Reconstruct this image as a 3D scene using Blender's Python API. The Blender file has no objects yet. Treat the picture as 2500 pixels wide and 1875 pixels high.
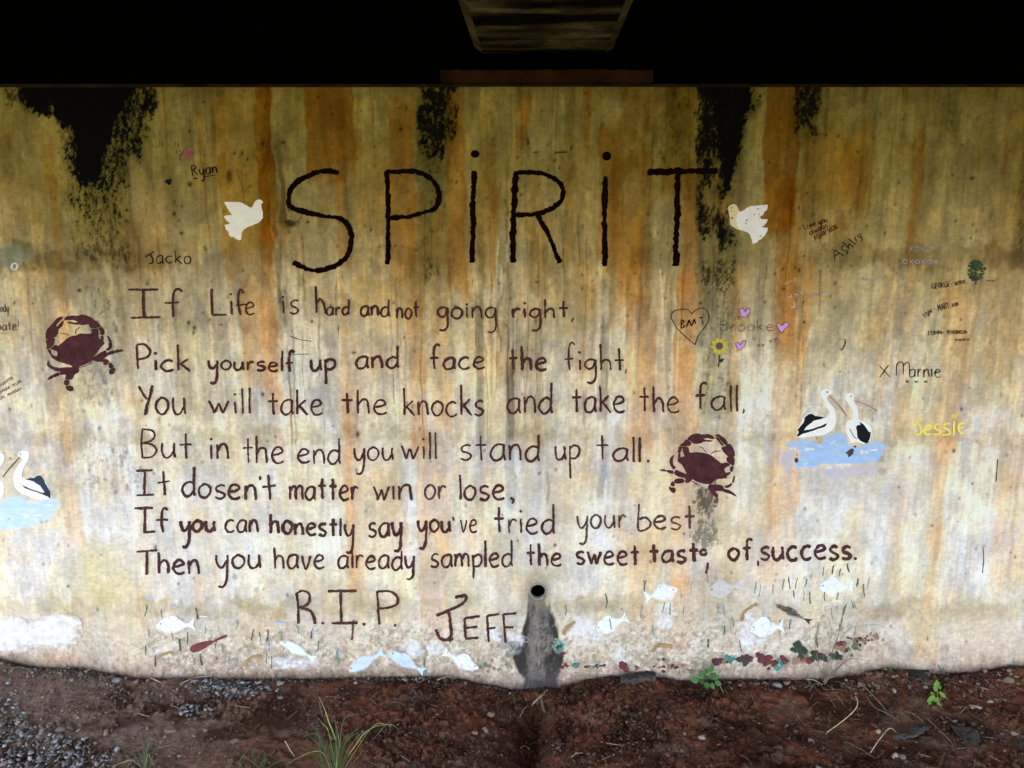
import bpy, math, random, os
import numpy as np
from mathutils import Vector, Matrix, geometry, noise as mnoise

random.seed(7)
sc = bpy.context.scene
col = sc.collection

# ------------------------------------------------------------------ camera, sky, sun, exposure
D = 2.8            # camera to wall face
ZC = 1.70          # camera height above the soil at the wall foot
FP = 1962.0        # focal length in pixels of the 2500 px wide frame
TH = math.atan(378.5 / FP)
cam_d = bpy.data.cameras.new('camera')
cam_d.sensor_width = 36.0
cam_d.lens = 36.0 * FP / 2500.0
cam_d.clip_start = 0.05
cam_d.clip_end = 600.0
cam = bpy.data.objects.new('camera', cam_d)
col.objects.link(cam)
cam.location = (0, -D, ZC)
cam.rotation_euler = (math.pi / 2 - TH, 0, 0)
sc.camera = cam

SUN_EL, SUN_AZ = 52.0, 200.0     # sun behind the camera, a little to its left
world = bpy.data.worlds.new('World')
sc.world = world
world.use_nodes = True
wn = world.node_tree
bg = wn.nodes['Background']
skyn = wn.nodes.new('ShaderNodeTexSky')
skyn.sky_type = 'NISHITA'
skyn.sun_disc = False
skyn.sun_elevation = math.radians(SUN_EL)
skyn.sun_rotation = math.radians(SUN_AZ)
skyn.air_density = 1.0
skyn.dust_density = 2.5
skyn.ozone_density = 1.0
wn.links.new(skyn.outputs[0], bg.inputs[0])
bg.inputs[1].default_value = 0.13
sun_d = bpy.data.lights.new('sun', 'SUN')
sun_d.energy = 2.2
sun_d.angle = math.radians(0.5)
sun_d.color = (1.0, 0.95, 0.87)
sun = bpy.data.objects.new('sun', sun_d)
col.objects.link(sun)
_a, _e = math.radians(SUN_AZ), math.radians(SUN_EL)
to_sun = Vector((math.sin(_a) * math.cos(_e), math.cos(_a) * math.cos(_e), math.sin(_e)))
sun.rotation_euler = to_sun.to_track_quat('Z', 'Y').to_euler()
sun.location = (-3, -12, 14)

sc.view_settings.view_transform = 'Standard'
sc.view_settings.look = 'None'
sc.view_settings.gamma = 1.0
sc.view_settings.use_curve_mapping = False
EXPOSURE = 3.0
sc.view_settings.exposure = EXPOSURE

# ------------------------------------------------------------------ measuring helpers
CT, ST = math.cos(TH), math.sin(TH)
def ray(u, v):
    x = (u - 1250.0) / FP; yy = (937.5 - v) / FP
    return x, yy * ST + CT, yy * CT - ST
def plane_pt(u, v, off=0.0):
    """point on the vertical plane standing off metres in front of the wall face"""
    x, y, z = ray(u, v); t = (D - off) / y
    return (x * t, -off, ZC + z * t)
def wall_xz(u, v):
    x, y, z = ray(u, v); t = D / y
    return x * t, ZC + z * t
def ground_pt(u, v, gz=0.0):
    x, y, z = ray(u, v); t = (gz - ZC) / z
    return (x * t, -D + y * t, gz)
def to_uv(X, Y, Z):
    y = Y + D; z = Z - ZC
    dep = y * CT - z * ST; up = y * ST + z * CT
    return 1250.0 + FP * X / dep, 937.5 - FP * up / dep
PXM = wall_xz(1251, 937.5)[0] - wall_xz(1250, 937.5)[0]     # metres per pixel on the wall
def wall_y(x, z):
    """gentle unevenness of the cast wall face"""
    return (0.0028 * np.sin(1.7 * x + 1.0) * np.sin(2.1 * z) + 0.0014 * np.sin(5.1 * x + 2.0 * z)
            + 0.0007 * np.sin(11.0 * z + 3.0 * x))

# value noise in numpy
def _h(ix, iy, s):
    n = (ix.astype(np.int64) * 374761393 + iy.astype(np.int64) * 668265263 + s * 1274126177) & 0xffffffff
    n = ((n ^ (n >> 13)) * 1274126177) & 0xffffffff
    n = ((n ^ (n >> 16)) * 2246822519) & 0xffffffff
    return ((n ^ (n >> 15)) & 0xffffff) / float(0x1000000)
def vn(x, y, s):
    ix = np.floor(x); iy = np.floor(y); fx = x - ix; fy = y - iy
    fx = fx * fx * (3 - 2 * fx); fy = fy * fy * (3 - 2 * fy)
    a = _h(ix, iy, s); b = _h(ix + 1, iy, s); c = _h(ix, iy + 1, s); d = _h(ix + 1, iy + 1, s)
    return (a * (1 - fx) + b * fx) * (1 - fy) + (c * (1 - fx) + d * fx) * fy
def fbm(x, y, s, o=4, g=0.55):
    t = 0.0; a = 1.0; n = 0.0
    for k in range(o):
        t = t + a * vn(x * 2 ** k + 17.3 * k, y * 2 ** k + 9.1 * k, s + k); n += a; a *= g
    return np.clip((t / n - 0.5) * 1.7 + 0.5, 0, 1)
def ss(a, b, x):
    t = np.clip((x - a) / (b - a + 1e-9), 0, 1); return t * t * (3 - 2 * t)
def lin(c):
    c = np.asarray(c, float) / 255.0
    return np.where(c <= 0.04045, c / 12.92, ((c + 0.055) / 1.055) ** 2.4)
def L3(*c): return tuple(float(t) for t in lin(c))

# ------------------------------------------------------------------ object helpers
def tag(o, label=None, cat=None, group=None, kind=None):
    if label: o['label'] = label
    if cat: o['category'] = cat
    if group: o['group'] = group
    if kind: o['kind'] = kind
    return o
def link(name, me, mat=None, parent=None):
    o = bpy.data.objects.new(name, me); col.objects.link(o)
    if mat is not None: me.materials.append(mat)
    if parent is not None: o.parent = parent
    return o
def mesh(name, v, f, smooth=False):
    me = bpy.data.meshes.new(name); me.from_pydata([tuple(map(float, p)) for p in v], [], f); me.update()
    if smooth: me.polygons.foreach_set('use_smooth', [True] * len(me.polygons))
    return me
def obj(name, v, f, mat, parent=None, smooth=False):
    return link(name, mesh(name, v, f, smooth), mat, parent)
def empty(name, loc):
    o = bpy.data.objects.new(name, None); col.objects.link(o); o.location = loc; o.empty_display_size = 0.05
    return o
def under(o, parent):
    """parent o keeping it where it stands (parents only carry a location)"""
    o.parent = parent
    o.location = Vector(o.location) - Vector(parent.location)
    return o

# ------------------------------------------------------------------ materials
def new_mat(name, rough=0.9, spec=0.2):
    m = bpy.data.materials.new(name); m.use_nodes = True
    b = m.node_tree.nodes['Principled BSDF']
    b.inputs['Roughness'].default_value = rough
    b.inputs['Specular IOR Level'].default_value = spec
    return m, m.node_tree, b
def nnode(nt, t, **kw):
    n = nt.nodes.new(t)
    for k, v in kw.items(): setattr(n, k, v)
    return n
def noise_node(nt, scale, detail=4, rough=0.6, stretch=(1, 1, 1), coord='Object'):
    tc = nnode(nt, 'ShaderNodeTexCoord'); mp = nnode(nt, 'ShaderNodeMapping')
    mp.inputs['Scale'].default_value = stretch
    n = nnode(nt, 'ShaderNodeTexNoise')
    n.inputs['Scale'].default_value = scale; n.inputs['Detail'].default_value = detail
    n.inputs['Roughness'].default_value = rough
    nt.links.new(tc.outputs[coord], mp.inputs[0]); nt.links.new(mp.outputs[0], n.inputs['Vector'])
    return n
def ramp(nt, src, stops):
    r = nnode(nt, 'ShaderNodeValToRGB'); e = r.color_ramp.elements
    e[0].position, e[0].color = stops[0][0], (*stops[0][1], 1)
    e[1].position, e[1].color = stops[-1][0], (*stops[-1][1], 1)
    for p, c in stops[1:-1]:
        x = e.new(p); x.color = (*c, 1)
    nt.links.new(src, r.inputs[0]); return r
def bump(nt, b, src, dist, strength=1.0):
    bp = nnode(nt, 'ShaderNodeBump'); bp.inputs['Distance'].default_value = dist
    bp.inputs['Strength'].default_value = strength
    nt.links.new(src, bp.inputs['Height']); nt.links.new(bp.outputs[0], b.inputs['Normal'])
    return bp
def mottled(name, c1, c2, scale=20, rough=0.9, bdist=0.001, detail=5, spec=0.05, stretch=(1, 1, 1)):
    m, nt, b = new_mat(name, rough, spec)
    n = noise_node(nt, scale, detail, 0.65, stretch)
    r = ramp(nt, n.outputs['Fac'], [(0.32, c1), (0.68, c2)])
    nt.links.new(r.outputs[0], b.inputs['Base Color'])
    if bdist: bump(nt, b, n.outputs['Fac'], bdist)
    return m
def paint(name, c, wear=0.15, vary=0.35, scale=90, soft=0.12, rough=0.9):
    """brushed wall paint: uneven pigment, worn through to the concrete where the noise is lowest"""
    m, nt, b = new_mat(name, rough, 0.05)
    n = noise_node(nt, 28, 5, 0.7)
    r = ramp(nt, n.outputs['Fac'], [(0.3, tuple(t * (1 - vary) for t in c)), (0.7, tuple(min(1, t * (1 + vary)) for t in c))])
    nt.links.new(r.outputs[0], b.inputs['Base Color'])
    w = noise_node(nt, scale, 6, 0.75)
    lo = 0.25 + wear * 0.5
    a = ramp(nt, w.outputs['Fac'], [(lo - soft, (0, 0, 0)), (lo + soft * 0.4, (1, 1, 1))])
    nt.links.new(a.outputs[0], b.inputs['Alpha'])
    bump(nt, b, w.outputs['Fac'], 0.0006)
    return m

# ------------------------------------------------------------------ the concrete abutment wall
WALL_TOP = wall_xz(1250, 213)[1]
def axis(a, b, fine0, fine1, step, coarse):
    l = list(np.arange(a, fine0, coarse)) if a < fine0 else []
    m = list(np.arange(fine0, fine1, step)); r = list(np.arange(fine1, b + coarse * 0.5, coarse))
    return np.array(l + m + r)
XS = axis(-6.0, 6.0, -2.0, 2.05, 0.004, 0.08)
ZS = np.concatenate([[-0.6, -0.4, -0.25, -0.15], np.arange(-0.08, WALL_TOP, 0.004), [WALL_TOP]])
NX, NZ = len(XS), len(ZS)
GX, GZ = np.meshgrid(XS, ZS)
gx, gz = GX.ravel(), GZ.ravel()
U, V = to_uv(gx, 0.0, gz)
PX = 1250.0 + gx / PXM
def upx(u, v): return 1250.0 + wall_xz(u, v)[0] / PXM

# what the wall looks like where clean, by height (display values), brought back to pigment; top rows also darkened for light falloff under the deck
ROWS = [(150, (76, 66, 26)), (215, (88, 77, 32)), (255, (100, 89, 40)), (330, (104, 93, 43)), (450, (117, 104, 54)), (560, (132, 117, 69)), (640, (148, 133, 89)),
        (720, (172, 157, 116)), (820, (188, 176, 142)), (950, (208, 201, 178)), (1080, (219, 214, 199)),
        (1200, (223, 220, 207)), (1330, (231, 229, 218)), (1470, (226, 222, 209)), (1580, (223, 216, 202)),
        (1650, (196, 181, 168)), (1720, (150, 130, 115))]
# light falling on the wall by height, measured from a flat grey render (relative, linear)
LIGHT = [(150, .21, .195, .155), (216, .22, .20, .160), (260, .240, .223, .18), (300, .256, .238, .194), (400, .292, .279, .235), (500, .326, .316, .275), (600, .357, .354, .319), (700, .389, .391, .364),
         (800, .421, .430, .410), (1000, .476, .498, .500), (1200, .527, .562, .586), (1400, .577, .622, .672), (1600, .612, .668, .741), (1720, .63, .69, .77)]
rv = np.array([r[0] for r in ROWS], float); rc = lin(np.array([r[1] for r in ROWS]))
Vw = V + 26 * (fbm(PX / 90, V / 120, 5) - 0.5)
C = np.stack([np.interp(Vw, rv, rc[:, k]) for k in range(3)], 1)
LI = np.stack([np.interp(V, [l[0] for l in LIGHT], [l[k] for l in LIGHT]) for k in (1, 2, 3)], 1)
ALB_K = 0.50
def mul(mask, tint):
    global C
    t = RUST if tint == 'rust' else TAN if tint == 'tan' else np.array(tint, float)[None, :]
    C = C * (1 - mask[:, None] * (1 - t))
def mixto(mask, rgb, v=None):
    """blend towards a seen colour"""
    global C
    C = C * (1 - mask[:, None]) + mask[:, None] * lin(rgb)[None, :]
WARP1 = fbm(PX / 26, V / 60, 11) - 0.5
WARP2 = fbm(PX / 26 + 50, V / 40, 12) - 0.5
FINE = fbm(PX / 7, V / 10, 21, 5, 0.6)
STREAK = fbm(PX / 7, V / 160, 31, 4)
STREAK2 = fbm(PX / 22, V / 420, 33, 3)
PATCH = fbm(PX / 60, V / 70, 41, 5)
MIDP = fbm(PX / 22, V / 26, 47, 4)
def band(u0, u1, v0, v1, su=4, sv=30, warp=15, streak=0.4):
    vm = (max(v0, 150) + min(v1, 1700)) / 2
    a, b = upx(u0, vm), upx(u1, vm)
    p = PX + WARP1 * warp; q = V + WARP2 * sv * 1.6
    m = ss(a - su, a + su, p) * (1 - ss(b - su, b + su, p)) * ss(v0 - sv, v0 + sv, q) * (1 - ss(v1 - sv, v1 + sv, q))
    return m * (1 - streak + streak * 1.3 * STREAK).clip(0, 1)
def poly(pts, soft=8, warp=14):
    P = np.array(pts, float)
    x = U + WARP1 * warp; y = V + WARP2 * warp
    m = np.zeros(len(x)); pad = soft * 2 + warp
    sel = np.where((x > P[:, 0].min() - pad) & (x < P[:, 0].max() + pad) & (y > P[:, 1].min() - pad) & (y < P[:, 1].max() + pad))[0]
    xs, ys = x[sel], y[sel]; ins = np.zeros(len(sel), bool); dm = np.full(len(sel), 1e9)
    for k in range(len(P)):
        x1, y1 = P[k]; x2, y2 = P[(k + 1) % len(P)]
        if y1 != y2:
            c = ((y1 > ys) != (y2 > ys)) & (xs < (x2 - x1) * (ys - y1) / (y2 - y1) + x1); ins ^= c
        dx, dy = x2 - x1, y2 - y1; t = np.clip(((xs - x1) * dx + (ys - y1) * dy) / (dx * dx + dy * dy + 1e-9), 0, 1)
        dm = np.minimum(dm, np.hypot(xs - x1 - t * dx, ys - y1 - t * dy))
    sd = np.where(ins, dm, -dm); m[sel] = ss(-soft, soft, sd); return m
def blob(u, v, ru, rv_, soft=0.5, warp=0.5, seed=61):
    d = np.hypot((U - u) / ru, (V - v) / rv_) + warp * (MIDP - 0.5)
    return 1 - ss(1 - soft, 1 + soft * 0.6, d)
def mould(dens, sc=1.0, seed=71, sharp=0.1):
    n = 0.50 * fbm(PX / (6 * sc), V / (12 * sc), seed, 4, 0.65) + 0.30 * fbm(PX / (2.6 * sc), V / (4 * sc), seed + 9, 2) + .2 * fbm(PX / 16, V / 150, seed + 5, 3)
    return (0.66 * ss(n - sharp, n + sharp, dens) + 0.34 * ss(n - .28, n + .22, dens)) * ss(.04, .22, dens)

# broad tone: brushed-out patches and vertical run marks
LOWV = ss(850, 1300, V)
Q1 = ss(.44, .56, fbm(PX / 46, V / 95, 43, 4)); Q2 = ss(.45, .55, fbm(PX / 17, V / 44, 44, 4)); Q3 = ss(.44, .56, fbm(PX / 95, V / 150, 45, 4)); Q4 = ss(.46, .54, fbm(PX / 9, V / 15, 46, 3))
ROW0 = C.copy()
C *= (0.86 + 0.27 * PATCH)[:, None]
C *= (1 + (0.15 - 0.08 * LOWV) * (Q1 - .5))[:, None]
C *= (1 + (0.11 - 0.06 * LOWV) * (Q2 - .5))[:, None]
C *= (1 + (0.06 - 0.03 * LOWV) * (Q4 - .5))[:, None]
C *= (1 + (0.26 - 0.18 * LOWV) * (STREAK2 - .5))[:, None]
C *= (1 + (0.16 - 0.10 * LOWV) * (STREAK - .5))[:, None]
C = C * (1 + (Q3 - .5)[:, None] * np.array([.03, .01, -.10])[None, :] + (Q2 - .5)[:, None] * np.array([.02, 0, -.05])[None, :])
hue = fbm(PX / 45, V / 90, 51, 4)
mul(ss(0.5, 0.9, hue) * 0.38, (1.04, 0.88, 0.66))
mul(ss(0.5, 0.9, 1 - hue) * 0.36, (0.94, 1.0, 1.12))
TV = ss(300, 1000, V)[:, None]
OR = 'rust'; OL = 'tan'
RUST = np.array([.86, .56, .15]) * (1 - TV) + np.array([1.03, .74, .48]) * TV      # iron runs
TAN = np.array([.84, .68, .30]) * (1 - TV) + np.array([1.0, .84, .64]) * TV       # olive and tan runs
GR = (0.42, 0.42, 0.44)      # grey wet run
for (u0, u1, v0, v1, tint, a, kw) in [
    (536, 660, 380, 640, OL, .75, dict(sv=40)), (628, 668, 205, 600, OR, .75, {}), (644, 664, 205, 420, (.74, .55, .35), .6, {}),
    (640, 676, 540, 1000, OR, .45, {}), (592, 672, 700, 960, OR, .42, dict(sv=60)), (520, 640, 240, 360, OL, .5, dict(sv=50)),
    (744, 868, 205, 430, OR, .72, dict(sv=40)), (792, 846, 215, 440, (.88, .70, .45), .5, {}), (822, 850, 430, 650, OR, .4, {}),
    (866, 950, 330, 560, OL, .35, {}), (950, 1012, 250, 700, OR, .62, dict(sv=50)), (1000, 1040, 470, 760, OL, .6, {}),
    (1092, 1136, 205, 720, OR, .55, {}), (1040, 1150, 520, 700, OL, .45, dict(sv=50)), (1170, 1210, 300, 700, OL, .5, {}), (1260, 1292, 215, 360, OR, .55, {}),
    (1290, 1330, 380, 700, OL, .4, {}), (1376, 1400, 215, 640, OL, .5, {}), (1462, 1512, 300, 640, OR, .6, {}), (1490, 1590, 380, 760, OL, .65, dict(sv=60)),
    (1510, 1570, 540, 760, OR, .5, dict(sv=60)), (1515, 1580, 205, 420, OL, .6, {}), (1620, 1690, 215, 480, OL, .6, {}), (1666, 1700, 400, 700, OR, .6, {}),
    (1530, 1600, 740, 1100, OR, .5, dict(sv=60)), (1560, 1690, 850, 1010, OR, .3, dict(sv=60)), (1646, 1700, 660, 1020, OR, .62, {}), (1640, 1694, 1020, 1440, OR, .5, {}),
    (1640, 1680, 1400, 1640, OR, .42, {}), (1780, 1805, 640, 1040, OR, .3, {}), (1866, 1946, 205, 560, (.74, .46, .10), .8, {}), (1890, 1950, 480, 800, OR, .6, dict(sv=60)),
    (1900, 1985, 640, 860, OR, .55, dict(sv=60)), (1888, 1960, 800, 1250, OR, .45, dict(sv=80)), (1960, 2130, 300, 520, OL, .62, dict(sv=60)), (2050, 2112, 370, 500, (1, .62, .2), .4, {}),
    (2226, 2248, 290, 620, OR, .5, {}), (2196, 2226, 560, 1060, OL, .35, {}), (2140, 2180, 650, 1000, OL, .4, {}), (2290, 2352, 700, 1120, OR, .34, {}), (2340, 2372, 820, 960, OR, .25, {}),
    (2272, 2308, 1050, 1330, OR, .42, {}), (2255, 2285, 1300, 1600, OR, .32, {}), (2430, 2520, 1070, 1400, OR, .36, dict(sv=60)), (2400, 2520, 760, 1100, OL, .22, dict(sv=60)),
    (2170, 2215, 1130, 1380, OR, .22, {}), (2430, 2520, 215, 900, OL, .3, dict(sv=60)), (118, 140, 360, 620, OL, .6, {}), (0, 60, 300, 560, OL, .25, dict(sv=60)),
    (105, 178, 650, 860, OR, .18, dict(sv=50)), (140, 188, 940, 1340, OR, .3, {}), (152, 172, 1030, 1140, (.7, .6, .5), .5, dict(sv=15)), (60, 110, 760, 900, OL, .22, {}),
    (838, 858, 690, 1420, OR, .45, dict(su=4)), (858, 1000, 720, 1000, OL, .32, dict(sv=60)), (836, 884, 1000, 1440, OR, .34, {}), (884, 992, 1140, 1330, OR, .24, dict(sv=60)),
    (1000, 1040, 730, 1100, OR, .5, {}), (1056, 1096, 720, 1040, OR, .36, {}), (1020, 1096, 1060, 1560, OR, .36, dict(sv=60)), (1096, 1160, 1290, 1440, OR, .2, {}),
    (1180, 1230, 760, 1060, OL, .35, {}), (1262, 1330, 740, 1080, OL, .25, {}), (1380, 1450, 680, 1100, OL, .3, {}), (1500, 1640, 1040, 1420, OL, .34, dict(sv=60)),
    (1536, 1600, 1300, 1560, OR, .24, dict(sv=50)), (1690, 1900, 1250, 1430, OR, .22, dict(sv=40)), (1700, 1780, 1100, 1280, OR, .3, {}), (1860, 1930, 1200, 1440, OR, .25, {}),
    (1560, 1700, 1480, 1600, OR, .2, dict(sv=40)), (1745, 1800, 1545, 1610, OR, .28, dict(sv=25)), (2230, 2290, 1560, 1620, (1, .72, .4), .5, dict(sv=15)),
    (560, 592, 940, 1200, OL, .2, {}), (400, 470, 850, 1010, OL, .2, {}), (330, 350, 1000, 1090, OL, .3, {}), (300, 420, 560, 700, OL, .25, {})]:
    bm_ = band(u0, u1, v0, v1, **kw); mul(bm_ * min(1, a * 1.22), tint)
    mul((4 * bm_ * (1 - bm_)) ** 2 * .28 * a * (1 - .5 * LOWV), (.80, .66, .42))
LT = (1.12, 1.15, 1.19)
for (u0, u1, v0, v1, a, kw) in [
    (676, 744, 215, 420, .5, {}), (700, 780, 400, 560, .25, {}), (870, 944, 230, 420, .45, dict(streak=.9)), (1112, 1200, 215, 330, .35, {}), (1230, 1262, 300, 420, .5, {}),
    (1298, 1392, 225, 372, .75, dict(su=3, sv=5, warp=4, streak=.3)), (1596, 1618, 225, 420, .65, {}), (1400, 1450, 330, 480, .4, dict(streak=.9)), (1826, 1862, 215, 560, .6, {}), (1900, 1940, 560, 700, .2, {}),
    (2110, 2210, 230, 520, .25, {}), (2170, 2226, 440, 640, .45, {}), (2290, 2400, 400, 640, .2, {}), (1190, 1250, 500, 700, .5, dict(streak=.9)), (1225, 1262, 560, 700, .4, dict(streak=.9)),
    (500, 560, 440, 640, .3, {}), (510, 572, 700, 1060, .7, {}), (346, 392, 690, 860, .5, {}), (700, 746, 620, 1020, .95, dict(su=5)), (560, 600, 800, 1000, .35, {}),
    (700, 836, 1020, 1420, .8, dict(sv=50)), (400, 560, 1120, 1440, .5, dict(sv=60)), (560, 700, 1280, 1440, .55, dict(sv=50)), (994, 1020, 1080, 1560, .7, {}),
    (1118, 1168, 1080, 1440, .7, {}), (1146, 1200, 1300, 1430, .5, {}), (1226, 1274, 1050, 1290, .85, {}), (1458, 1504, 1000, 1560, .8, {}), (1300, 1330, 1080, 1250, .3, {}), (1130, 1200, 1550, 1600, .3, {}),
    (1796, 1832, 980, 1270, .8, {}), (1800, 1850, 880, 1010, .55, {}), (1840, 1872, 600, 900, .35, {}), (2030, 2072, 800, 980, .7, {}), (2166, 2196, 690, 1000, .7, {}),
    (2116, 2162, 1280, 1460, .95, {}), (2205, 2242, 1260, 1440, .95, {}), (2288, 2352, 1220, 1480, .8, dict(sv=50)), (2310, 2440, 1110, 1280, .6, dict(streak=.9)), (1940, 2100, 1200, 1420, .35, dict(sv=60)),
    (2370, 2440, 1330, 1460, .7, dict(sv=50)), (0, 130, 1240, 1420, .6, dict(sv=50)), (210, 290, 700, 860, .6, dict(su=10)), (200, 290, 950, 1040, .55, dict(sv=40)), (195, 330, 1080, 1330, .6, dict(sv=50)),
    (0, 60, 660, 760, .6, dict(sv=40)), (0, 140, 850, 1050, .35, dict(sv=50)), (2395, 2415, 1090, 1170, .4, {}), (1620, 1640, 700, 1020, .35, {}), (1590, 1636, 1380, 1520, .3, {})]:
    mul(band(u0, u1, v0, v1, **kw) * a, LT)
for (u0, u1, v0, v1, tint, a, kw) in [
    (680, 696, 375, 560, GR, .85, dict(su=3)), (676, 690, 560, 760, GR, .7, dict(su=4, streak=.9)), (684, 694, 690, 790, GR, .5, dict(su=3)),
    (1162, 1182, 740, 1070, GR, .75, dict(su=3, warp=6, streak=.4)), (1172, 1184, 560, 740, (.5, .5, .35), .6, dict(su=4)), (1236, 1256, 880, 1070, GR, .85, dict(su=3, warp=6, streak=.3)),
    (1238, 1262, 1060, 1230, (.62, .64, .74), .9, dict(su=4, streak=.3)), (1160, 1184, 1060, 1270, (.7, .7, .74), .7, dict(su=5)), (1462, 1484, 780, 1040, GR, .65, dict(su=4, streak=.4)),
    (1464, 1480, 1080, 1230, (.6, .62, .72), .8, dict(su=4)), (1420, 1428, 960, 1040, GR, .6, dict(su=3)), (1424, 1432, 1060, 1110, GR, .45, dict(su=3)), (1332, 1340, 1150, 1230, GR, .6, dict(su=2, sv=10)),
    (1214, 1222, 690, 900, GR, .55, dict(su=2, streak=.9)), (1198, 1206, 800, 960, GR, .5, dict(su=2, streak=.9)), (1440, 1450, 700, 860, GR, .35, {}), (1230, 1242, 380, 560, GR, .5, dict(su=3, streak=.95)),
    (1380, 1396, 640, 760, GR, .35, {}), (700, 720, 780, 1010, (.78, .78, .82), .6, {}), (545, 560, 760, 900, (.8, .8, .84), .6, {}), (592, 600, 780, 900, (.8, .78, .74), .5, {}),
    (420, 470, 1040, 1170, (.84, .83, .82), .6, {}), (250, 262, 680, 860, (.6, .62, .5), .6, {}), (282, 300, 640, 900, (.66, .64, .52), .6, {})]:
    mul(band(u0, u1, v0, v1, sv=kw.pop('sv', 22), **kw) * a, tint)
# separate thin drips: dark, rusty and pale, each with its own start and end
def drip(u, v0, v1, w, tint, a, r=random):
    p0 = 1250 + (u - 1250); cols = np.where(np.abs(PX[:NX] - p0) < w * 3 + 8)[0]
    if not len(cols): return
    sl = slice(cols[0], cols[-1] + 1); Cv = C.reshape(NZ, NX, 3)
    vv = V.reshape(NZ, NX)[:, sl]; pp = PX.reshape(NZ, NX)[:, sl]; fn = FINE.reshape(NZ, NX)[:, sl]
    ph = r.uniform(0, 9); c_ = p0 + 2.2 * np.sin(vv / 55 + ph) + 1.1 * np.sin(vv / 17 + ph * 3)
    ww = w * (1 - .45 * ss(v0, v1, vv)); m = 1 - ss(ww * .45, ww * 1.1, np.abs(pp - c_) + 1.2 * (fn - .5))
    m = m * ss(v0 - 12, v0 + 12, vv) * (1 - ss(v1 - (v1 - v0) * .35, v1, vv)) * (.45 + .55 * ss(.3, .6, fn)) * a
    t = {'rust': RUST.reshape(NZ, NX, 3)[:, sl], 'tan': TAN.reshape(NZ, NX, 3)[:, sl]}.get(tint) if isinstance(tint, str) else np.array(tint)[None, None, :]
    Cv[:, sl] *= 1 - m[..., None] * (1 - t)
RUST = np.broadcast_to(RUST, (NX * NZ, 3)); TAN = np.broadcast_to(TAN, (NX * NZ, 3))
dr = random.Random(21)
for k in range(330):
    up_ = k % 3; v0 = dr.choice([205, 205, 205, dr.uniform(215, 620), dr.uniform(215, 1000), 640, 1075]) if up_ else dr.uniform(620, 1400)
    L_ = dr.uniform(60, 420) if up_ else dr.uniform(50, 260); u_ = dr.uniform(-40, 2540); w_ = dr.choice([2, 2.5, 3, 4, 5, 8, 12])
    q = dr.random(); sc_ = 1.0 if v0 < 700 else .5
    if q < .30: drip(u_, v0, v0 + L_, w_, 'rust', dr.uniform(.25, .6) * sc_, dr)
    elif q < .52: drip(u_, v0, v0 + L_, w_, (.50, .50, .42), dr.uniform(.25, .65) * sc_, dr)
    elif q < .64: drip(u_, v0, v0 + L_, w_, (.74, .68, .50), dr.uniform(.3, .8) * sc_, dr)
    elif q < .74: drip(u_, v0, v0 + L_, w_, 'tan', dr.uniform(.3, .8) * sc_, dr)
    else: drip(u_, v0, v0 + L_, w_, (1.14, 1.16, 1.20), dr.uniform(.3, .85) * (.6 + .4 * sc_), dr)
for k in range(90):
    u_ = dr.choice([dr.uniform(1150, 1290), dr.uniform(1150, 1500), dr.uniform(680, 1100), dr.uniform(1600, 2000)]); v0 = dr.uniform(480, 860)
    drip(u_, v0, v0 + dr.uniform(90, 380), dr.choice([1.6, 2, 2.6, 3.4]), dr.choice([(.46, .43, .34), (.5, .48, .44), (.56, .46, .26), (1.25, 1.25, 1.25)]), dr.uniform(.4, .9), dr)
dev = np.clip(C / ROW0, .02, 3.0); C = ROW0 * np.power(dev, (1.32 - .08 * ss(900, 1400, V))[:, None])
DS = (.42, .42, .28)
for (u0, u1, v0, v1, a, kw) in [(1012, 1100, 205, 480, .55, dict(sv=60)), (1020, 1092, 400, 740, .55, dict(sv=70, su=12)), (1700, 1760, 300, 640, .6, dict(sv=60)), (1750, 1815, 380, 620, .6, dict(sv=50, su=10)),
                            (1704, 1796, 600, 800, .62, dict(sv=60, su=12)), (1706, 1790, 780, 1040, .5, dict(sv=60, su=12)), (1700, 1750, 940, 1010, .3, dict(sv=30, su=14)), (170, 330, 420, 660, .5, dict(sv=70, su=22)), (190, 300, 640, 900, .36, dict(sv=70, su=20)),
                            (1944, 1998, 205, 380, .6, dict(sv=50)), (2296, 2345, 225, 340, .55, dict(sv=30)), (2380, 2440, 260, 430, .25, dict(sv=40, su=16)), (2485, 2530, 330, 640, .5, {}), (1560, 1690, 215, 460, .32, dict(sv=60, su=16)),
                            (1210, 1260, 620, 780, .3, dict(sv=40)), (1290, 1450, 620, 720, .28, dict(sv=40, su=20)), (690, 704, 700, 800, .4, {}), (1166, 1180, 640, 780, .5, {}), (300, 360, 205, 420, .3, dict(sv=60, su=16))]:
    mul(band(u0, u1, v0, v1, **kw) * a, DS)
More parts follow.
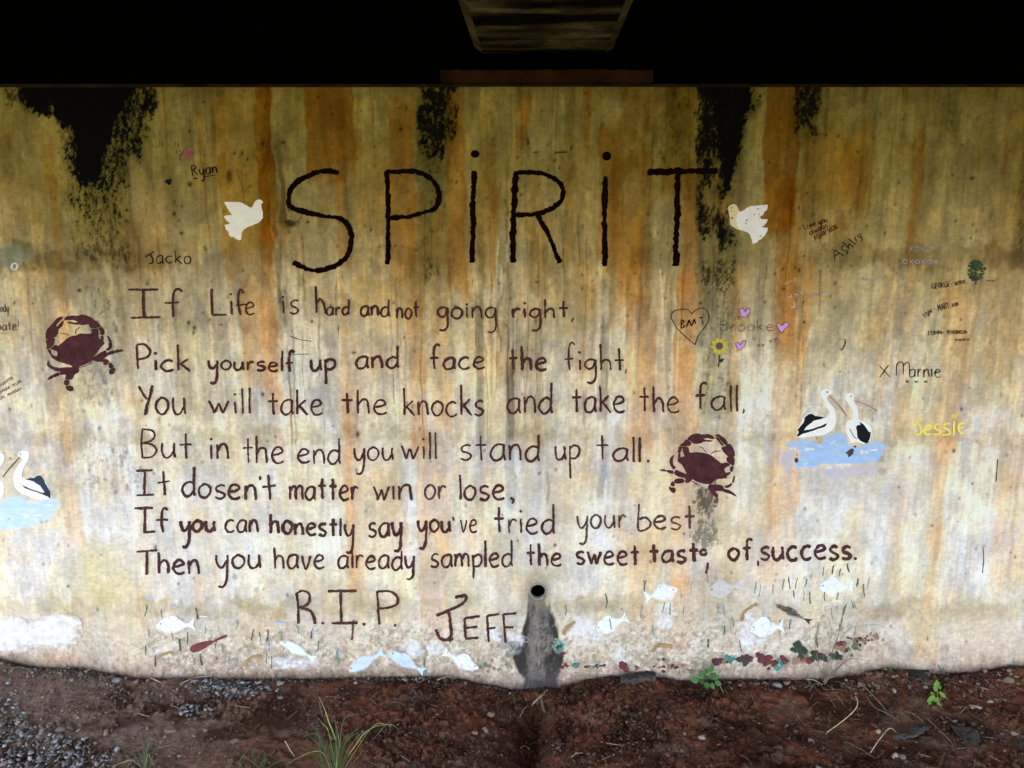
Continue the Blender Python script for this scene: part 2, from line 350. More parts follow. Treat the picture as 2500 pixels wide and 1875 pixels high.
# lift lines of the pour
joint = lambda v0, v1, s: ss(v0 - s, v0 + s, V + WARP2 * 40) * (1 - ss(v1 - s, v1 + s, V + WARP2 * 34))
JM = fbm(PX / 70, V / 30, 81, 4)
j1 = joint(598, 655, 12)
mul(j1 * (0.75 * ss(2080, 2160, U) + 0.55 * ss(1900, 2060, U) * (1 - ss(2080, 2160, U)) + 0.85 * (1 - ss(140, 210, U)) + .65 * ss(150, 200, U) * (1 - ss(420, 480, U)) + .3 * ss(600, 900, U) * (1 - ss(1800, 1900, U))).clip(0, 1) * (0.45 + JM).clip(0, 1), (.50, .46, .33))
mul(joint(1048, 1086, 7) * (0.25 + 0.75 * JM) * 0.8, (.72, .69, .56)); mul(joint(1030, 1052, 5) * (.2 + .6 * JM) * .4, (1.1, 1.1, 1.05))
j3 = joint(1462, 1505, 9)
mul(j3 * (0.42 + 0.9 * np.exp(-((U - 530) / 190) ** 2) + 0.6 * np.exp(-((U - 1450) / 120) ** 2) + 0.6 * np.exp(-((U - 2180) / 110) ** 2) + .5 * np.exp(-((U - 930) / 90) ** 2) + .4 * np.exp(-((U - 40) / 150) ** 2)).clip(0, 1) * (0.3 + JM).clip(0, 1), (.72, .68, .58))
mixto(blob(20, 625, 60, 30) * .5, (110, 125, 110))
# mould and soot
solid = poly([(48, 195), (62, 262), (112, 268), (122, 244), (150, 290), (176, 360), (200, 440), (236, 450), (250, 390), (280, 310), (296, 250), (330, 195)], 26, 34)
MN = 0.50 * fbm(PX / 6, V / 13, 171, 4, 0.65) + 0.28 * fbm(PX / 2.6, V / 4, 179, 2) + .22 * fbm(PX / 18, V / 170, 175, 3)
solid = solid * 1.12
C *= (1 - 0.98 * ss(MN - .12, MN + .10, solid) * ss(.02, .3, solid))[:, None]; mul(ss(0, .7, solid) * .8, (.42, .46, .26))
spk = poly([(125, 200), (140, 330), (156, 450), (165, 590), (300, 585), (325, 420), (372, 290), (392, 200)], 26, 40)
C *= (1 - 0.97 * mould(spk * (0.60 - 0.30 * ss(380, 600, V)), 1.1))[:, None]
mul(spk * .6, (.50, .56, .36))
C *= (1 - 0.75 * mould(poly([(0, 205), (0, 262), (60, 265), (120, 300), (130, 200)], 16, 24) * .50, 1.3))[:, None]
C *= (1 - 0.65 * mould(poly([(165, 580), (180, 640), (330, 640), (300, 570)], 22, 30) * .52 + poly([(190, 700), (200, 860), (300, 880), (290, 700)], 30, 40) * .34, 1.4, 73))[:, None]
C *= (1 - 0.50 * mould(poly([(200, 870), (190, 1000), (290, 1030), (285, 880)], 25, 30) * .38 + poly([(190, 1070), (185, 1200), (380, 1210), (330, 1080)], 30, 40) * .36, 1.5, 74, .16))[:, None]
for pts, dn, a in [
    ([(1005, 195), (1008, 300), (1030, 400), (1080, 395), (1108, 300), (1120, 195)], .66, .95), ([(1015, 390), (1030, 500), (1085, 520), (1085, 390)], .42, .75),
    ([(1015, 500), (1020, 610), (1070, 610), (1075, 500)], .30, .6), ([(1028, 622), (1030, 690), (1062, 715), (1070, 640)], .55, .85),
    ([(1690, 195), (1698, 320), (1700, 590), (1728, 590), (1738, 400), (1760, 300), (1760, 195)], .66, .95),
    ([(1800, 560), (1730, 500), (1728, 596), (1785, 600)], .62, .93), ([(1700, 630), (1702, 700), (1790, 712), (1790, 640)], .52, .8),
    ([(1700, 700), (1705, 1020), (1790, 1030), (1800, 700)], .30, .5), ([(1940, 195), (1944, 310), (1990, 325), (2002, 195)], .66, .92),
    ([(2290, 220), (2300, 330), (2345, 325), (2345, 220)], .34, .5), ([(2380, 240), (2395, 400), (2440, 420), (2440, 240)], .22, .4), ([(2485, 330), (2480, 600), (2520, 620), (2520, 330)], .42, .6),
    ([(1560, 220), (1590, 420), (1690, 430), (1690, 220)], .34, .6), ([(690, 380), (684, 660), (700, 700), (706, 400)], .30, .6),
    ([(1692, 1170), (1685, 1240), (1745, 1262), (1752, 1190)], .66, .72), ([(1686, 1262), (1690, 1320), (1735, 1350), (1765, 1330), (1755, 1265)], .58, .62),
    ([(1700, 1400), (1690, 1600), (1800, 1600), (1800, 1400)], .28, .4), ([(1490, 1600), (1500, 1650), (1640, 1655), (1780, 1640), (1780, 1600)], .40, .5),
    ([(350, 1560), (340, 1640), (860, 1650), (860, 1580)], .22, .3), ([(700, 480), (692, 560), (730, 560), (730, 500)], .45, .8)]:
    d = poly(pts, 20, 34); C *= (1 - a * mould(d * dn, 1.0, 75))[:, None]
    mul(d * min(.62, dn * .8), (.50, .54, .40))
s2 = poly([(1738, 195), (1745, 330), (1744, 420), (1752, 500), (1775, 480), (1800, 420), (1822, 330), (1845, 250), (1846, 195)], 22, 30)
MS = s2 * (1.0 - .35 * ss(330, 480, V)); C *= (1 - 0.97 * ss(MN - .13, MN + .12, MS) * ss(.02, .3, MS))[:, None]; mul(ss(0, .7, s2) * .75, (.42, .46, .26))
C *= (1 - 0.9 * mould(poly([(1740, 500), (1742, 620), (1800, 600), (1812, 480)], 12, 26) * .42, 1.3, 77))[:, None]
# smudges with their own shape
for (u, v, a, b, rgb, m) in [(256, 1455, 30, 22, (190, 178, 120), .6), (575, 1408, 7, 9, (165, 168, 165), .8), (626, 1440, 8, 9, (185, 186, 184), .7), (452, 795, 26, 18, (158, 146, 112), .7),
                             (712, 545, 12, 10, (40, 32, 8), .9), (560, 430, 8, 18, (60, 46, 10), .9), (2150, 1120, 9, 9, (150, 140, 120), .5), (2155, 1150, 12, 10, (160, 150, 130), .6),
                             (250, 1400, 85, 80, (222, 215, 168), .6), (60, 1545, 125, 48, (226, 228, 238), .95), (150, 1610, 60, 16, (206, 170, 138), .7), (560, 1630, 90, 24, (178, 152, 142), .7),
                             (1440, 1550, 60, 40, (236, 236, 240), .95), (1500, 1560, 60, 34, (228, 226, 216), .7), (1655, 1510, 22, 60, (232, 228, 205), .6), (1830, 1570, 40, 60, (238, 238, 244), .85), (1820, 1595, 24, 50, (236, 236, 242), .6),
                             (1000, 1500, 30, 60, (228, 226, 218), .5), (740, 1625, 60, 20, (214, 204, 206), .6), (1080, 1600, 70, 40, (196, 198, 188), .5), (2170, 1500, 50, 18, (178, 158, 134), .7), (2380, 1500, 110, 26, (196, 174, 140), .55),
                             (2390, 1560, 90, 60, (238, 226, 210), .8), (2270, 1570, 26, 60, (232, 216, 172), .5), (2130, 1580, 60, 40, (212, 194, 172), .6), (2080, 1640, 120, 18, (170, 142, 124), .6), (1030, 1690, 40, 20, (170, 168, 160), .6),
                             (1395, 1345, 0.1, 0.1, (0, 0, 0), 0), (1455, 1480, 50, 14, (170, 162, 146), .6), (1740, 1640, 50, 16, (118, 98, 90), .55), (330, 770, 0.1, 0.1, (0, 0, 0), 0), (900, 1560, 0.1, .1, (0, 0, 0), 0)]:
    if m: mixto(blob(u, v, a, b) * m, rgb)
# grimy foot of the wall, its dark rim at the soil a painted contact shadow
base_line = np.interp(U, [0, 110, 190, 300, 400, 826, 1100, 1190, 1250, 1360, 1420, 1700, 1990, 2180, 2260, 2360, 2500], [1610, 1629, 1630, 1650, 1657, 1655, 1655, 1674, 1683, 1680, 1662, 1668, 1658, 1632, 1648, 1640, 1625])
zone = ss(1470, 1570, V + 60 * (PATCH - .5)) * (1 - .6 * ss(1990, 2250, U)) * (ss(280, 420, U) * .55 + .45) 
ZN = lambda sd, lo, sx=15, sy=12: ss(lo - .03, lo + .03, fbm(PX / sx, V / sy, sd, 4, .6))
mixto(zone * ZN(101, .60, 26, 22) * .45, (200, 194, 180)); mixto(zone * ZN(102, .60) * .72, (232, 228, 220)); mixto(zone * ZN(103, .62, 20, 14) * .6, (176, 170, 160)); mixto(zone * ZN(104, .64, 24, 20) * .35, (212, 190, 168))
mixto(zone * ZN(105, .68, 9, 9) * .6, (158, 150, 138)); mixto(zone * ZN(106, .66, 7, 7) * .8, (240, 238, 234))
ft = ss(-70, -8, V - base_line + 60 * (MIDP - 0.5)) * (.5 + .4 * Q2)
mixto(ft * 0.5, (180, 162, 154)); mixto(ft * ZN(107, .56, 20, 14) * .4, (150, 138, 132)); mixto(ft * ZN(108, .6, 16, 12) * .45, (205, 196, 190)); mud = ss(-95, -4, V - base_line); C = C * (1 - .6 * (mould(mud * .36, 1.1, 111, .08) * mud)[:, None] * (1 - np.array([.45, .36, .30]))[None, :]); mixto(ss(-24, 2, V - base_line + 16 * (FINE - .5)) * .75, (104, 86, 76)); mixto(ss(-5, 7, V - base_line + 8 * (FINE - .5)) * .92, (52, 38, 31))
low = ss(1500, 1640, V) * (1 - ss(2000, 2300, U)) * ss(300, 420, U)
mul(low * ss(.45, .7, MIDP) * .35, (.78, .74, .74)); mul(low * ss(.55, .8, 1 - MIDP) * .5, (1.1, 1.12, 1.18))
mul(low * ss(.55, .8, fbm(PX / 14, V / 14, 91)) * .4, (.72, .78, .76))
# wet fan under the weep pipe
fan = poly([(1292, 1448), (1286, 1490), (1272, 1555), (1246, 1612), (1260, 1626), (1274, 1650), (1266, 1700), (1368, 1700), (1362, 1646), (1374, 1610), (1378, 1596), (1356, 1540), (1340, 1488), (1333, 1448)], 5, 20)
mixto(fan * .92, (132, 130, 129)); edge = fan * (1 - poly([(1303, 1455), (1296, 1540), (1288, 1660), (1340, 1660), (1336, 1540), (1322, 1455)], 8, 26))
mixto(fan * mould(fan * .50, 1.7, 78, .16) * .8, (112, 111, 113)); mixto(edge * ss(1460, 1520, V) * mould(fan * .72, 1.4, 79, .16) * .92, (50, 50, 52)); mixto(fan * mould(fan * .36, 1.0, 72, .1) * .8, (66, 66, 70)); mixto(fan * ss(1610, 1680, V) * .5, (100, 98, 104))
mixto(poly([(1310, 1380), (1278, 1400), (1270, 1450), (1292, 1480), (1336, 1480), (1352, 1440), (1345, 1400)], 12, 16) * .45, (150, 140, 124))
mixto(np.exp(-((U - 1313) ** 2 + (V - 1444) ** 2) / 24 ** 2) * .6, (120, 104, 90))
# white paint runs
for (pts, a) in [([(1610, 660), (1622, 800), (1618, 850), (1622, 900), (1626, 1010)], .75), ([(1643, 800), (1640, 850), (1641, 920)], .8), ([(1656, 800), (1653, 900), (1652, 1020)], .7),
                 ([(1222, 650), (1224, 720)], .9), ([(1216, 590), (1212, 680)], .5), ([(1236, 600), (1240, 640)], .5)]:
    P = np.array(pts, float); cu = np.interp(V, P[:, 1], P[:, 0]) + 3 * (fbm(V / 30, V * 0, 95) - .5)
    m = np.exp(-((U - cu) / 2.4) ** 2) * ss(P[0, 1] - 8, P[0, 1], V) * (1 - ss(P[-1, 1] - 3, P[-1, 1] + 3, V)) * (.5 + .5 * ss(.3, .6, fbm(PX / 3, V / 14, 96)))
    mixto(m * a, (222, 206, 160) if pts[0][0] > 1300 else (196, 190, 150))
# the paler square patch, its broken dark edge
for pts in [[(1287, 338), (1291, 338), (1292, 352), (1288, 356)], [(1300, 371), (1312, 369), (1314, 373), (1302, 374)], [(1354, 370), (1384, 369), (1386, 373), (1356, 375)], [(1394, 358), (1399, 354), (1396, 366), (1392, 366)]]:
    C *= (1 - .95 * poly(pts, 2.0, 3))[:, None]
C *= (1 + .12 * (fbm(PX / 9, V / 4, 97) - .5) * 2)[:, None]
C *= (0.92 + 0.16 * FINE)[:, None]
# fly specks, bug holes and chips
rs = np.random.RandomState(5)
idx = np.arange(NX * NZ).reshape(NZ, NX)
ufine0, vflat = U.reshape(NZ, NX), V.reshape(NZ, NX)
Cg = C.reshape(NZ, NX, 3)
def speck(u, v, ru, rv2, a, rgb=(20, 14, 6), ang=0.0):
    x, z = wall_xz(u, v); i0 = np.searchsorted(XS, x); k0 = np.searchsorted(ZS, z); r = 6
    sl = (slice(max(0, k0 - r), k0 + r), slice(max(0, i0 - r), i0 + r))
    du, dv = ufine0[sl] - u, vflat[sl] - v
    p, q = du * math.cos(ang) + dv * math.sin(ang), -du * math.sin(ang) + dv * math.cos(ang)
    m = np.exp(-((p / ru) ** 2 + (q / rv2) ** 2)) ** 1.0 * a
    Cg[sl] = Cg[sl] * (1 - m[..., None]) + m[..., None] * lin(rgb)
for k in range(520):
    u = rs.uniform(0, 2500); v = rs.uniform(215, 1640) if k % 3 else rs.uniform(215, 800)
    speck(u, v, rs.uniform(1.9, 3.4), rs.uniform(2.4, 5.2), rs.uniform(.3, .95), (18, 13, 5) if v < 800 else (62, 46, 34), rs.uniform(-.6, .6))
for (u, v, a, b) in [(462, 320, 3, 4), (496, 249, 3, 3), (464, 450, 6, 6), (641, 350, 3, 6), (592, 374, 3, 6), (604, 389, 3, 4), (426, 522, 4, 6), (443, 569, 4, 5), (692, 348, 5, 4), (752, 542, 4, 4), (194, 709, 6, 4), (461, 788, 4, 6), (475, 800, 4, 5),
                     (473, 812, 3, 5), (540, 793, 4, 2), (762, 785, 4, 4), (826, 802, 2, 7), (864, 861, 6, 3), (642, 962, 5, 6), (873, 1060, 4, 8), (380, 1337, 3, 7), (1355, 1332, 4, 4), (979, 315, 5, 5), (1710, 740, 4, 4), (1950, 507, 2, 6), (2094, 371, 3, 4), (2160, 569, 2, 5),
                     (1705, 560, 3, 4), (2374, 435, 4, 3), (2328, 1100, 4, 5), (2346, 998, 3, 5), (1868, 738, 3, 3), (1913, 706, 3, 3), (1963, 786, 3, 4), (2372, 436, 3, 3), (1951, 660, 3, 5), (353, 1190, 3, 4), (168, 1430, 3, 3)]:
    speck(u, v, a, b, 1.0, (16, 10, 4))
C = Cg.reshape(-1, 3)
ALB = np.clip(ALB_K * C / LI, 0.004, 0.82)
CAL = os.environ.get('CALW')
if CAL: ALB = np.full_like(ALB, 0.5)

Y = wall_y(gx, gz)
# fine relief: runs stand proud, joints of the pour are slightly stepped
Y = Y + 0.0012 * (0.5 - FINE) + 0.0015 * (ss(1455, 1462, V) - .5) + 0.001 * (ss(640, 648, V) - .5)
pipe_x, pipe_z = wall_xz(1313.3, 1444)
PR = 19 * PXM * 1.03
keep = np.hypot(gx - pipe_x, gz - pipe_z).reshape(NZ, NX)
cc = np.minimum(np.minimum(keep[:-1, :-1], keep[1:, :-1]), np.minimum(keep[:-1, 1:], keep[1:, 1:]))
fa = np.stack([idx[:-1, :-1], idx[:-1, 1:], idx[1:, 1:], idx[1:, :-1]], -1)[cc > PR + 0.0005]
me = bpy.data.meshes.new('concrete_wall')
nv = NX * NZ; nf = len(fa)
vco = np.stack([gx, Y, gz], 1)
# body behind the face so that the wall has thickness
bx = [(-6, .6), (6, .6)]
me.vertices.add(nv + 8)
back = np.array([[-6, 0.02, -.6], [6.0, 0.02, -.6], [6.0, 0.02, WALL_TOP], [-6, 0.02, WALL_TOP], [-6, 1.1, -.6], [6.0, 1.1, -.6], [6.0, 1.1, WALL_TOP], [-6, 1.1, WALL_TOP]])
back[[0, 1, 2, 3], 1] = 0.004
me.vertices.foreach_set('co', np.concatenate([vco, back]).astype(np.float32).ravel())
ex = np.array([[nv + 3, nv + 2, nv + 6, nv + 7], [nv + 0, nv + 3, nv + 7, nv + 4], [nv + 1, nv + 5, nv + 6, nv + 2], [nv + 5, nv + 4, nv + 7, nv + 6]])
fall = np.concatenate([fa.reshape(-1, 4), ex])
me.loops.add(len(fall) * 4); me.polygons.add(len(fall))
me.loops.foreach_set('vertex_index', fall.astype(np.int32).ravel())
me.polygons.foreach_set('loop_start', np.arange(0, len(fall) * 4, 4, dtype=np.int32))
me.update(calc_edges=True)
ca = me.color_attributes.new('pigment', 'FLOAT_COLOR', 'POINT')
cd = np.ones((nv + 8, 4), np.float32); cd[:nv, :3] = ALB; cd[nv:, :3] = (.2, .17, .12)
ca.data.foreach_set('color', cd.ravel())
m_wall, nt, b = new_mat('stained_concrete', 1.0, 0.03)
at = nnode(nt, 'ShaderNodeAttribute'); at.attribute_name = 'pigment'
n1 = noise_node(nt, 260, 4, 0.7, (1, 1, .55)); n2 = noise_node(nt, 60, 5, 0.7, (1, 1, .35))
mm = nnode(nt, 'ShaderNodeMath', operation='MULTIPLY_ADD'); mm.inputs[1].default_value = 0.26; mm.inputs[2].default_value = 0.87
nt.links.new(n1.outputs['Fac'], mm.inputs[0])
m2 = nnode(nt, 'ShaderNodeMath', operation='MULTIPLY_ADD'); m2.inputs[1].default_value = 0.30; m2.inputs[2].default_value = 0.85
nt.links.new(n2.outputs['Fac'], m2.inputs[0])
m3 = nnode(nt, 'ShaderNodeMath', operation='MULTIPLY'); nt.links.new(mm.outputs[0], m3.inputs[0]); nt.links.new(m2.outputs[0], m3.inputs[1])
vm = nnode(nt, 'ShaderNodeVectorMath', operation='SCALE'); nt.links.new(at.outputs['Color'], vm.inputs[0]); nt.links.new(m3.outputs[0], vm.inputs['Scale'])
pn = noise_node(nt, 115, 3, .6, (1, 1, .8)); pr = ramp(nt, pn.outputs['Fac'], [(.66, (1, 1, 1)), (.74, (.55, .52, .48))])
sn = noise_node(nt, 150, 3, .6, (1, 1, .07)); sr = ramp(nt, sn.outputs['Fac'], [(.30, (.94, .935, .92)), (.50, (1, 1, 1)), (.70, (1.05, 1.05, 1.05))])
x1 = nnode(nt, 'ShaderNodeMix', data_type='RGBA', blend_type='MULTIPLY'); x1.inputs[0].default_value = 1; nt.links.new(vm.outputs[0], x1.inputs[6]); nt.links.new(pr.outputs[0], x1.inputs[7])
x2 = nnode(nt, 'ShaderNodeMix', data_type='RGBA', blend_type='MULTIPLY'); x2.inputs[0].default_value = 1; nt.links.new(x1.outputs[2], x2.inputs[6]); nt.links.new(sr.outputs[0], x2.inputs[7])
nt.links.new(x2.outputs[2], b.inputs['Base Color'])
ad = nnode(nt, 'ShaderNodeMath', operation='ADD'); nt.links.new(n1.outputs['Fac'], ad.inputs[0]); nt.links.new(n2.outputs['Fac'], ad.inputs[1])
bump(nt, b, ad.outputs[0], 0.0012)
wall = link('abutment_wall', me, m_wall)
tag(wall, 'stained concrete bridge abutment wall covered in a hand painted poem and graffiti', 'wall')
me.polygons.foreach_set('use_smooth', [True] * len(me.polygons))
UNDER = ALB.reshape(NZ, NX, 3)
del C, Cg

# weep pipe let into the wall
m_pvc = mottled('grey_pipe', (.16, .15, .14), (.34, .32, .30), 60, .6, .0004)
m_black = mottled('bore_shade_black', (.002, .002, .002), (.005, .005, .004), 12, 1.0, .002, spec=.02)  # shade inside the bore put into the colour
pv, pf = [], []; NS = 40
wy = float(wall_y(pipe_x, pipe_z))
rings = [(PR + .0052, .004), (PR + .0052, -.0035), (PR + .0035, -.005), (PR - .0005, -.005), (PR - .0015, -.003), (PR - .0015, .012)]
for (r, y) in rings:
    for k in range(NS):
        a = 2 * math.pi * k / NS; pv.append((pipe_x + r * math.cos(a), wy + y, pipe_z + r * math.sin(a)))
for j in range(len(rings) - 1):
    for k in range(NS): pf.append((j * NS + k, j * NS + (k + 1) % NS, (j + 1) * NS + (k + 1) % NS, (j + 1) * NS + k))
dp = obj('drain_pipe', pv, pf, m_pvc, wall, True)
pv, pf = [], []
for y in (.012, .05, .12, .45):
    for k in range(NS):
        a = 2 * math.pi * k / NS; pv.append((pipe_x + (PR - .0015) * math.cos(a), wy + y, pipe_z + (PR - .0015) * math.sin(a)))
for j in range(3):
    for k in range(NS): pf.append((j * NS + k, j * NS + (k + 1) % NS, (j + 1) * NS + (k + 1) % NS, (j + 1) * NS + k))
pf.append([3 * NS + k for k in range(NS)])
obj('pipe_bore', pv, pf, m_black, dp, True)

# ------------------------------------------------------------------ bridge overhead
def box(v, f, x0, x1, y0, y1, z0, z1):
    n = len(v); v += [(x0, y0, z0), (x1, y0, z0), (x1, y1, z0), (x0, y1, z0), (x0, y0, z1), (x1, y0, z1), (x1, y1, z1), (x0, y1, z1)]
    f += [(n, n + 3, n + 2, n + 1), (n + 4, n + 5, n + 6, n + 7), (n, n + 1, n + 5, n + 4), (n + 1, n + 2, n + 6, n + 5), (n + 2, n + 3, n + 7, n + 6), (n + 3, n, n + 4, n + 7)]
GZ0 = ZC + 0.563            # girder soffit
SPAN = 6.0
DX0, DX1 = -4.2, 5.2
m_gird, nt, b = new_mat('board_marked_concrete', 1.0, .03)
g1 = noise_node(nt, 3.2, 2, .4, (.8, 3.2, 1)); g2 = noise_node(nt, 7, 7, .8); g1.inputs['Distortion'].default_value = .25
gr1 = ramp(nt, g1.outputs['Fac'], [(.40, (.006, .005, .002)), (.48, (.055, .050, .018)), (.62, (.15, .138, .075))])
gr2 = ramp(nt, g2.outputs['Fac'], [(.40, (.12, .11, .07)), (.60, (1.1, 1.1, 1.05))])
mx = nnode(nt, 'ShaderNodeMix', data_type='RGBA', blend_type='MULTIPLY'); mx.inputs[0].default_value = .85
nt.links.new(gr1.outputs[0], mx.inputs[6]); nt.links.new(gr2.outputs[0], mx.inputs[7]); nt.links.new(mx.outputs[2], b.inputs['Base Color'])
bump(nt, b, g2.outputs['Fac'], .004)
m_cham = mottled('worn_arris', (.010, .009, .003), (.11, .10, .045), 9, .9, .002)
m_dark = mottled('shade_black_concrete', (.0008, .0008, .0006), (.0022, .002, .0015), 7, 1.0, .004, spec=.01)  # deep shade under the bridge painted in as near-black concrete
slope = math.tan(math.radians(1.8))
def girder(xc, label):
    e = empty('bridge_girder', (xc, -.02, GZ0)); tag(e, label, 'girder', 'girders carrying the bridge deck')
    hw, ch = .2255, .026; y0, y1 = -.02, -SPAN
    def shift(y): return -(-y) * slope
    # soffit sheet, two worn corner chamfers, body coloured near black for shade
    def strip(name, a, bb, mat, n=14):
        v, f = [], []
        for k in range(n + 1):
            y = y0 + (y1 - y0) * k / n
            for dx, z in (a, bb): v.append((xc + dx + shift(y), y, z))
        for k in range(n): f.append((2 * k, 2 * k + 1, 2 * k + 3, 2 * k + 2))
        o = obj(name, v, f, mat); return under(o, e)
    strip('soffit', (-hw + ch, GZ0), (hw - ch, GZ0), m_gird)
    strip('chamfer', (-hw, GZ0 + ch * .6), (-hw + ch, GZ0), m_cham)
    strip('chamfer', (hw - ch, GZ0), (hw, GZ0 + ch * .6), m_cham)
    v, f = [], []
    for y in (y0, y1):
        for dx, z in ((-hw, GZ0 + ch * .6), (-hw, GZ0 + .12), (-.12, GZ0 + .19), (-.12, GZ0 + .338), (.12, GZ0 + .338), (.12, GZ0 + .19), (hw, GZ0 + .12), (hw, GZ0 + ch * .6)):
            v.append((xc + dx + shift(y), y, z))
    for k in range(7): f.append((k, k + 1, 9 + k, 8 + k))
    f.append((0, 1, 2, 3, 4, 5, 6, 7)); f.append((15, 14, 13, 12, 11, 10, 9, 8))
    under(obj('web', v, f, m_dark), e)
    return e
gx_c = wall_xz(1334, 130)[0]
girder(gx_c - 0.008, 'stained concrete girder running out from the wall top above the word SPIRIT')
v, f = [], []
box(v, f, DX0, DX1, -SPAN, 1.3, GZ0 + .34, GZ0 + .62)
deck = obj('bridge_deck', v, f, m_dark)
tag(deck, 'concrete deck slab of the bridge overhead, coloured black for deep shade', 'bridge deck')
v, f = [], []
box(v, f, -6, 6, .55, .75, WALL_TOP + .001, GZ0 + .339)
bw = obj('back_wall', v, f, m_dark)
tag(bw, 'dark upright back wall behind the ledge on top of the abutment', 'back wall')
m_ledge = mottled('ledge_grime', (.006, .004, .002), (.045, .030, .012), 5, 1, .003, spec=.03)
v, f = [], []
z1 = wall_xz(1250, 205)[1]
box(v, f, -5.9, 5.9, .018, .50, WALL_TOP + .0005, z1 + .003)
lg = obj('bearing_ledge', v, f, m_ledge)
tag(lg, 'thin grimy mortar ledge along the top edge of the painted wall', 'ledge')
m_plate = mottled('rusty_steel', (.003, .001, .0004), (.046, .023, .005), 5, .95, .003, spec=.03)
xa, xb = wall_xz(1072, 180)[0], wall_xz(1600, 180)[0]; za, zb2 = wall_xz(1250, 200)[1], wall_xz(1250, 163)[1]
bm_v, bm_f = [], []; n = 26
for k in range(n + 1):
    x = xa + (xb - xa) * k / n; j = random.uniform(-.003, .003)
    bm_v += [(x, .05, za + .004), (x, .05 + j * .5, zb2 + j), (x, .40, zb2 + j), (x, .40, za + .004)]
for k in range(n):
    a = 4 * k
    for q in range(4): bm_f.append((a + q, a + (q + 1) % 4, a + 4 + (q + 1) % 4, a + 4 + q))
bm_f += [(3, 2, 1, 0), (4 * n, 4 * n + 1, 4 * n + 2, 4 * n + 3)]
bp = obj('bearing_plate', bm_v, bm_f, m_plate)
tag(bp, 'rusty brown bearing plate lying on the wall top beneath the girder', 'bearing plate')

# ------------------------------------------------------------------ paint on the wall
def crop(x0, y0, s): return lambda p: (x0 + p[0] / s, y0 + p[1] / s)
cA = crop(300, 680, 2.765); cB = crop(1000, 680, 2.458); cC = crop(300, 1020, 2.765); cD = crop(1000, 1020, 2.765)
cE = crop(300, 1320, 2.765); cF = crop(1050, 1320, 2.765); cG = crop(1500, 1300, 2.765); cH = crop(680, 380, 3.687)
c2 = crop(1250, 0, 1.7696); c1 = crop(0, 0, 1.7696); cJ = crop(330, 300, 4.149); cK = crop(1900, 500, 7.373)
cM = crop(1600, 640, 4.424); cN = crop(2050, 580, 3.191); cP1 = crop(90, 740, 6.912); cP2 = crop(1590, 1030, 7.2125)
cP3 = crop(1890, 930, 6.637); cP4 = crop(0, 1080, 7.54); cQ = crop(0, 560, 5.53); cQ2 = crop(0, 860, 5.53)
cD1 = crop(520, 460, 11.06); cD2 = crop(1750, 480, 12.76); cI = crop(0, 0, 1.0)
rr = random.Random(11)
def smooth(P, closed=False, step=2.5, sharp=False):
    P = [tuple(map(float, p)) for p in P]
    if len(P) == 2 or sharp:
        out = []
        n = len(P) if closed else len(P) - 1
        for k in range(n):
            a, b = P[k], P[(k + 1) % len(P)]; m = max(1, int(math.hypot(b[0] - a[0], b[1] - a[1]) / step))
            out += [(a[0] + (b[0] - a[0]) * t / m, a[1] + (b[1] - a[1]) * t / m) for t in range(m)]
        if not closed: out.append(P[-1])
        return out
    out = []; n = len(P)
    rng = range(n) if closed else range(n - 1)
    for k in rng:
        if closed: p0, p1, p2, p3 = P[k - 1], P[k], P[(k + 1) % n], P[(k + 2) % n]
        else: p0, p1, p2, p3 = P[max(0, k - 1)], P[k], P[k + 1], P[min(n - 1, k + 2)]
        m = max(2, int(math.hypot(p2[0] - p1[0], p2[1] - p1[1]) / step))
        for t in range(m):
            t = t / m
            out.append(tuple(0.5 * (2 * p1[i] + (p2[i] - p0[i]) * t + (2 * p0[i] - 5 * p1[i] + 4 * p2[i] - p3[i]) * t * t + (3 * p1[i] - p0[i] - 3 * p2[i] + p3[i]) * t ** 3) for i in (0, 1)))
    if not closed: out.append(P[-1])
    return out
def w3(u, v, h):
    x, z = wall_xz(u, v); return (x, float(wall_y(x, z)) - 0.0022 - h, z)
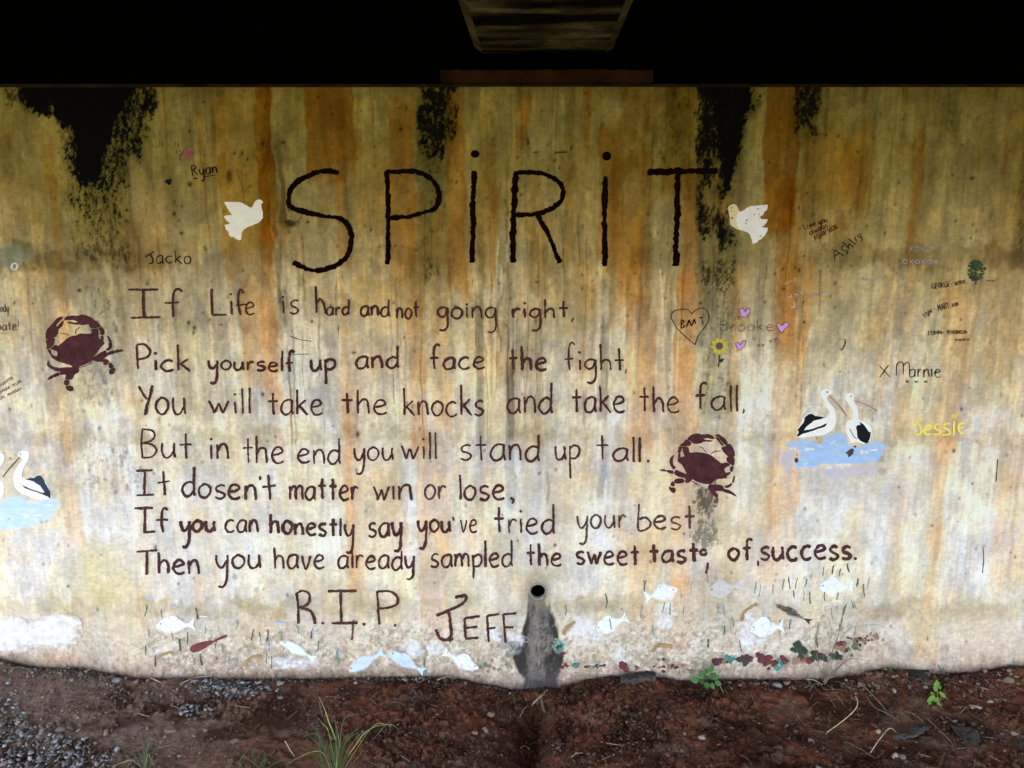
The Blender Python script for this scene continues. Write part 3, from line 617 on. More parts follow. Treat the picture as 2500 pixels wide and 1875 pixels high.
class Paint:
    """collects brush strokes and filled shapes lying on the wall, then becomes one mesh"""
    def __init__(s): s.v = []; s.f = []; s.k = 0
    def stroke(s, pts, w, c=None, rough=0.16, sharp=False, taper=True, step=2.5):
        if c: pts = [c(p) for p in pts]
        P = smooth(pts, step=max(1.9, w * .22), sharp=sharp); n = len(P)
        if n < 2: return s
        h = 0.00035 * s.k; s.k = (s.k + 1) % 9; base = len(s.v); ph = rr.uniform(0, 9)
        e1 = e2 = 0.0
        for k, (x, y) in enumerate(P):
            a, b = P[max(0, k - 1)], P[min(n - 1, k + 1)]
            dx, dy = b[0] - a[0], b[1] - a[1]; l = math.hypot(dx, dy) or 1; nx_, ny_ = -dy / l, dx / l
            ww = w * 0.5 * (1 + .05 * math.sin(k * .8 + ph) + .10 * math.sin(k * .17 + ph * 2))
            e = min(k, n - 1 - k)
            if taper: ww *= (0.55, 0.88, 1.0)[min(e, 2)]
            e1 = .55 * e1 + rr.gauss(0, rough) * .42; e2 = .55 * e2 + rr.gauss(0, rough) * .42; l1 = ww + e1 * w; l2 = ww + e2 * w
            l1 = max(l1, .25 * w); l2 = max(l2, .25 * w)
            p, q = (x + nx_ * l1, y + ny_ * l1), (x - nx_ * l2, y - ny_ * l2)
            s.v += [w3(*p, h - .0021), w3(*p, h), w3(*q, h), w3(*q, h - .0021)]
        for k in range(n - 1):
            a = base + 4 * k
            for j in range(3): s.f.append((a + j, a + j + 1, a + j + 5, a + j + 4))
        s.f.append((base, base + 3, base + 2, base + 1)); a = base + 4 * (n - 1); s.f.append((a, a + 1, a + 2, a + 3))
        return s
    def fill(s, pts, c=None, rough=0.5, sharp=False, step=2.5, h=None):
        if c: pts = [c(p) for p in pts]
        P = smooth(pts, True, step, sharp)
        P = [(x + rr.gauss(0, rough * .6), y + rr.gauss(0, rough * .6)) for x, y in P]
        if h is None: h = 0.00035 * s.k; s.k = (s.k + 1) % 9
        base = len(s.v); top = [w3(x, y, h) for x, y in P]
        s.v += top + [w3(x, y, h - .0021) for x, y in P]; n = len(P)
        for t in geometry.tessellate_polygon([[Vector((x, y, 0)) for x, y in P]]): s.f.append(tuple(base + i for i in t))
        for k in range(n): s.f.append((base + k, base + (k + 1) % n, base + n + (k + 1) % n, base + n + k))
        return s
    def dot(s, p, r, c=None, ry=None, rough=.3):
        if c: p = c(p)
        ry = ry or r
        return s.fill([(p[0] + r * math.cos(t), p[1] + ry * math.sin(t)) for t in [k * math.pi / 3.5 for k in range(7)]], rough=rough, step=max(1.2, r * .5))
    def build(s, name, mat, parent=None, label=None, kind=None):
        o = obj(name, s.v, s.f, mat, parent or wall)
        if label: o['label'] = label
        if kind: o['kind'] = kind
        return o

def scumble(name, c, wear=.2, vary=.12, scale=26, soft=.2, stretch=(1, 1, 2.2)):
    '''thin paint over concrete: the stained wall colour shows through where the cover runs out'''
    m, nt, b = new_mat(name, 1.0, .03)
    n = noise_node(nt, 28, 5, .7, stretch)
    r = ramp(nt, n.outputs['Fac'], [(.3, tuple(t * (1 - vary) for t in c)), (.7, tuple(min(.95, t * (1 + vary)) for t in c))])
    w = noise_node(nt, scale, 6, .75, stretch); lo = .25 + wear * .5
    a = ramp(nt, w.outputs['Fac'], [(lo - soft, (0, 0, 0)), (lo + soft * .5, (1, 1, 1))])
    cv = nnode(nt, 'ShaderNodeAttribute'); cv.attribute_name = 'cover'; un = nnode(nt, 'ShaderNodeAttribute'); un.attribute_name = 'pigment'
    n1 = noise_node(nt, 260, 4, 0.7, (1, 1, .55)); n2 = noise_node(nt, 60, 5, 0.7, (1, 1, .35))
    mm = nnode(nt, 'ShaderNodeMath', operation='MULTIPLY_ADD'); mm.inputs[1].default_value = 0.26; mm.inputs[2].default_value = 0.87; nt.links.new(n1.outputs['Fac'], mm.inputs[0])
    m2 = nnode(nt, 'ShaderNodeMath', operation='MULTIPLY_ADD'); m2.inputs[1].default_value = 0.30; m2.inputs[2].default_value = 0.85; nt.links.new(n2.outputs['Fac'], m2.inputs[0])
    m3 = nnode(nt, 'ShaderNodeMath', operation='MULTIPLY'); nt.links.new(mm.outputs[0], m3.inputs[0]); nt.links.new(m2.outputs[0], m3.inputs[1])
    vm = nnode(nt, 'ShaderNodeVectorMath', operation='SCALE'); nt.links.new(un.outputs['Color'], vm.inputs[0]); nt.links.new(m3.outputs[0], vm.inputs['Scale'])
    mt = nnode(nt, 'ShaderNodeMath', operation='MULTIPLY'); nt.links.new(a.outputs[0], mt.inputs[0]); nt.links.new(cv.outputs['Fac'], mt.inputs[1])
    mx = nnode(nt, 'ShaderNodeMix', data_type='RGBA'); nt.links.new(mt.outputs[0], mx.inputs[0]); nt.links.new(vm.outputs[0], mx.inputs[6]); nt.links.new(r.outputs[0], mx.inputs[7])
    nt.links.new(mx.outputs[2], b.inputs['Base Color']); return m
def soft_shape(name, pts, c, mat, parent=None, lab=None, step=3.0, soft=5.0, h=0.0, ns=10, ragged=8.0):
    '''a scumbled patch of paint whose cover thins out towards its ragged edge'''
    P = np.array(smooth([c(p) for p in pts], True, 4)); u0, v0 = P.min(0) - soft * 2; u1, v1 = P.max(0) + soft * 2
    uu, vv = np.meshgrid(np.arange(u0, u1, step), np.arange(v0, v1, step)); n_, m_ = uu.shape[1], uu.shape[0]; x, y = uu.ravel(), vv.ravel()
    x2 = x + ragged * (fbm(x / (ns * 2.2), y / ns, 501) - .5); y2 = y + ragged * .6 * (fbm(x / (ns * 2.2), y / ns, 502) - .5)
    ins = np.zeros(len(x), bool); dm = np.full(len(x), 1e9)
    for k in range(len(P)):
        a, b_ = P[k], P[(k + 1) % len(P)]
        if a[1] != b_[1]: ins ^= ((a[1] > y2) != (b_[1] > y2)) & (x2 < (b_[0] - a[0]) * (y2 - a[1]) / (b_[1] - a[1]) + a[0])
        d = b_ - a; t = np.clip(((x2 - a[0]) * d[0] + (y2 - a[1]) * d[1]) / (d @ d + 1e-9), 0, 1); dm = np.minimum(dm, np.hypot(x2 - a[0] - t * d[0], y2 - a[1] - t * d[1]))
    cov = ss(-soft, soft, np.where(ins, dm, -dm)) * (.72 + .4 * fbm(x / (ns * 2), y / (ns * .5), 503)).clip(0, 1)
    keep = (cov > .01).reshape(m_, n_); kk = keep[:-1, :-1] | keep[1:, 1:] | keep[:-1, 1:] | keep[1:, :-1]
    X, Z = np.array([wall_xz(a, b_) for a, b_ in zip(x, y)]).T; Y = wall_y(X, Z) - .0019 - h
    gi = np.arange(n_ * m_).reshape(m_, n_); F = np.stack([gi[:-1, :-1], gi[1:, :-1], gi[1:, 1:], gi[:-1, 1:]], -1)[kk]
    used, inv = np.unique(F, return_inverse=True); F = inv.reshape(F.shape)
    me = mesh(name, np.stack([X, Y, Z], 1)[used], [tuple(q) for q in F.tolist()]); o = link(name, me, mat, parent or wall)
    at_ = me.attributes.new('cover', 'FLOAT', 'POINT'); at_.data.foreach_set('value', cov[used].astype(np.float32))
    cx = np.clip(np.searchsorted(XS, X[used]), 0, NX - 1); cz = np.clip(np.searchsorted(ZS, Z[used]), 0, NZ - 1)
    ca_ = me.color_attributes.new('pigment', 'FLOAT_COLOR', 'POINT'); cd_ = np.ones((len(used), 4), np.float32); cd_[:, :3] = UNDER[cz, cx]; ca_.data.foreach_set('color', cd_.ravel())
    if lab: o['label'] = lab
    return o

# handwriting: unit glyphs, x 0..1, y 0 baseline .. 1 x-height .. 2 ascender, -1 descender
G = {
 'a': (.9, [[(.92, .95), (.6, 1.02), (.2, .85), (.02, .42), (.2, .04), (.55, .02), (.85, .35), (.94, .95)], [(.94, 1.0), (.9, .4), (1.0, 0)]]),
 'b': (.85, [[(.05, 2), (.02, 1), (.03, .02), (.5, -.03), (.95, .25), (.97, .65), (.6, .98), (.1, .85)]]),
 'c': (.8, [[(.95, .92), (.6, 1.03), (.18, .82), (.02, .4), (.3, .02), (.7, 0), (1, .16)]]),
 'd': (.9, [[(.88, .85), (.55, .98), (.15, .75), (.02, .35), (.25, .0), (.6, .04), (.9, .4)], [(.92, 2), (.92, 1), (.9, .3), (1.0, 0)]]),
 'e': (.85, [[(.08, .5), (.6, .58), (.9, .75), (.7, 1.0), (.35, .98), (.08, .65), (.06, .3), (.35, .0), (.75, .0), (1, .12)]]),
 'f': (.75, [[(1, 1.85), (.8, 2.0), (.52, 1.9), (.42, 1.4), (.42, .6), (.5, 0)], [(0, 1.0), (.85, 1.05)]]),
 'g': (.85, [[(.92, .9), (.5, 1.02), (.1, .75), (.08, .35), (.4, .08), (.75, .25), (.93, .9)], [(.95, 1), (.97, 0), (.95, -.7), (.6, -1.0), (.2, -.95)]]),
 'h': (.85, [[(.05, 2), (.08, 1), (.1, 0)], [(.1, .6), (.4, .98), (.75, .95), (.88, .6), (.92, 0)]]),
 'i': (.18, [[(.4, 1), (.5, .5), (.6, 0)], 'dot']),
 'j': (.3, [[(.9, 1), (.9, -.6), (.4, -1), (0, -.9)], 'dot']),
 'k': (.85, [[(.05, 2), (.1, 1), (.12, 0)], [(.85, 1.05), (.45, .75), (.14, .5)], [(.3, .6), (.65, .3), (1.0, -.06)]]),
 'l': (.12, [[(.4, 2), (.5, 1), (.6, 0)]]),
 'm': (1.25, [[(.04, 1), (.05, .5), (.04, 0)], [(.05, .6), (.25, .98), (.42, .9), (.48, .4), (.48, 0)], [(.48, .6), (.68, .98), (.88, .9), (.95, .4), (.97, 0)]]),
 'n': (.8, [[(.05, 1), (.06, .5), (.08, 0)], [(.1, .55), (.35, .95), (.7, .98), (.9, .6), (.95, 0)]]),
 'o': (.85, [[(.5, 1.02), (.12, .8), (.02, .4), (.25, .02), (.65, .0), (.95, .4), (.9, .8), (.5, 1.02), (.3, .96)]]),
 'p': (.85, [[(.08, .98), (.12, 0), (.16, -1)], [(.1, .75), (.5, 1.0), (.92, .85), (.95, .4), (.6, .05), (.15, .1)]]),
 'q': (.85, [[(.92, .9), (.5, 1.02), (.1, .75), (.08, .35), (.4, .08), (.9, .4)], [(.95, 1), (.97, -1)]]),
 'r': (.6, [[(.08, 1), (.1, .5), (.14, 0)], [(.14, .5), (.4, .9), (.7, 1.0), (1, .85)]]),
 's': (.7, [[(.95, .92), (.6, 1.02), (.15, .85), (.2, .58), (.6, .48), (.95, .28), (.75, .03), (.4, -.02), (.02, .1)]]),
 't': (.72, [[(.48, 1.75), (.5, .9), (.56, 0)], [(0, .98), (1, 1.0)]]),
 'u': (.85, [[(.05, 1), (.05, .4), (.25, .02), (.6, .05), (.88, .45)], [(.9, 1), (.9, .4), (1.0, 0)]]),
 'v': (.75, [[(.02, 1), (.45, 0), (.95, 1)]]),
 'w': (1.15, [[(.02, 1), (.2, .45), (.28, 0)], [(.28, .02), (.5, .8)], [(.5, .8), (.7, 0)], [(.7, .02), (.98, 1)]]),
 'x': (.8, [[(0, 1), (1, 0)], [(.95, 1), (.05, 0)]]),
 'y': (.85, [[(.03, 1), (.08, .4), (.35, .02), (.65, .15), (.88, .6)], [(.93, 1), (.93, 0), (.85, -.7), (.55, -1), (.2, -.95)]]),
 'z': (.8, [[(0, 1), (.95, 1), (.05, 0), (1, 0)]]),
 'A': (1.1, [[(0, 0), (.5, 2)], [(.5, 2), (1, 0)], [(.2, .7), (.8, .75)]]),
 'B': (.95, [[(.08, 1.95), (.04, 1), (.08, 0)], [(.06, 1.95), (.7, 1.85), (.85, 1.5), (.6, 1.15), (.1, 1.02)], [(.1, 1.02), (.7, .9), (.98, .5), (.7, .08), (.08, 0)]]),
 'E': (.85, [[(.1, 2), (.05, 0)], [(.08, 2), (1, 2.1)], [(.08, 1.05), (.85, 1.1)], [(.05, 0), (.95, .05)]]),
 'G': (1.0, [[(.95, 1.7), (.6, 2), (.1, 1.4), (.1, .5), (.5, 0), (.95, .4), (.95, .9), (.6, .9)]]),
 'H': (.95, [[(.08, 2), (.05, 0)], [(.92, 2), (.95, 0)], [(.08, 1), (.95, 1)]]),
 'J': (.8, [[(0, 1.9), (1, 2)], [(.55, 1.95), (.6, .6), (.4, .05), (0, .15)]]),
 'K': (.9, [[(.08, 2), (.1, 0)], [(.95, 2), (.1, .9)], [(.2, 1), (1, 0)]]),
 'L': (.75, [[(0, 2), (.08, 0)], [(.08, 0), (1, 0)]]),
 'M': (1.25, [[(.0, 0), (.12, 2)], [(.12, 2), (.5, .6)], [(.5, .6), (.9, 2)], [(.9, 2), (1, 0)]]),
 'N': (1.0, [[(.05, 0), (.08, 2)], [(.08, 2), (.9, 0)], [(.9, 0), (.95, 2)]]),
 'O': (1.0, [[(.5, 2), (.08, 1.4), (.08, .5), (.5, 0), (.92, .5), (.92, 1.4), (.5, 2)]]),
 'P': (.9, [[(.02, 1.95), (.05, 1), (.1, 0)], [(.04, 1.95), (.6, 1.95), (.98, 1.5), (.75, 1.1), (.1, .92)]]),
 'R': (1.0, [[(.05, 2), (.08, 0)], [(.05, 2), (.7, 1.95), (.85, 1.5), (.5, 1.05), (.1, 1)], [(.3, 1), (1, 0)]]),
 'S': (.85, [[(.95, 1.8), (.5, 2), (.08, 1.6), (.3, 1.1), (.8, .85), (.9, .35), (.5, 0), (.02, .2)]]),
 'T': (.95, [[(0, 1.95), (1, 2)], [(.5, 1.95), (.5, 0)]]),
 'W': (1.3, [[(0, 2), (.25, 0)], [(.25, 0), (.5, 1.4)], [(.5, 1.4), (.75, 0)], [(.75, 0), (1, 2)]]),
 'X': (1.0, [[(0, 2), (1, 0)], [(1, 2), (0, 0)]]),
 'Y': (.95, [[(0, 2), (.5, 1)], [(1, 2), (.45, 1), (.4, 0)]]),
 'D': (.95, [[(.05, 2), (.05, 0)], [(.05, 2), (.8, 1.6), (.9, .6), (.05, 0)]]),
 '+': (.5, [[(.5, 1.2), (.5, .5)], [(.1, .85), (.95, .85)]]), '!': (.25, [[(.5, 2), (.5, .6)], [(.5, .12), (.55, 0)]]),
 '.': (.2, [[(.4, .1), (.6, .0)]]), ' ': (.6, []),
}
LOW = set('acemnorsuvwxz')
def write(P, text, x0, x1, base, xt, at_=None, db=None, w=5.5, c=cI, base2=None, gap=.26, rough=.16, jit=.03):
    """letters spread from x0 to x1; base, x-height top, ascender top and descender bottom as measured on the wall"""
    (x0, b0), (x1, b1) = c((x0, base)), c((x1, base2 if base2 is not None else base))
    xh = b0 - c((0, xt))[1]; asc = b0 - c((0, at_))[1] if at_ is not None else xh * 1.8
    dsc = (c((0, db))[1] - b0) if db is not None else xh
    tot = sum(G[ch][0] for ch in text) + gap * (len(text) - 1); k = (x1 - x0) / tot; x = x0
    for ch in text:
        gw, strokes = G[ch]; jx, jy, js = rr.gauss(0, jit * xh * .6), rr.gauss(0, jit * xh), 1 + rr.gauss(0, jit)
        def Y(t):
            return (t * xh) if t <= 1.05 and t >= 0 else (xh + (t - 1) * (asc - xh) if t > 1 else t * dsc)
        fr = (x - x0) / (x1 - x0); bb = b0 + (b1 - b0) * fr
        ww = w * rr.uniform(.86, 1.16)
        for s in strokes:
            if s == 'dot': P.dot((x + gw * k * .4, bb - xh - (asc - xh) * (.38 if asc > xh * 1.25 else 1.0) - xh * .12), ww * .62); continue
            P.stroke([(x + px * gw * k + jx + rr.gauss(0, .012 * xh), bb - Y(py) * js + jy) for px, py in s], ww, rough=rough, sharp=ch in 'AEFHKLMNTWXYvwkxz' and len(s) < 3)
        x += (gw + gap) * k
    return P
MAR = (.074, .030, .028)
m_mar = paint('maroon_paint', MAR, .22, .45, 150, .12)
m_mar2 = paint('maroon_paint_worn', (.10, .048, .043), .32, .4, 150, .14)
m_title = paint('brown_black_paint', (.0055, .0016, .0009), .10, .7, 150, .08)
m_crab = paint('crab_maroon', (.072, .026, .029), .13, .45, 60, .10)

# title
def letter(strokes, c, w, lab):
    p = Paint()
    for s in strokes: p.stroke(s, w, c, .17)
    return p.build('painted_letter', m_title, wall, lab)
letter([[(545, 152), (470, 143), (380, 143), (300, 165), (200, 212), (120, 285), (95, 350), (93, 430), (130, 468), (210, 500), (330, 525), (450, 548), (540, 562), (610, 605), (648, 680), (658, 740), (645, 840), (610, 910), (540, 975), (450, 1018), (340, 1035), (240, 1012), (130, 957)]], cH, 12.8, 'big black painted letter S opening the title')
letter([[(972, 138), (982, 300), (987, 480), (988, 700), (988, 850), (980, 980)], [(965, 150), (1080, 142), (1220, 143), (1330, 178), (1400, 240), (1440, 320), (1440, 400), (1410, 470), (1310, 510), (1170, 550), (1010, 560)]], cH, 12.0, 'big black painted letter P second in the title')
p = Paint(); p.stroke([(1760, 135), (1758, 240), (1750, 400), (1752, 600), (1750, 750), (1745, 850), (1742, 965)], 13, cH, .2).dot((1160, 376), 11, ry=9.5); p.build('painted_letter', m_title, wall, 'first tall painted letter i of the title with its dot')
p = Paint(); p.stroke([cH(q) for q in [(2140, 150), (2126, 300), (2118, 500), (2112, 700), (2110, 965)]], 14, None, .2)
p.stroke([c2(q) for q in [(8, 747), (60, 745), (120, 750), (175, 768), (215, 805), (217, 855), (185, 892), (130, 917), (80, 927), (15, 927)]], 11.5, None, .2)
p.stroke([c2(q) for q in [(108, 930), (145, 990), (175, 1060), (206, 1137)]], 12, None, .2); p.build('painted_letter', m_title, wall, 'big black painted letter R in the middle of the title')
p = Paint(); p.stroke([(402, 762), (400, 900), (400, 1050), (400, 1150)], 13.5, c2, .2).dot(c2((408, 675)), 11.5, ry=11); p.build('painted_letter', m_title, wall, 'second tall painted letter i of the title with its dot')
p = Paint(); p.stroke([(583, 747), (700, 741), (800, 740), (888, 738)], 15, c2, .2).stroke([(716, 745), (712, 900), (710, 1000), (708, 1150)], 14, c2, .2); p.build('painted_letter', m_title, wall, 'big black painted letter T closing the title over a soot patch')

# the poem, word by word
def word(text, *a, mat=None, extra=None, lab=None, **k):
    p = Paint()
    if text: write(p, text, *a, **k)
    for s in (extra or []):
        pts, w = s[0], s[1]; cc = k.get('c', cI)
        if len(pts) == 1: p.dot(cc(pts[0]), w)
        else: p.stroke(pts, w, cc, sharp=len(pts) < 3)
    return p.build('painted_word', mat or m_mar, wall, lab)
LN = ['first', 'second', 'third', 'fourth', 'fifth', 'sixth', 'seventh']
def wl(t, n): return 'dark maroon painted word %s in the %s line of the poem' % (t, LN[n - 1])
word('', c=cA, extra=[([(35, 75), (240, 75)], 5.6), ([(137, 80), (140, 170), (147, 262)], 7.6), ([(55, 265), (255, 260)], 5.4), ([(402, 90), (385, 72), (360, 74), (343, 105), (338, 180), (343, 260)], 5.2), ([(285, 165), (383, 160)], 4.8)], lab=wl('If', 1))
word('e', 828, 890, 240, 163, w=5, c=cA, extra=[([(600, 68), (602, 160), (606, 245)], 6), ([(606, 245), (702, 245)], 5), ([(730, 105)], 3), ([(733, 150), (738, 242)], 5.4), ([(815, 100), (803, 76), (785, 88), (780, 160), (797, 245)], 5.4), ([(765, 180), (838, 172)], 5)], lab=wl('Life', 1))
word('s', 1130, 1190, 240, 152, w=4.6, c=cA, extra=[([(1080, 125)], 3), ([(1083, 150), (1087, 235)], 5)], lab=wl('is', 1))
word('ard', 1375, 1528, 248, 195, 145, w=5, c=cA, base2=243, extra=[([(1303, 52), (1306, 140), (1308, 232)], 5), ([(1308, 175), (1330, 138), (1350, 152), (1365, 200), (1370, 238)], 5)], lab=wl('hard', 1))
word('and', 1603, 1798, 252, 188, 140, w=5.6, c=cA, lab=wl('and', 1))
word('not', 1848, 2000, 265, 195, 140, w=5, c=cA, base2=262, lab=wl('not', 1))
word('going', 165, 520, 238, 172, 150, 318, w=5, c=cB, lab=wl('going', 1))
word('right', 618, 950, 235, 178, 118, 312, w=6.2, c=cB, extra=[([(985, 235), (970, 262)], 4)], lab=wl('right', 1))
word('Pick', 95, 455, 615, 545, 448, w=6, c=cA, base2=628, lab=wl('Pick', 2))
word('yourself', 578, 1160, 608, 550, 470, 710, w=6.3, c=cA, base2=628, lab=wl('yourself', 2))
word('up', 1270, 1435, 618, 545, 480, 716, w=6.4, c=cA, lab=wl('up', 2))
word('and', 1575, 1860, 607, 530, 452, w=6.2, c=cA, lab=wl('and', 2))
word('face', 120, 450, 542, 475, 392, w=6.2, c=cB, lab=wl('face', 2))
word('the', 592, 820, 548, 478, 405, w=7, c=cB, lab=wl('the', 2))
word('fight', 930, 1290, 550, 487, 390, 630, w=5, c=cB, extra=[([(1295, 542), (1300, 555), (1292, 570)], 3)], lab=wl('fight', 2))
word('ou', 225, 425, 915, 808, w=5.4, c=cA, extra=[([(110, 725), (135, 775), (163, 815)], 5), ([(200, 720), (185, 790), (165, 860), (152, 922)], 7)], lab=wl('You', 3))
word('will', 575, 865, 910, 825, 735, w=5, c=cA, lab=wl('will', 3))
word('take', 980, 1350, 918, 825, 750, w=5, c=cA, lab=wl('take', 3))
word('the', 1478, 1780, 912, 822, 758, w=5.2, c=cA, lab=wl('the', 3))
word('knocks', 985, 1181, 1013, 979, 945, w=5.4, lab=wl('knocks', 3))
word('and', 583, 857, 808, 715, 628, w=5.4, c=cB, lab=wl('and', 3))
word('take', 975, 1290, 802, 712, 650, w=5.2, c=cB, lab=wl('take', 3))
word('the', 1378, 1618, 800, 712, 637, w=5.4, c=cB, lab=wl('the', 3))
word('fall', 1715, 1968, 782, 700, 622, w=5.6, c=cB, base2=800, extra=[([(2003, 782), (2006, 795), (1998, 810)], 3.6)], lab=wl('fall', 3))
word('But', 128, 465, 272, 175, 75, w=4.6, c=cC, lab=wl('But', 4))
word('in', 590, 715, 280, 178, 120, w=5.6, c=cC, lab=wl('in', 4))
word('the', 810, 1085, 298, 195, 112, w=4.6, c=cC, lab=wl('the', 4))
word('end', 1180, 1468, 300, 208, 130, w=5, c=cC, base2=312, lab=wl('end', 4))
word('you', 1560, 1825, 282, 195, 150, 380, w=5, c=cC, lab=wl('you', 4))
word('will', 1875, 2118, 278, 190, 100, w=5, c=cC, lab=wl('will', 4))
word('stand', 340, 878, 285, 180, 100, w=5, c=cD, base2=292, lab=wl('stand', 4))
word('up', 978, 1145, 283, 195, 160, 408, w=5, c=cD, lab=wl('up', 4))
word('tall', 1262, 1560, 288, 192, 105, w=5.2, c=cD, base2=298, extra=[([(1610, 291)], 3.4)], lab=wl('tall', 4))
word('', c=cC, extra=[([(92, 356), (205, 352)], 5.6), ([(150, 358), (149, 440), (147, 518)], 5.4), ([(95, 521), (212, 517)], 5.2), ([(275, 358), (280, 440), (288, 520)], 5.6), ([(238, 437), (318, 425)], 4.8)], lab=wl('It', 5))
word('dosen', 400, 905, 528, 435, 340, w=6, c=cC, base2=548, extra=[([(922, 393), (930, 405), (926, 418)], 5.5), ([(985, 380), (990, 460), (997, 550)], 6), ([(942, 466), (1035, 455)], 5.4)], lab=wl("dosen't", 5))
word('matter', 1125, 1590, 546, 458, 395, w=6.2, c=cC, base2=556, lab=wl('matter', 5))
word('w', 1690, 1800, 552, 458, w=6.6, c=cC, extra=[([(1825, 460), (1830, 550)], 6), ([(1862, 460), (1866, 500), (1868, 552)], 6), ([(1868, 500), (1895, 458), (1930, 455), (1942, 500), (1948, 555)], 6)], lab=wl('win', 5))
word('or', 2035, 2180, 552, 462, w=4.6, c=cC, mat=m_mar2, lab=wl('or', 5))
word('lose', 335, 640, 552, 462, 385, w=6.4, c=cD, extra=[([(680, 540), (702, 556), (690, 580)], 6)], lab=wl('lose', 5))
word('', c=cC, extra=[([(80, 610), (208, 606)], 6.2), ([(150, 612), (152, 690), (150, 770)], 7), ([(140, 770), (222, 767)], 5.4), ([(305, 622), (287, 606), (268, 625), (264, 700), (272, 772)], 6), ([(228, 688), (308, 685)], 5.6)], lab=wl('If', 6))
word('you', 390, 625, 762, 692, 650, 873, w=7, c=cC, lab=wl('you', 6))
word('can', 692, 915, 768, 688, w=6, c=cC, lab=wl('can', 6))
word('honestly', 995, 1560, 778, 700, 650, 888, w=6.8, c=cC, base2=800, lab=wl('honestly', 6))
word('say', 1660, 1885, 798, 708, 660, 903, w=6.8, c=cC, lab=wl('say', 6))
word('you', 55, 275, 765, 690, 650, 880, w=6.4, c=cD, extra=[([(290, 668), (298, 695)], 5)], lab=wl('you', 6))
word('ve', 345, 455, 772, 688, w=4.8, c=cD, lab=wl('ve', 6))
word('tried', 570, 975, 775, 680, 578, w=5, c=cD, base2=782, lab=wl('tried', 6))
word('your', 1130, 1460, 745, 660, 620, 855, w=4.8, c=cD, mat=m_mar2, lab=wl('your', 6))
word('best', 1545, 1925, 752, 668, 575, w=5, c=cD, mat=m_mar2, lab=wl('best', 6))
word('hen', 238, 515, 220, 130, 72, w=7, c=cE, extra=[([(95, 72), (235, 62)], 5), ([(166, 70), (166, 150), (163, 228)], 6.8)], lab=wl('Then', 7))
word('you', 630, 930, 184, 97, 60, 312, w=5.4, c=cE, lab=wl('you', 7))
word('have', 1020, 1360, 184, 95, 38, w=5.4, c=cE, lab=wl('have', 7))
word('already', 1455, 1970, 186, 100, 60, 268, w=5.2, c=cE, lab=wl('already', 7))
word('sampled', 140, 695, 1005, 920, 830, 1083, w=5.6, c=cD, lab=wl('sampled', 7))
word('the', 790, 1022, 998, 915, 842, w=6.6, c=cD, lab=wl('the', 7))
word('sweet', 1125, 1545, 990, 905, 848, w=6, c=cD, lab=wl('sweet', 7))
word('tast', 1620, 1950, 980, 905, 842, w=8, c=cD, base2=968, extra=[([(2005, 905), (1990, 925), (1968, 918), (1965, 898), (1985, 888), (2003, 898)], 6.4), ([(2012, 975), (2008, 1010), (1998, 1050)], 6)], lab='maroon word taste with a tiny raised last letter in the seventh line')
word('of', 768, 930, 185, 105, 42, w=7.2, c=cG, lab=wl('of', 7))
word('success', 985, 1595, 186, 100, w=7.4, c=cG, base2=178, extra=[([(1625, 175)], 3.6), ([(968, 190), (974, 226)], 4.4)], lab=wl('success', 7))
def let(strokes, c, w, lab):
    p = Paint()
    for s in strokes:
        if len(s) == 1: p.dot(c(s[0]), w * .55)
        else: p.stroke(s, w, c)
    p.build('painted_letter', m_mar, wall, lab)
let([[(1172, 352), (1183, 440), (1184, 560)], [(1172, 356), (1212, 338), (1255, 356), (1262, 400), (1240, 432), (1190, 452)], [(1200, 455), (1262, 470), (1290, 515), (1300, 562)], [(1350, 555)]], cE, 6.2, 'maroon letter R with a full stop below the poem')
let([[(1383, 340), (1580, 337)], [(1470, 342), (1472, 450), (1475, 550)], [(1410, 556), (1585, 553)], [(1628, 562)]], cE, 6.6, 'maroon letter I with wide bars below the poem')
let([[(1716, 340), (1724, 450), (1732, 566)], [(1715, 345), (1800, 340), (1853, 378), (1850, 425), (1800, 450), (1732, 456)], [(1837, 570)]], cE, 5.8, 'maroon letter P with a full stop below the poem')
let([[(168, 383), (205, 372), (240, 372), (240, 400), (200, 436), (120, 472), (42, 506)], [(123, 475), (138, 560), (142, 632), (112, 668), (66, 656), (40, 598)], [(155, 655), (130, 680)]], cF, 7.2, 'large maroon letter J with a swooping top stroke')
let([[(233, 522), (238, 655)], [(232, 525), (337, 510)], [(238, 590), (322, 580)], [(238, 660), (327, 655)]], cF, 5.6, 'maroon capital E beside the drain pipe stain')
let([[(385, 505), (390, 600), (396, 685)], [(385, 508), (467, 495)], [(390, 595), (442, 585)]], cF, 5.6, 'first of two maroon capital F letters by the drain stain')
let([[(494, 495), (502, 600), (511, 690)], [(494, 500), (582, 490)], [(500, 587), (562, 583)]], cF, 5.8, 'second of two maroon capital F letters by the drain stain')

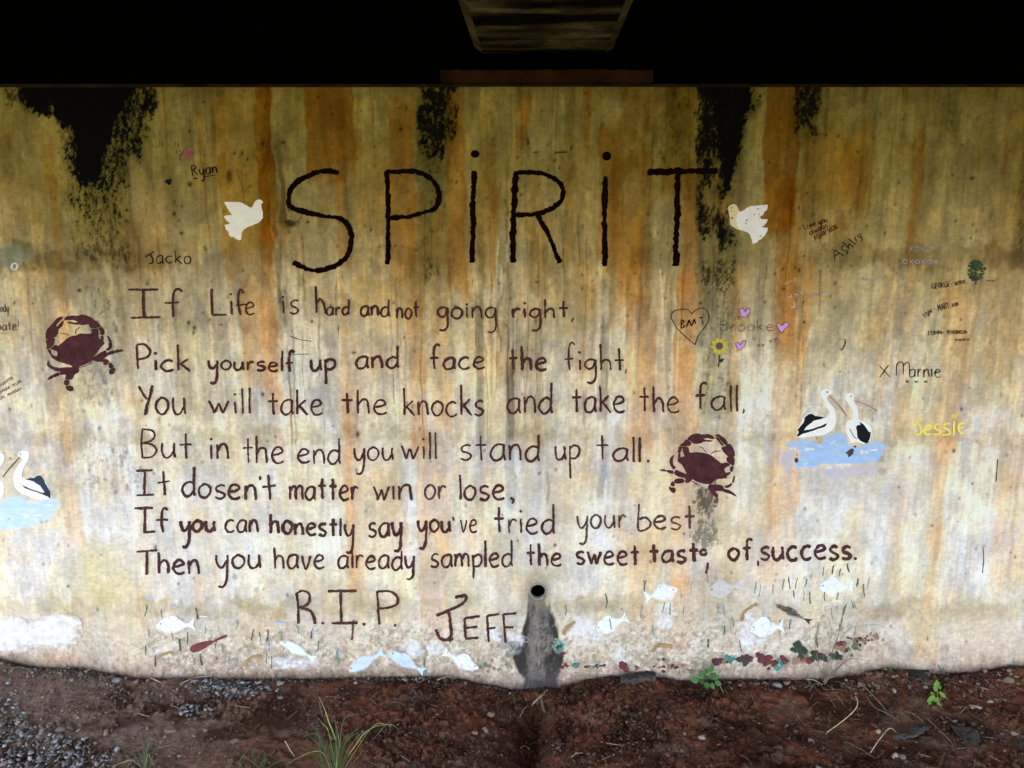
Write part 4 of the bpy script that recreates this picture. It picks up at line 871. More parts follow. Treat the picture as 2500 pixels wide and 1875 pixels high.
# crabs
def shapes(mat, name, parent, c, plist, rough=.45, lab=None, **k):
    o = None
    for pts in plist:
        q = Paint(); q.k = rr.randrange(9); q.fill(pts, c, rough, **k); o = q.build(name, mat, parent, lab)
    return o
def crab(c, body, claws, legs, feelers, lab):
    p = Paint(); p.fill(body, c, .55)
    for w_, pts in feelers: p.stroke(pts, w_, c)
    b_ = p.build('painted_crab', m_crab, wall, lab)
    shapes(m_crab, 'painted_claw', b_, c, claws); shapes(m_crab, 'painted_leg', b_, c, legs)
crab(cP1, [(240, 768), (310, 708), (370, 718), (440, 660), (510, 598), (590, 556), (680, 540), (720, 515), (800, 512), (880, 515), (915, 518), (930, 480), (932, 442), (1032, 432), (1030, 520), (1040, 590), (1075, 606), (1125, 640), (1138, 682), (1080, 750), (1030, 820), (965, 905), (1100, 820), (1160, 802), (1188, 850), (1200, 885), (1130, 940), (1112, 990), (1000, 980), (940, 968), (860, 1015), (715, 1078), (715, 1150), (640, 1210), (585, 1288), (485, 1278), (497, 1215), (402, 1205), (398, 1165), (400, 1092), (600, 1078), (560, 1045), (450, 1010), (340, 975), (245, 900), (262, 874), (335, 895), (352, 860), (340, 820), (290, 792)],
     [[(445, 235), (400, 232), (350, 250), (300, 300), (255, 360), (190, 430), (160, 490), (152, 545), (165, 605), (230, 600), (305, 575), (345, 530), (362, 480), (370, 440), (420, 400), (450, 340), (458, 290), (420, 312), (385, 347), (347, 390), (325, 380), (370, 325), (400, 288)], [(168, 622), (298, 592), (300, 650), (290, 690), (240, 750), (195, 775), (172, 770), (180, 700)], [(190, 790), (228, 780), (245, 830), (258, 868), (240, 885), (210, 830)],
      [(470, 290), (475, 250), (520, 220), (590, 210), (690, 210), (740, 195), (820, 200), (900, 235), (955, 280), (910, 335), (870, 355), (780, 370), (700, 362), (620, 355), (550, 340), (510, 325), (560, 315), (640, 328), (690, 318), (650, 292), (580, 285), (520, 284)], [(960, 292), (1010, 310), (1078, 380), (1050, 405), (930, 420), (888, 350)], [(1050, 430), (1085, 402), (1130, 440), (1138, 530), (1087, 535), (1075, 480)], [(1085, 553), (1125, 555), (1125, 630), (1084, 618)]],
     [[(1180, 545), (1220, 570), (1262, 650), (1222, 655), (1205, 600)], [(1222, 668), (1268, 665), (1272, 730), (1235, 790), (1190, 800), (1165, 785), (1215, 740)], [(1200, 827), (1308, 797), (1322, 840), (1215, 878)], [(1332, 790), (1430, 778), (1470, 808), (1400, 825), (1338, 838)], [(1132, 950), (1180, 940), (1218, 985), (1180, 1043), (1132, 1022)], [(1237, 997), (1280, 1037), (1298, 1078), (1235, 1098), (1212, 1042)], [(1235, 1110), (1310, 1092), (1325, 1130), (1300, 1190), (1265, 1205), (1225, 1180), (1225, 1140)],
      [(200, 965), (215, 1000), (240, 1050), (300, 1075), (388, 1092), (385, 1148), (350, 1153), (260, 1110), (195, 1065), (185, 1010)], [(297, 1197), (385, 1167), (388, 1213), (302, 1248)], [(280, 1207), (285, 1248), (190, 1300), (215, 1240)], [(482, 1292), (550, 1302), (555, 1350), (530, 1388), (480, 1375), (468, 1330)], [(500, 1397), (590, 1395), (625, 1440), (605, 1480), (540, 1478), (500, 1440)]],
     [(1.6, [(400, 515), (470, 515), (550, 542)]), (1.6, [(725, 405), (670, 450), (650, 520)]), (1.6, [(715, 1084), (840, 1052), (942, 988)])], 'dark maroon stencilled crab at the left end of the poem')
crab(cP2, [(552, 442), (650, 442), (665, 500), (690, 540), (760, 535), (850, 535), (930, 545), (1020, 570), (1090, 610), (1150, 660), (1240, 730), (1330, 712), (1385, 760), (1292, 820), (1310, 890), (1388, 882), (1392, 910), (1330, 958), (1330, 990), (1180, 1005), (1100, 1050), (1050, 1088), (940, 1095), (900, 1080), (800, 1050), (720, 1012), (690, 1048), (605, 1068), (592, 992), (500, 972), (402, 912), (440, 847), (520, 880), (618, 912), (600, 860), (540, 760), (467, 690), (470, 640), (480, 560), (512, 558), (516, 618), (580, 600), (560, 530)],
     [[(632, 302), (680, 245), (750, 210), (830, 203), (890, 220), (1000, 212), (1060, 235), (1115, 290), (1060, 300), (1000, 285), (915, 292), (940, 312), (1000, 318), (1080, 325), (1040, 350), (930, 345), (870, 375), (780, 382), (722, 365), (700, 342)], [(618, 308), (700, 355), (708, 375), (660, 425), (492, 415), (560, 370)], [(492, 432), (543, 437), (510, 535), (464, 535), (472, 470)],
      [(1120, 240), (1190, 215), (1240, 250), (1300, 300), (1345, 370), (1305, 410), (1270, 380), (1215, 320), (1180, 268)], [(1130, 275), (1175, 275), (1215, 340), (1265, 395), (1262, 425), (1228, 410), (1200, 370)], [(1240, 442), (1290, 432), (1360, 385), (1410, 412), (1455, 490), (1460, 608), (1350, 600), (1270, 530), (1235, 470)], [(1337, 614), (1458, 630), (1450, 763), (1402, 750), (1332, 690)], [(1402, 782), (1453, 787), (1420, 878), (1387, 855)]],
     [[(408, 582), (385, 640), (385, 740), (430, 808), (387, 833), (330, 750), (320, 670), (360, 600)], [(145, 850), (200, 832), (263, 845), (263, 877), (200, 865)], [(288, 845), (388, 865), (375, 913), (282, 883)], [(402, 1025), (470, 995), (558, 1000), (578, 1063), (430, 1083)], [(385, 1047), (413, 1090), (403, 1133), (342, 1120), (347, 1070)], [(322, 1127), (345, 1150), (400, 1152), (430, 1200), (395, 1250), (340, 1220), (312, 1170)],
      [(1020, 1102), (1130, 1100), (1250, 1117), (1278, 1170), (1243, 1213), (1120, 1215), (1170, 1270), (1165, 1320), (1110, 1310), (1012, 1210), (1000, 1160)], [(1280, 1130), (1350, 1110), (1413, 1077), (1418, 1110), (1370, 1150), (1315, 1163)], [(1463, 940), (1470, 980), (1445, 1063), (1427, 1058), (1445, 980)], [(1267, 1182), (1380, 1205), (1480, 1280), (1495, 1318), (1400, 1270), (1262, 1225)]],
     [(1.5, [(845, 435), (900, 460), (960, 530)]), (1.5, [(1050, 565), (1120, 520), (1225, 510)]), (1.6, [(700, 1030), (760, 1070), (830, 1105)])], 'dark maroon stencilled crab below the end of the fourth line')
p = Paint(); p.fill([(1120, 1342), (1180, 1337), (1160, 1480), (1060, 1500), (1090, 1420)], cP2, .8); p.build('painted_leg', paint('faded_crab', (.11, .06, .07), .5, .3, 50, .12), bpy.data.objects['painted_crab.001'], 'faded grey maroon hind paddle of the crab')

# doves
m_dove = paint('cream_white_paint', (.90, .90, .80), .02, .06, 60, .05)
m_dove2 = paint('white_paint_aged', (.92, .93, .93), .02, .08, 60, .05)
m_fly = mottled('fly_dirt', (.01, .01, .008), (.03, .03, .02), 50, .9, 0)
p = Paint(); p.fill([(305, 380), (340, 360), (520, 365), (740, 372), (860, 420), (1000, 515), (1060, 515), (1130, 370), (1190, 310), (1250, 297), (1320, 320), (1365, 380), (1310, 420), (1320, 540), (1355, 640), (1355, 800), (1250, 920), (1100, 990), (950, 1040), (850, 1100), (785, 1180), (775, 1290), (765, 1380), (700, 1400), (620, 1360), (560, 1310), (500, 1310), (440, 1260), (420, 1160), (350, 1100), (320, 985), (400, 970), (465, 945), (380, 870), (295, 760), (360, 730), (520, 715), (430, 600), (370, 480)], cD1, .35, sharp=True, step=2.2)
dv = p.build('painted_dove', m_dove, wall, 'cream painted dove facing right, to the left of the title')
p = Paint(); p.fill([(345, 350), (400, 280), (520, 230), (590, 250), (640, 320), (700, 450), (750, 470), (850, 420), (940, 350), (1070, 295), (1250, 280), (1570, 250), (1585, 330), (1550, 420), (1470, 480), (1440, 570), (1310, 640), (1400, 700), (1600, 705), (1540, 810), (1480, 890), (1420, 920), (1420, 960), (1590, 965), (1570, 1080), (1490, 1220), (1370, 1330), (1310, 1350), (1250, 1430), (1110, 1475), (1090, 1340), (1030, 1190), (1000, 1140), (840, 1070), (640, 1020), (500, 940), (420, 860), (400, 680), (370, 470)], cD2, .35, sharp=True, step=2.2)
dv2 = p.build('painted_dove', m_dove2, wall, 'white painted dove facing left with a yellowed head, right of the title')
p = Paint(); p.fill([(350, 352), (402, 284), (520, 236), (588, 256), (636, 325), (690, 452), (640, 540), (600, 700), (620, 860), (700, 1020), (640, 1012), (504, 935), (426, 858), (406, 680), (376, 470)], cD2, .5, h=.0006); p.build('painted_head', paint('yellowed_white', (.84, .74, .46), .05, .12, 40, .2), dv2, 'yellowed head and breast of the dove')
p = Paint()
for x, y, a, b in [(462, 350, 1.3, 1.4), (450, 450, 1, 1.6), (465, 665, 2.6, 1.8), (1280, 380, 1.7, 1.7), (1162, 555, 1.2, 2), (925, 735, 1.5, 2.2), (895, 830, 1.4, 1.5), (1315, 560, 1.5, 1.2), (1360, 1230, 2.2, 1)]:
    p.k = 5; p.dot(cD2((x, y)), a, ry=b)
p.build('fly_specks', m_fly, dv2, kind='stuff')

# pelicans and their water
m_white = paint('white_paint', (.88, .89, .88), .02, .05, 70, .05)
m_blk = paint('black_paint', (.012, .014, .018), .05, .4, 60, .06)
m_navy = paint('navy_paint', (.035, .050, .075), .06, .3, 60, .06)
m_pink = paint('beak_pink', (.62, .47, .38), .06, .12, 60, .1)
m_line = paint('dark_line', (.05, .035, .03), .1, .3, 80, .1)
m_water = scumble('pale_blue_paint', (.36, .55, .93), .0, .16, 18, .22)
m_water2 = scumble('light_blue_paint', (.52, .70, .90), .04, .14, 18, .25)
m_ripple_b = paint('blue_ripple_paint', (.42, .56, .88), .22, .12, 26, .2)
m_lav = scumble('lavender_paint', (.56, .52, .62), .25, .1, 16, .2)
m_wash = paint('white_wash', (.72, .76, .82), .30, .08, 26, .2)
m_shell = paint('shell_brown', (.09, .06, .055), .12, .4, 60, .1)
WATER_A = ([(240, 980), (380, 955), (540, 950), (620, 1000), (780, 1012), (800, 890), (900, 855), (1080, 850), (1150, 920), (1200, 962), (1200, 1030), (1300, 1075), (1500, 1060), (1600, 990), (1700, 970), (1770, 1010), (1790, 1130), (1720, 1230), (1620, 1400), (1500, 1410), (1250, 1390), (1180, 1480), (1000, 1560), (850, 1500), (740, 1420), (560, 1380), (320, 1400), (270, 1290), (230, 1180), (160, 1080)])
wa = soft_shape('painted_water', WATER_A, cP3, m_water, wall, 'pale blue painted pool under the pair of pelicans', soft=5, ragged=14)
soft_shape('painted_water', [(130, 1160), (240, 1130), (330, 1150), (340, 1200), (290, 1280), (280, 1360), (200, 1470), (110, 1380), (100, 1260)], cP3, m_lav, wa, 'lavender edge of the painted pool', soft=8, h=.0003)
soft_shape('painted_water', [(700, 1430), (1200, 1400), (1640, 1380), (1600, 1450), (1150, 1560), (900, 1580)], cP3, m_lav, wa, 'faint lavender lower fringe of the pool', soft=9, h=.0002)
p = Paint()
for pts, w_ in [([(240, 1110), (300, 1095), (350, 1100)], 7), ([(490, 1115), (560, 1105), (650, 1108)], 6), ([(850, 1400), (900, 1395), (990, 1400)], 7), ([(1060, 1400), (1130, 1402)], 4), ([(1400, 1140), (1500, 1130), (1670, 1115)], 5), ([(1390, 1160), (1520, 1160)], 5), ([(480, 1350), (545, 1328)], 3), ([(700, 1040), (790, 1080)], 2), ([(1000, 960), (900, 1020)], 4)]: p.stroke(pts, w_, cP3, .3)
p.build('painted_ripple', m_wash, wa, 'white highlights on the painted pool')
p = Paint(); p.dot(cP3((358, 1285)), 5, ry=6.5); p.stroke([(370, 1175), (365, 1215)], 2, cP3); p.fill([(1160, 1165), (1200, 1130), (1275, 1095), (1280, 1180), (1230, 1220), (1200, 1240), (1195, 1190)], cP3, .6); p.dot(cP3((1310, 1065)), 4, ry=2.5); p.build('painted_shell', m_shell, wa, 'brown shells painted on the pool')
p = Paint(); p.fill([(750, 200), (770, 150), (830, 130), (900, 145), (935, 185), (920, 220), (872, 250), (858, 275), (880, 330), (940, 400), (985, 470), (1000, 560), (1000, 680), (960, 770), (880, 840), (780, 880), (640, 900), (400, 915), (375, 890), (385, 800), (400, 745), (440, 690), (480, 600), (560, 522), (620, 545), (700, 580), (800, 592), (870, 570), (895, 500), (850, 430), (800, 310), (760, 250)], cP3, .35)
pa = p.build('painted_pelican', m_white, wall, 'painted pelican with a long folded neck, left bird of the pair on the pool')
p = Paint(); p.k = 2; p.fill([(370, 890), (400, 830), (380, 800), (430, 730), (475, 680), (500, 590), (560, 540), (620, 535), (660, 565), (740, 578), (830, 590), (740, 622), (640, 645), (590, 690), (530, 735), (478, 800), (570, 790), (640, 768), (740, 735), (820, 700), (865, 685), (820, 745), (740, 768), (650, 800), (560, 830), (450, 860), (390, 905)], cP3, .5, sharp=True); p.build('painted_wing', m_blk, pa)
p = Paint(); p.fill([(885, 222), (930, 210), (1000, 300), (1100, 420), (1190, 560), (1180, 585), (1100, 500), (960, 420), (880, 330), (855, 262)], cP3, .3); p.build('painted_beak', m_pink, pa)
p = Paint(); p.k = 2; p.stroke([(888, 228), (960, 310), (1060, 410), (1172, 572)], 1.5, cP3).stroke([(860, 164), (876, 180), (860, 196), (844, 180), (860, 164)], 1.1, cP3).stroke([(665, 898), (702, 925), (685, 952)], 1.3, cP3); p.build('painted_outline', m_line, pa)
p = Paint(); p.fill([(1155, 260), (1165, 210), (1210, 195), (1270, 205), (1300, 260), (1290, 320), (1330, 400), (1360, 500), (1370, 620), (1440, 655), (1540, 720), (1575, 780), (1565, 900), (1540, 980), (1450, 1020), (1380, 1000), (1300, 980), (1265, 1010), (1235, 970), (1180, 860), (1165, 760), (1170, 680), (1210, 635), (1260, 625), (1285, 560), (1260, 460), (1210, 380), (1165, 310)], cP3, .35)
pb = p.build('painted_pelican', m_white, wall, 'painted pelican with a rounded black wing, right bird of the pair on the pool')
p = Paint(); p.k = 2; p.fill([(1375, 655), (1440, 695), (1490, 760), (1535, 825), (1565, 830), (1550, 930), (1520, 1000), (1480, 1010), (1400, 970), (1350, 920), (1340, 820), (1325, 745), (1350, 715), (1400, 710)], cP3, .5, sharp=True); p.build('painted_wing', m_blk, pb)
p = Paint(); p.fill([(1297, 250), (1380, 300), (1540, 390), (1672, 482), (1600, 465), (1450, 412), (1340, 382), (1300, 330)], cP3, .3); p.build('painted_beak', m_pink, pb)
p = Paint(); p.k = 2; p.stroke([(1305, 320), (1450, 370), (1560, 420), (1668, 486)], 1.3, cP3).stroke([(1245, 233), (1258, 247), (1245, 261), (1232, 247), (1245, 233)], 1.0, cP3).stroke([(1225, 770), (1270, 870), (1300, 910), (1345, 940)], 1.4, cP3); p.build('painted_outline', m_line, pb)
WATER_B = ([(-150, 1120), (60, 1090), (130, 1000), (430, 985), (500, 1060), (660, 1100), (960, 1040), (1080, 1045), (1130, 1090), (1060, 1160), (1010, 1240), (1000, 1340), (800, 1430), (600, 1520), (300, 1560), (-150, 1560)])
wb = soft_shape('painted_water', WATER_B, cP4, m_water2, wall, 'light blue painted pool at the left edge of the wall', soft=6, ragged=12)
p = Paint()
for pts, w_ in [([(450, 1340), (700, 1330), (1000, 1338)], 5), ([(810, 1150), (980, 1150)], 5), ([(600, 1450), (760, 1430)], 4), ([(0, 1395), (200, 1390)], 5), ([(400, 1320), (640, 1310)], 3)]: p.stroke(pts, w_, cP4, .3)
p.build('painted_ripple', m_wash, wb)
p = Paint(); p.fill([(350, 220), (390, 165), (450, 145), (530, 155), (555, 200), (540, 300), (480, 410), (440, 500), (420, 580), (440, 640), (600, 650), (760, 600), (900, 800), (940, 960), (960, 1030), (720, 1040), (560, 990), (400, 930), (300, 820), (265, 700), (258, 620), (300, 500), (370, 400), (430, 320), (420, 290), (385, 262)], cP4, .35)
pc = p.build('painted_pelican', m_white, wall, 'painted pelican facing left on the blue pool at the left edge')
p = Paint(); p.k = 2; p.fill([(470, 660), (640, 645), (700, 605), (770, 600), (830, 680), (850, 750), (905, 830), (935, 900), (940, 960), (950, 1025), (900, 990), (800, 945), (700, 905), (580, 870), (470, 830), (405, 740), (440, 780), (520, 820), (620, 862), (720, 890), (800, 918), (842, 910), (760, 790), (680, 740), (640, 710), (540, 682)], cP4, .5, sharp=True); p.build('painted_wing', m_navy, pc)
p = Paint(); p.k = 2; p.stroke([(390, 255), (300, 350), (200, 460), (110, 570), (78, 632)], 1.6, cP4).stroke([(398, 198), (410, 210), (398, 222), (386, 210), (398, 198)], 1.1, cP4); p.build('painted_outline', m_line, pc)
p = Paint(); p.fill([(-90, 260), (-40, 195), (30, 190), (85, 215), (98, 280), (80, 360), (20, 440), (-30, 520), (-60, 640), (0, 700), (60, 715), (85, 780), (85, 900), (60, 980), (0, 1040), (-80, 1050), (-160, 900), (-160, 640)], cP4, .35)
pd = p.build('painted_pelican', m_white, wall, 'painted pelican half cut off by the left edge of the photo'); p = Paint(); p.k = 2; p.dot(cP4((0, 255)), 2.2); p.build('painted_outline', m_line, pd)

# hearts, sunflower, little tree
m_violet = paint('violet_paint', (.62, .36, .66), .04, .12, 60, .06)
m_vline = paint('violet_line', (.12, .05, .14), .08, .3, 80, .1)
m_rose = paint('rose_paint', (.36, .09, .16), .08, .2, 60, .1)
def heart(pts, c, mat, lab, line=None):
    p = Paint(); p.fill(pts, c, .25); h_ = p.build('painted_heart', mat, wall, lab)
    if line: q = Paint(); q.k = 1; q.stroke(list(pts) + [pts[0]], 1.5, c, sharp=False); q.build('painted_outline', line, h_)
heart([(905, 525), (920, 498), (948, 505), (970, 535), (990, 505), (1020, 503), (1018, 545), (990, 580), (965, 598), (925, 575)], cM, m_violet, 'small violet heart above the faint pencilled name', m_vline)
heart([(1305, 670), (1325, 655), (1362, 685), (1400, 655), (1440, 655), (1425, 695), (1385, 735), (1358, 760), (1325, 715)], cM, m_violet, 'small violet heart at the right end of the faint name', m_vline)
heart([(866, 880), (885, 865), (915, 890), (940, 855), (975, 850), (972, 885), (945, 925), (915, 952), (885, 940)], cM, m_violet, 'small violet heart just right of the sunflower', m_vline)
heart([(497, 300), (515, 275), (540, 285), (560, 280), (592, 285), (580, 320), (535, 360), (515, 345)], cJ, m_rose, 'dull rose heart near the top left graffiti')
heart([(302, 598), (320, 570), (340, 575), (355, 560), (370, 575), (365, 610), (348, 632), (325, 615)], cJ, m_blk, 'tiny black heart left of the underlined name')
heart([(865, 1385), (880, 1370), (890, 1378), (900, 1370), (915, 1380), (908, 1400), (890, 1412), (872, 1402)], cN, paint('yellow_paint', (.76, .60, .14), .06, .12, 60, .1), 'tiny yellow heart over the yellow name')
p = Paint(); p.stroke([(392, 560), (350, 515), (290, 508), (215, 520), (170, 565), (178, 620), (240, 720), (310, 790), (430, 893)], 1.9, cM).stroke([(392, 560), (430, 520), (490, 496), (540, 510), (575, 570), (570, 640), (520, 720), (460, 800), (430, 890)], 1.9, cM)
hb = p.build('painted_heart', paint('brown_line', (.05, .018, .006), .1, .3, 80, .1), wall, 'large brown outlined heart holding three capital letters')
p = Paint(); p.k = 3
for s_ in [[(280, 620), (276, 712)], [(280, 620), (308, 640), (282, 662)], [(282, 662), (312, 690), (276, 716)], [(330, 705), (362, 620)], [(362, 620), (388, 690)], [(388, 690), (420, 610)], [(420, 610), (435, 670)], [(470, 602), (522, 592)], [(498, 600), (512, 672)]]: p.stroke(s_, 2.4, cM)
p.build('painted_initials', m_title, hb, 'initials inside the outlined heart')
m_yel = paint('sunflower_yellow', (.62, .48, .08), .10, .15, 80, .1)
p = Paint(); p.dot(cM((690, 905)), 9, ry=9.5); sf = p.build('painted_sunflower', paint('seed_grey', (.10, .09, .10), .15, .4, 70, .12), wall, 'small yellow sunflower drawn under the outlined heart')
for k in range(9):
    a = k * 2 * math.pi / 9 + .2; q = Paint(); q.k = k % 9; cx, cy = cM((690, 905)); q.fill([(cx + r_ * math.cos(a + d), cy + r_ * math.sin(a + d)) for r_, d in ((9.5, -.25), (15, -.33), (20.5, -.1), (20, .15), (15, .33), (9.5, .25))], rough=.4, step=2); q.build('painted_petal', m_yel, sf)
m_dkg = paint('dark_green_paint', (.02, .05, .028), .1, .3, 60, .1)
p = Paint(); p.stroke([(688, 988), (690, 1060), (680, 1135)], 3, cM).fill([(690, 1060), (715, 1045), (740, 1040), (725, 1075), (700, 1085)], cM, .3); p.build('painted_stem', m_dkg, sf)
p = Paint(); p.stroke([(1060, 365), (1058, 300), (1050, 230)], 2.6, cN); tr = p.build('painted_tree', paint('tree_trunk_paint', (.10, .05, .03), .1, .3, 60, .1), wall, 'little dark green tree painted beside the paired names')
p = Paint()
for k in range(90):
    a = rr.uniform(0, 6.28); r_ = math.sqrt(rr.random()); p.k = rr.randrange(9); p.dot(cN((1060 + 68 * r_ * math.cos(a), 262 + 80 * r_ * math.sin(a) - 6)), rr.uniform(2, 4.5), ry=rr.uniform(1.6, 3.4), rough=.9)
p.build('painted_foliage', paint('tree_green', (.06, .10, .05), .2, .6, 60, .1), tr)
# scratched and penned names
m_pen = paint('black_marker', (.012, .012, .012), .12, .4, 120, .1)
m_pen2 = paint('grey_pencil', (.14, .11, .09), .40, .3, 120, .2)
m_redpen = paint('red_marker', (.09, .010, .004), .06, .3, 110, .12)
m_chalk = paint('pale_scratch', (.62, .50, .36), .34, .2, 90, .15)
m_lilac = paint('lilac_scratch', (.42, .36, .46), .34, .2, 90, .15)
def scrawl(text, p0, p1, xh, w, c=cI, mat=None, lab=None, asc=1.7, extra=None):
    P = Paint(); p0, p1 = c(p0), c(p1); dx, dy = p1[0] - p0[0], p1[1] - p0[1]; L_ = math.hypot(dx, dy); ux, uy = dx / L_, dy / L_
    up = text.isupper() or all(not t.islower() for t in text)
    tot = sum(G[ch][0] for ch in text) + .3 * (len(text) - 1); k = L_ / tot; x = 0
    H = xh / 2 if up else xh
    for ch in text:
        gw, st = G[ch]
        for s in st:
            if s == 'dot': s = [(.4, 1.5), (.6, 1.45)]
            pts = []
            for px, py in s:
                yy = py * H if py <= 1 or up else H + (py - 1) * H * (asc - 1)
                lx = x + px * gw * k + rr.gauss(0, .03 * xh); ly = yy + rr.gauss(0, .03 * xh)
                pts.append((p0[0] + ux * lx + uy * ly, p0[1] + uy * lx - ux * ly))
            P.stroke(pts, w * rr.uniform(.8, 1.2), rough=.2)
        x += (gw + .3) * k
    for e_ in (extra or []): P.stroke(e_[0], e_[1], c, sharp=len(e_[0]) < 3)
    return P.build('painted_name', mat or m_pen, wall, lab)
scrawl('acko', (210, 1423), (568, 1425), 18, 2.5, cJ, extra=[([(105, 1358), (195, 1300)], 2.3), ([(150, 1322), (182, 1385), (172, 1425), (140, 1420)], 2.4)], lab='thin black name in brush pen above the first line of the poem')
scrawl('Ryan', (582, 540), (835, 505), 15, 2.9, cJ, extra=[([(590, 568), (640, 560)], 3.4), ([(715, 545), (828, 527)], 2)], lab='small black underlined name at the upper left')
P_ = Paint()
for s_ in [[(1020, 1020), (1005, 900), (1008, 812)], [(1008, 812), (1100, 870), (1190, 925)], [(1015, 925), (1100, 872)], [(1180, 735), (1152, 742), (1136, 790), (1170, 820), (1232, 832), (1246, 868), (1215, 885)], [(1155, 670), (1282, 798)], [(1255, 765), (1268, 715), (1300, 722), (1345, 768)], [(1260, 610), (1375, 708)], [(1375, 708), (1400, 690)], [(1362, 600), (1412, 668)], [(1365, 602), (1400, 575)], [(1388, 635), (1412, 615)], [(1412, 545), (1452, 592), (1470, 575)], [(1443, 515), (1500, 600), (1500, 662)], [(965, 800), (985, 815)]]: P_.stroke(s_, 2.3, cK)
P_.build('painted_name', m_pen, wall, 'black slanted name climbing to the right beside the red note')
scrawl('Love you', (475, 445), (890, 300), 8, 1.9, cK, m_redpen, 'tiny dark red slanted note, top row')
scrawl('always', (575, 550), (890, 395), 8, 1.9, cK, m_redpen, 'tiny dark red slanted note, middle row')
scrawl('ASHA XOX', (660, 650), (1070, 425), 12, 2.0, cK, m_redpen, 'tiny dark red slanted note, bottom row')
scrawl('Brooke', (700, 745), (1275, 740), 15, 1.5, cM, m_pen2, 'faint pencilled name between the small hearts')
scrawl('xx', (1100, 912), (1180, 910), 6, 1.3, cM, m_vline, 'two tiny crosses under the faint name'); scrawl('xx', (1232, 872), (1322, 838), 6, 1.3, cM, m_vline, 'two tiny climbing crosses under the faint name')
P_ = Paint(); P_.stroke([(1975, 828), (2050, 832)], 1, cM).stroke([(2050, 835), (2045, 890), (2015, 942), (1988, 938)], 2.2, cM); P_.build('painted_name', m_pen, wall, 'single black hooked letter right of the orange run')
scrawl('GEORGE', (718, 400), (860, 382), 13, 1.15, cN, m_pen, 'tiny black name of the topmost pair'); scrawl('+ BERYL', (872, 380), (985, 355), 9, 1.0, cN, m_pen, 'tiny second name of the topmost pair, touching the tree'); scrawl('xxx', (1140, 345), (1200, 345), 5, 1.2, cN, m_pen2, 'tiny crosses right of the little tree')
scrawl('TOM', (660, 632), (720, 585), 11, 1.15, cN, m_pen, 'tiny black name of the middle pair'); scrawl('+ MARY xxx', (738, 578), (925, 530), 9, 1.0, cN, m_pen, 'second name of the middle pair with crosses')
scrawl('JOHN', (682, 760), (790, 752), 10, 1.15, cN, m_pen, 'tiny black name of the lowest pair'); scrawl('+ RHONDA', (800, 750), (988, 748), 9, 1.05, cN, m_pen, 'second name of the lowest pair'); scrawl('xxxx', (895, 805), (1005, 800), 5, 1.3, cN, m_pen, 'row of four tiny crosses below the lowest pair')
scrawl('X', (308, 1092), (388, 1088), 31, 1.8, cN, m_pen, 'thin cross in front of the thin dark name')
scrawl('arnie', (540, 1086), (778, 1084), 19, 2, cN, m_pen, 'thin dark name above three small crosses', extra=[([(440, 1075), (445, 985), (490, 975), (492, 1065)], 2), ([(492, 1000), (520, 970), (540, 990), (542, 1060)], 2)])
scrawl('x x x', (510, 1130), (680, 1128), 5, 1.8, cN, m_pen, 'row of three small crosses under the thin name')
m_yp = paint('yellow_brush', (.93, .80, .16), .08, .06, 70, .12)
P_ = Paint()
for s_ in [[(555, 1472), (600, 1430), (632, 1408)], [(600, 1430), (625, 1470), (632, 1515), (600, 1535), (582, 1518)], [(660, 1500), (705, 1485), (700, 1462), (670, 1465), (655, 1500), (670, 1530), (712, 1530)], [(780, 1450), (745, 1455), (735, 1480), (775, 1505), (770, 1530), (725, 1530)], [(855, 1445), (815, 1450), (808, 1475), (850, 1505), (840, 1532), (790, 1532)], [(885, 1425), (880, 1532)], [(965, 1440), (930, 1445), (920, 1480), (935, 1520), (968, 1522)], [(925, 1480), (960, 1475)]]: P_.stroke(s_, 4.6, cN)
P_.build('painted_name', m_yp, wall, 'yellow brushed name right of the pelicans')
scrawl('MATTHEW', (105, 330), (290, 340), 8, 1.6, cN, m_chalk, 'faint pale scratched name under the damp band')
scrawl('xoxo', (1400, 250), (1520, 190), 6, 1.3, cM, m_chalk, 'pale scratched marks above the violet hearts'); scrawl('xxo', (1440, 400), (1630, 330), 7, 1.5, cM, m_chalk, 'pale scratched marks lower on the rusty run'); scrawl('oxoxo', (1640, 390), (1860, 330), 7, 1.6, cM, m_lilac, 'lilac scratched marks on the rusty run')
P_ = Paint(); P_.stroke([(1465, 490), (1505, 480), (1495, 435)], 3, cM); P_.build('painted_scratch', m_chalk, wall, 'cream tick mark under the lilac scratches')
scrawl('xoxo', (540, 100), (700, 110), 11, 2, cN, m_lilac, 'faint lilac scribble on the damp band, upper row'); scrawl('oxoxox', (490, 200), (760, 205), 9, 2, cN, m_lilac, 'faint lilac scribble on the damp band, lower row')
scrawl('ody', (10, 1115), (120, 1110), 12, 1.7, cQ, m_pen2, 'pencilled word cut off at the left edge'); scrawl('mate!', (-60, 1365), (265, 1355), 13, 1.9, cQ, m_pen2, 'pencilled word with an exclamation mark at the left edge', extra=[([(20, 1405), (120, 1395)], 1.3)])
scrawl('xuuxo', (0, 470), (180, 350), 6, 1, cQ2, m_pen2, 'illegible pencil scribble at the left edge, top row'); scrawl('oxux xuo', (0, 560), (295, 400), 6, 1, cQ2, m_pen2, 'illegible pencil scribble at the left edge, middle row'); scrawl('ux xuxuo', (10, 640), (295, 500), 6, 1, cQ2, m_pen2, 'illegible pencil scribble at the left edge, bottom row')
P_ = Paint()
for s_ in [[(245, 165), (250, 225), (200, 250), (170, 215)], [(285, 185), (280, 235)], [(405, 190), (400, 240)], [(440, 200), (435, 250)], [(425, 275), (415, 315)], [(455, 330), (440, 315)], [(490, 285), (460, 340), (455, 380)]]: P_.stroke(s_, 1.4, cJ)
P_.build('painted_scratch', paint('brown_pencil', (.13, .08, .05), .30, .3, 110, .2), wall, 'faint brown scratched letters left of the rose heart')
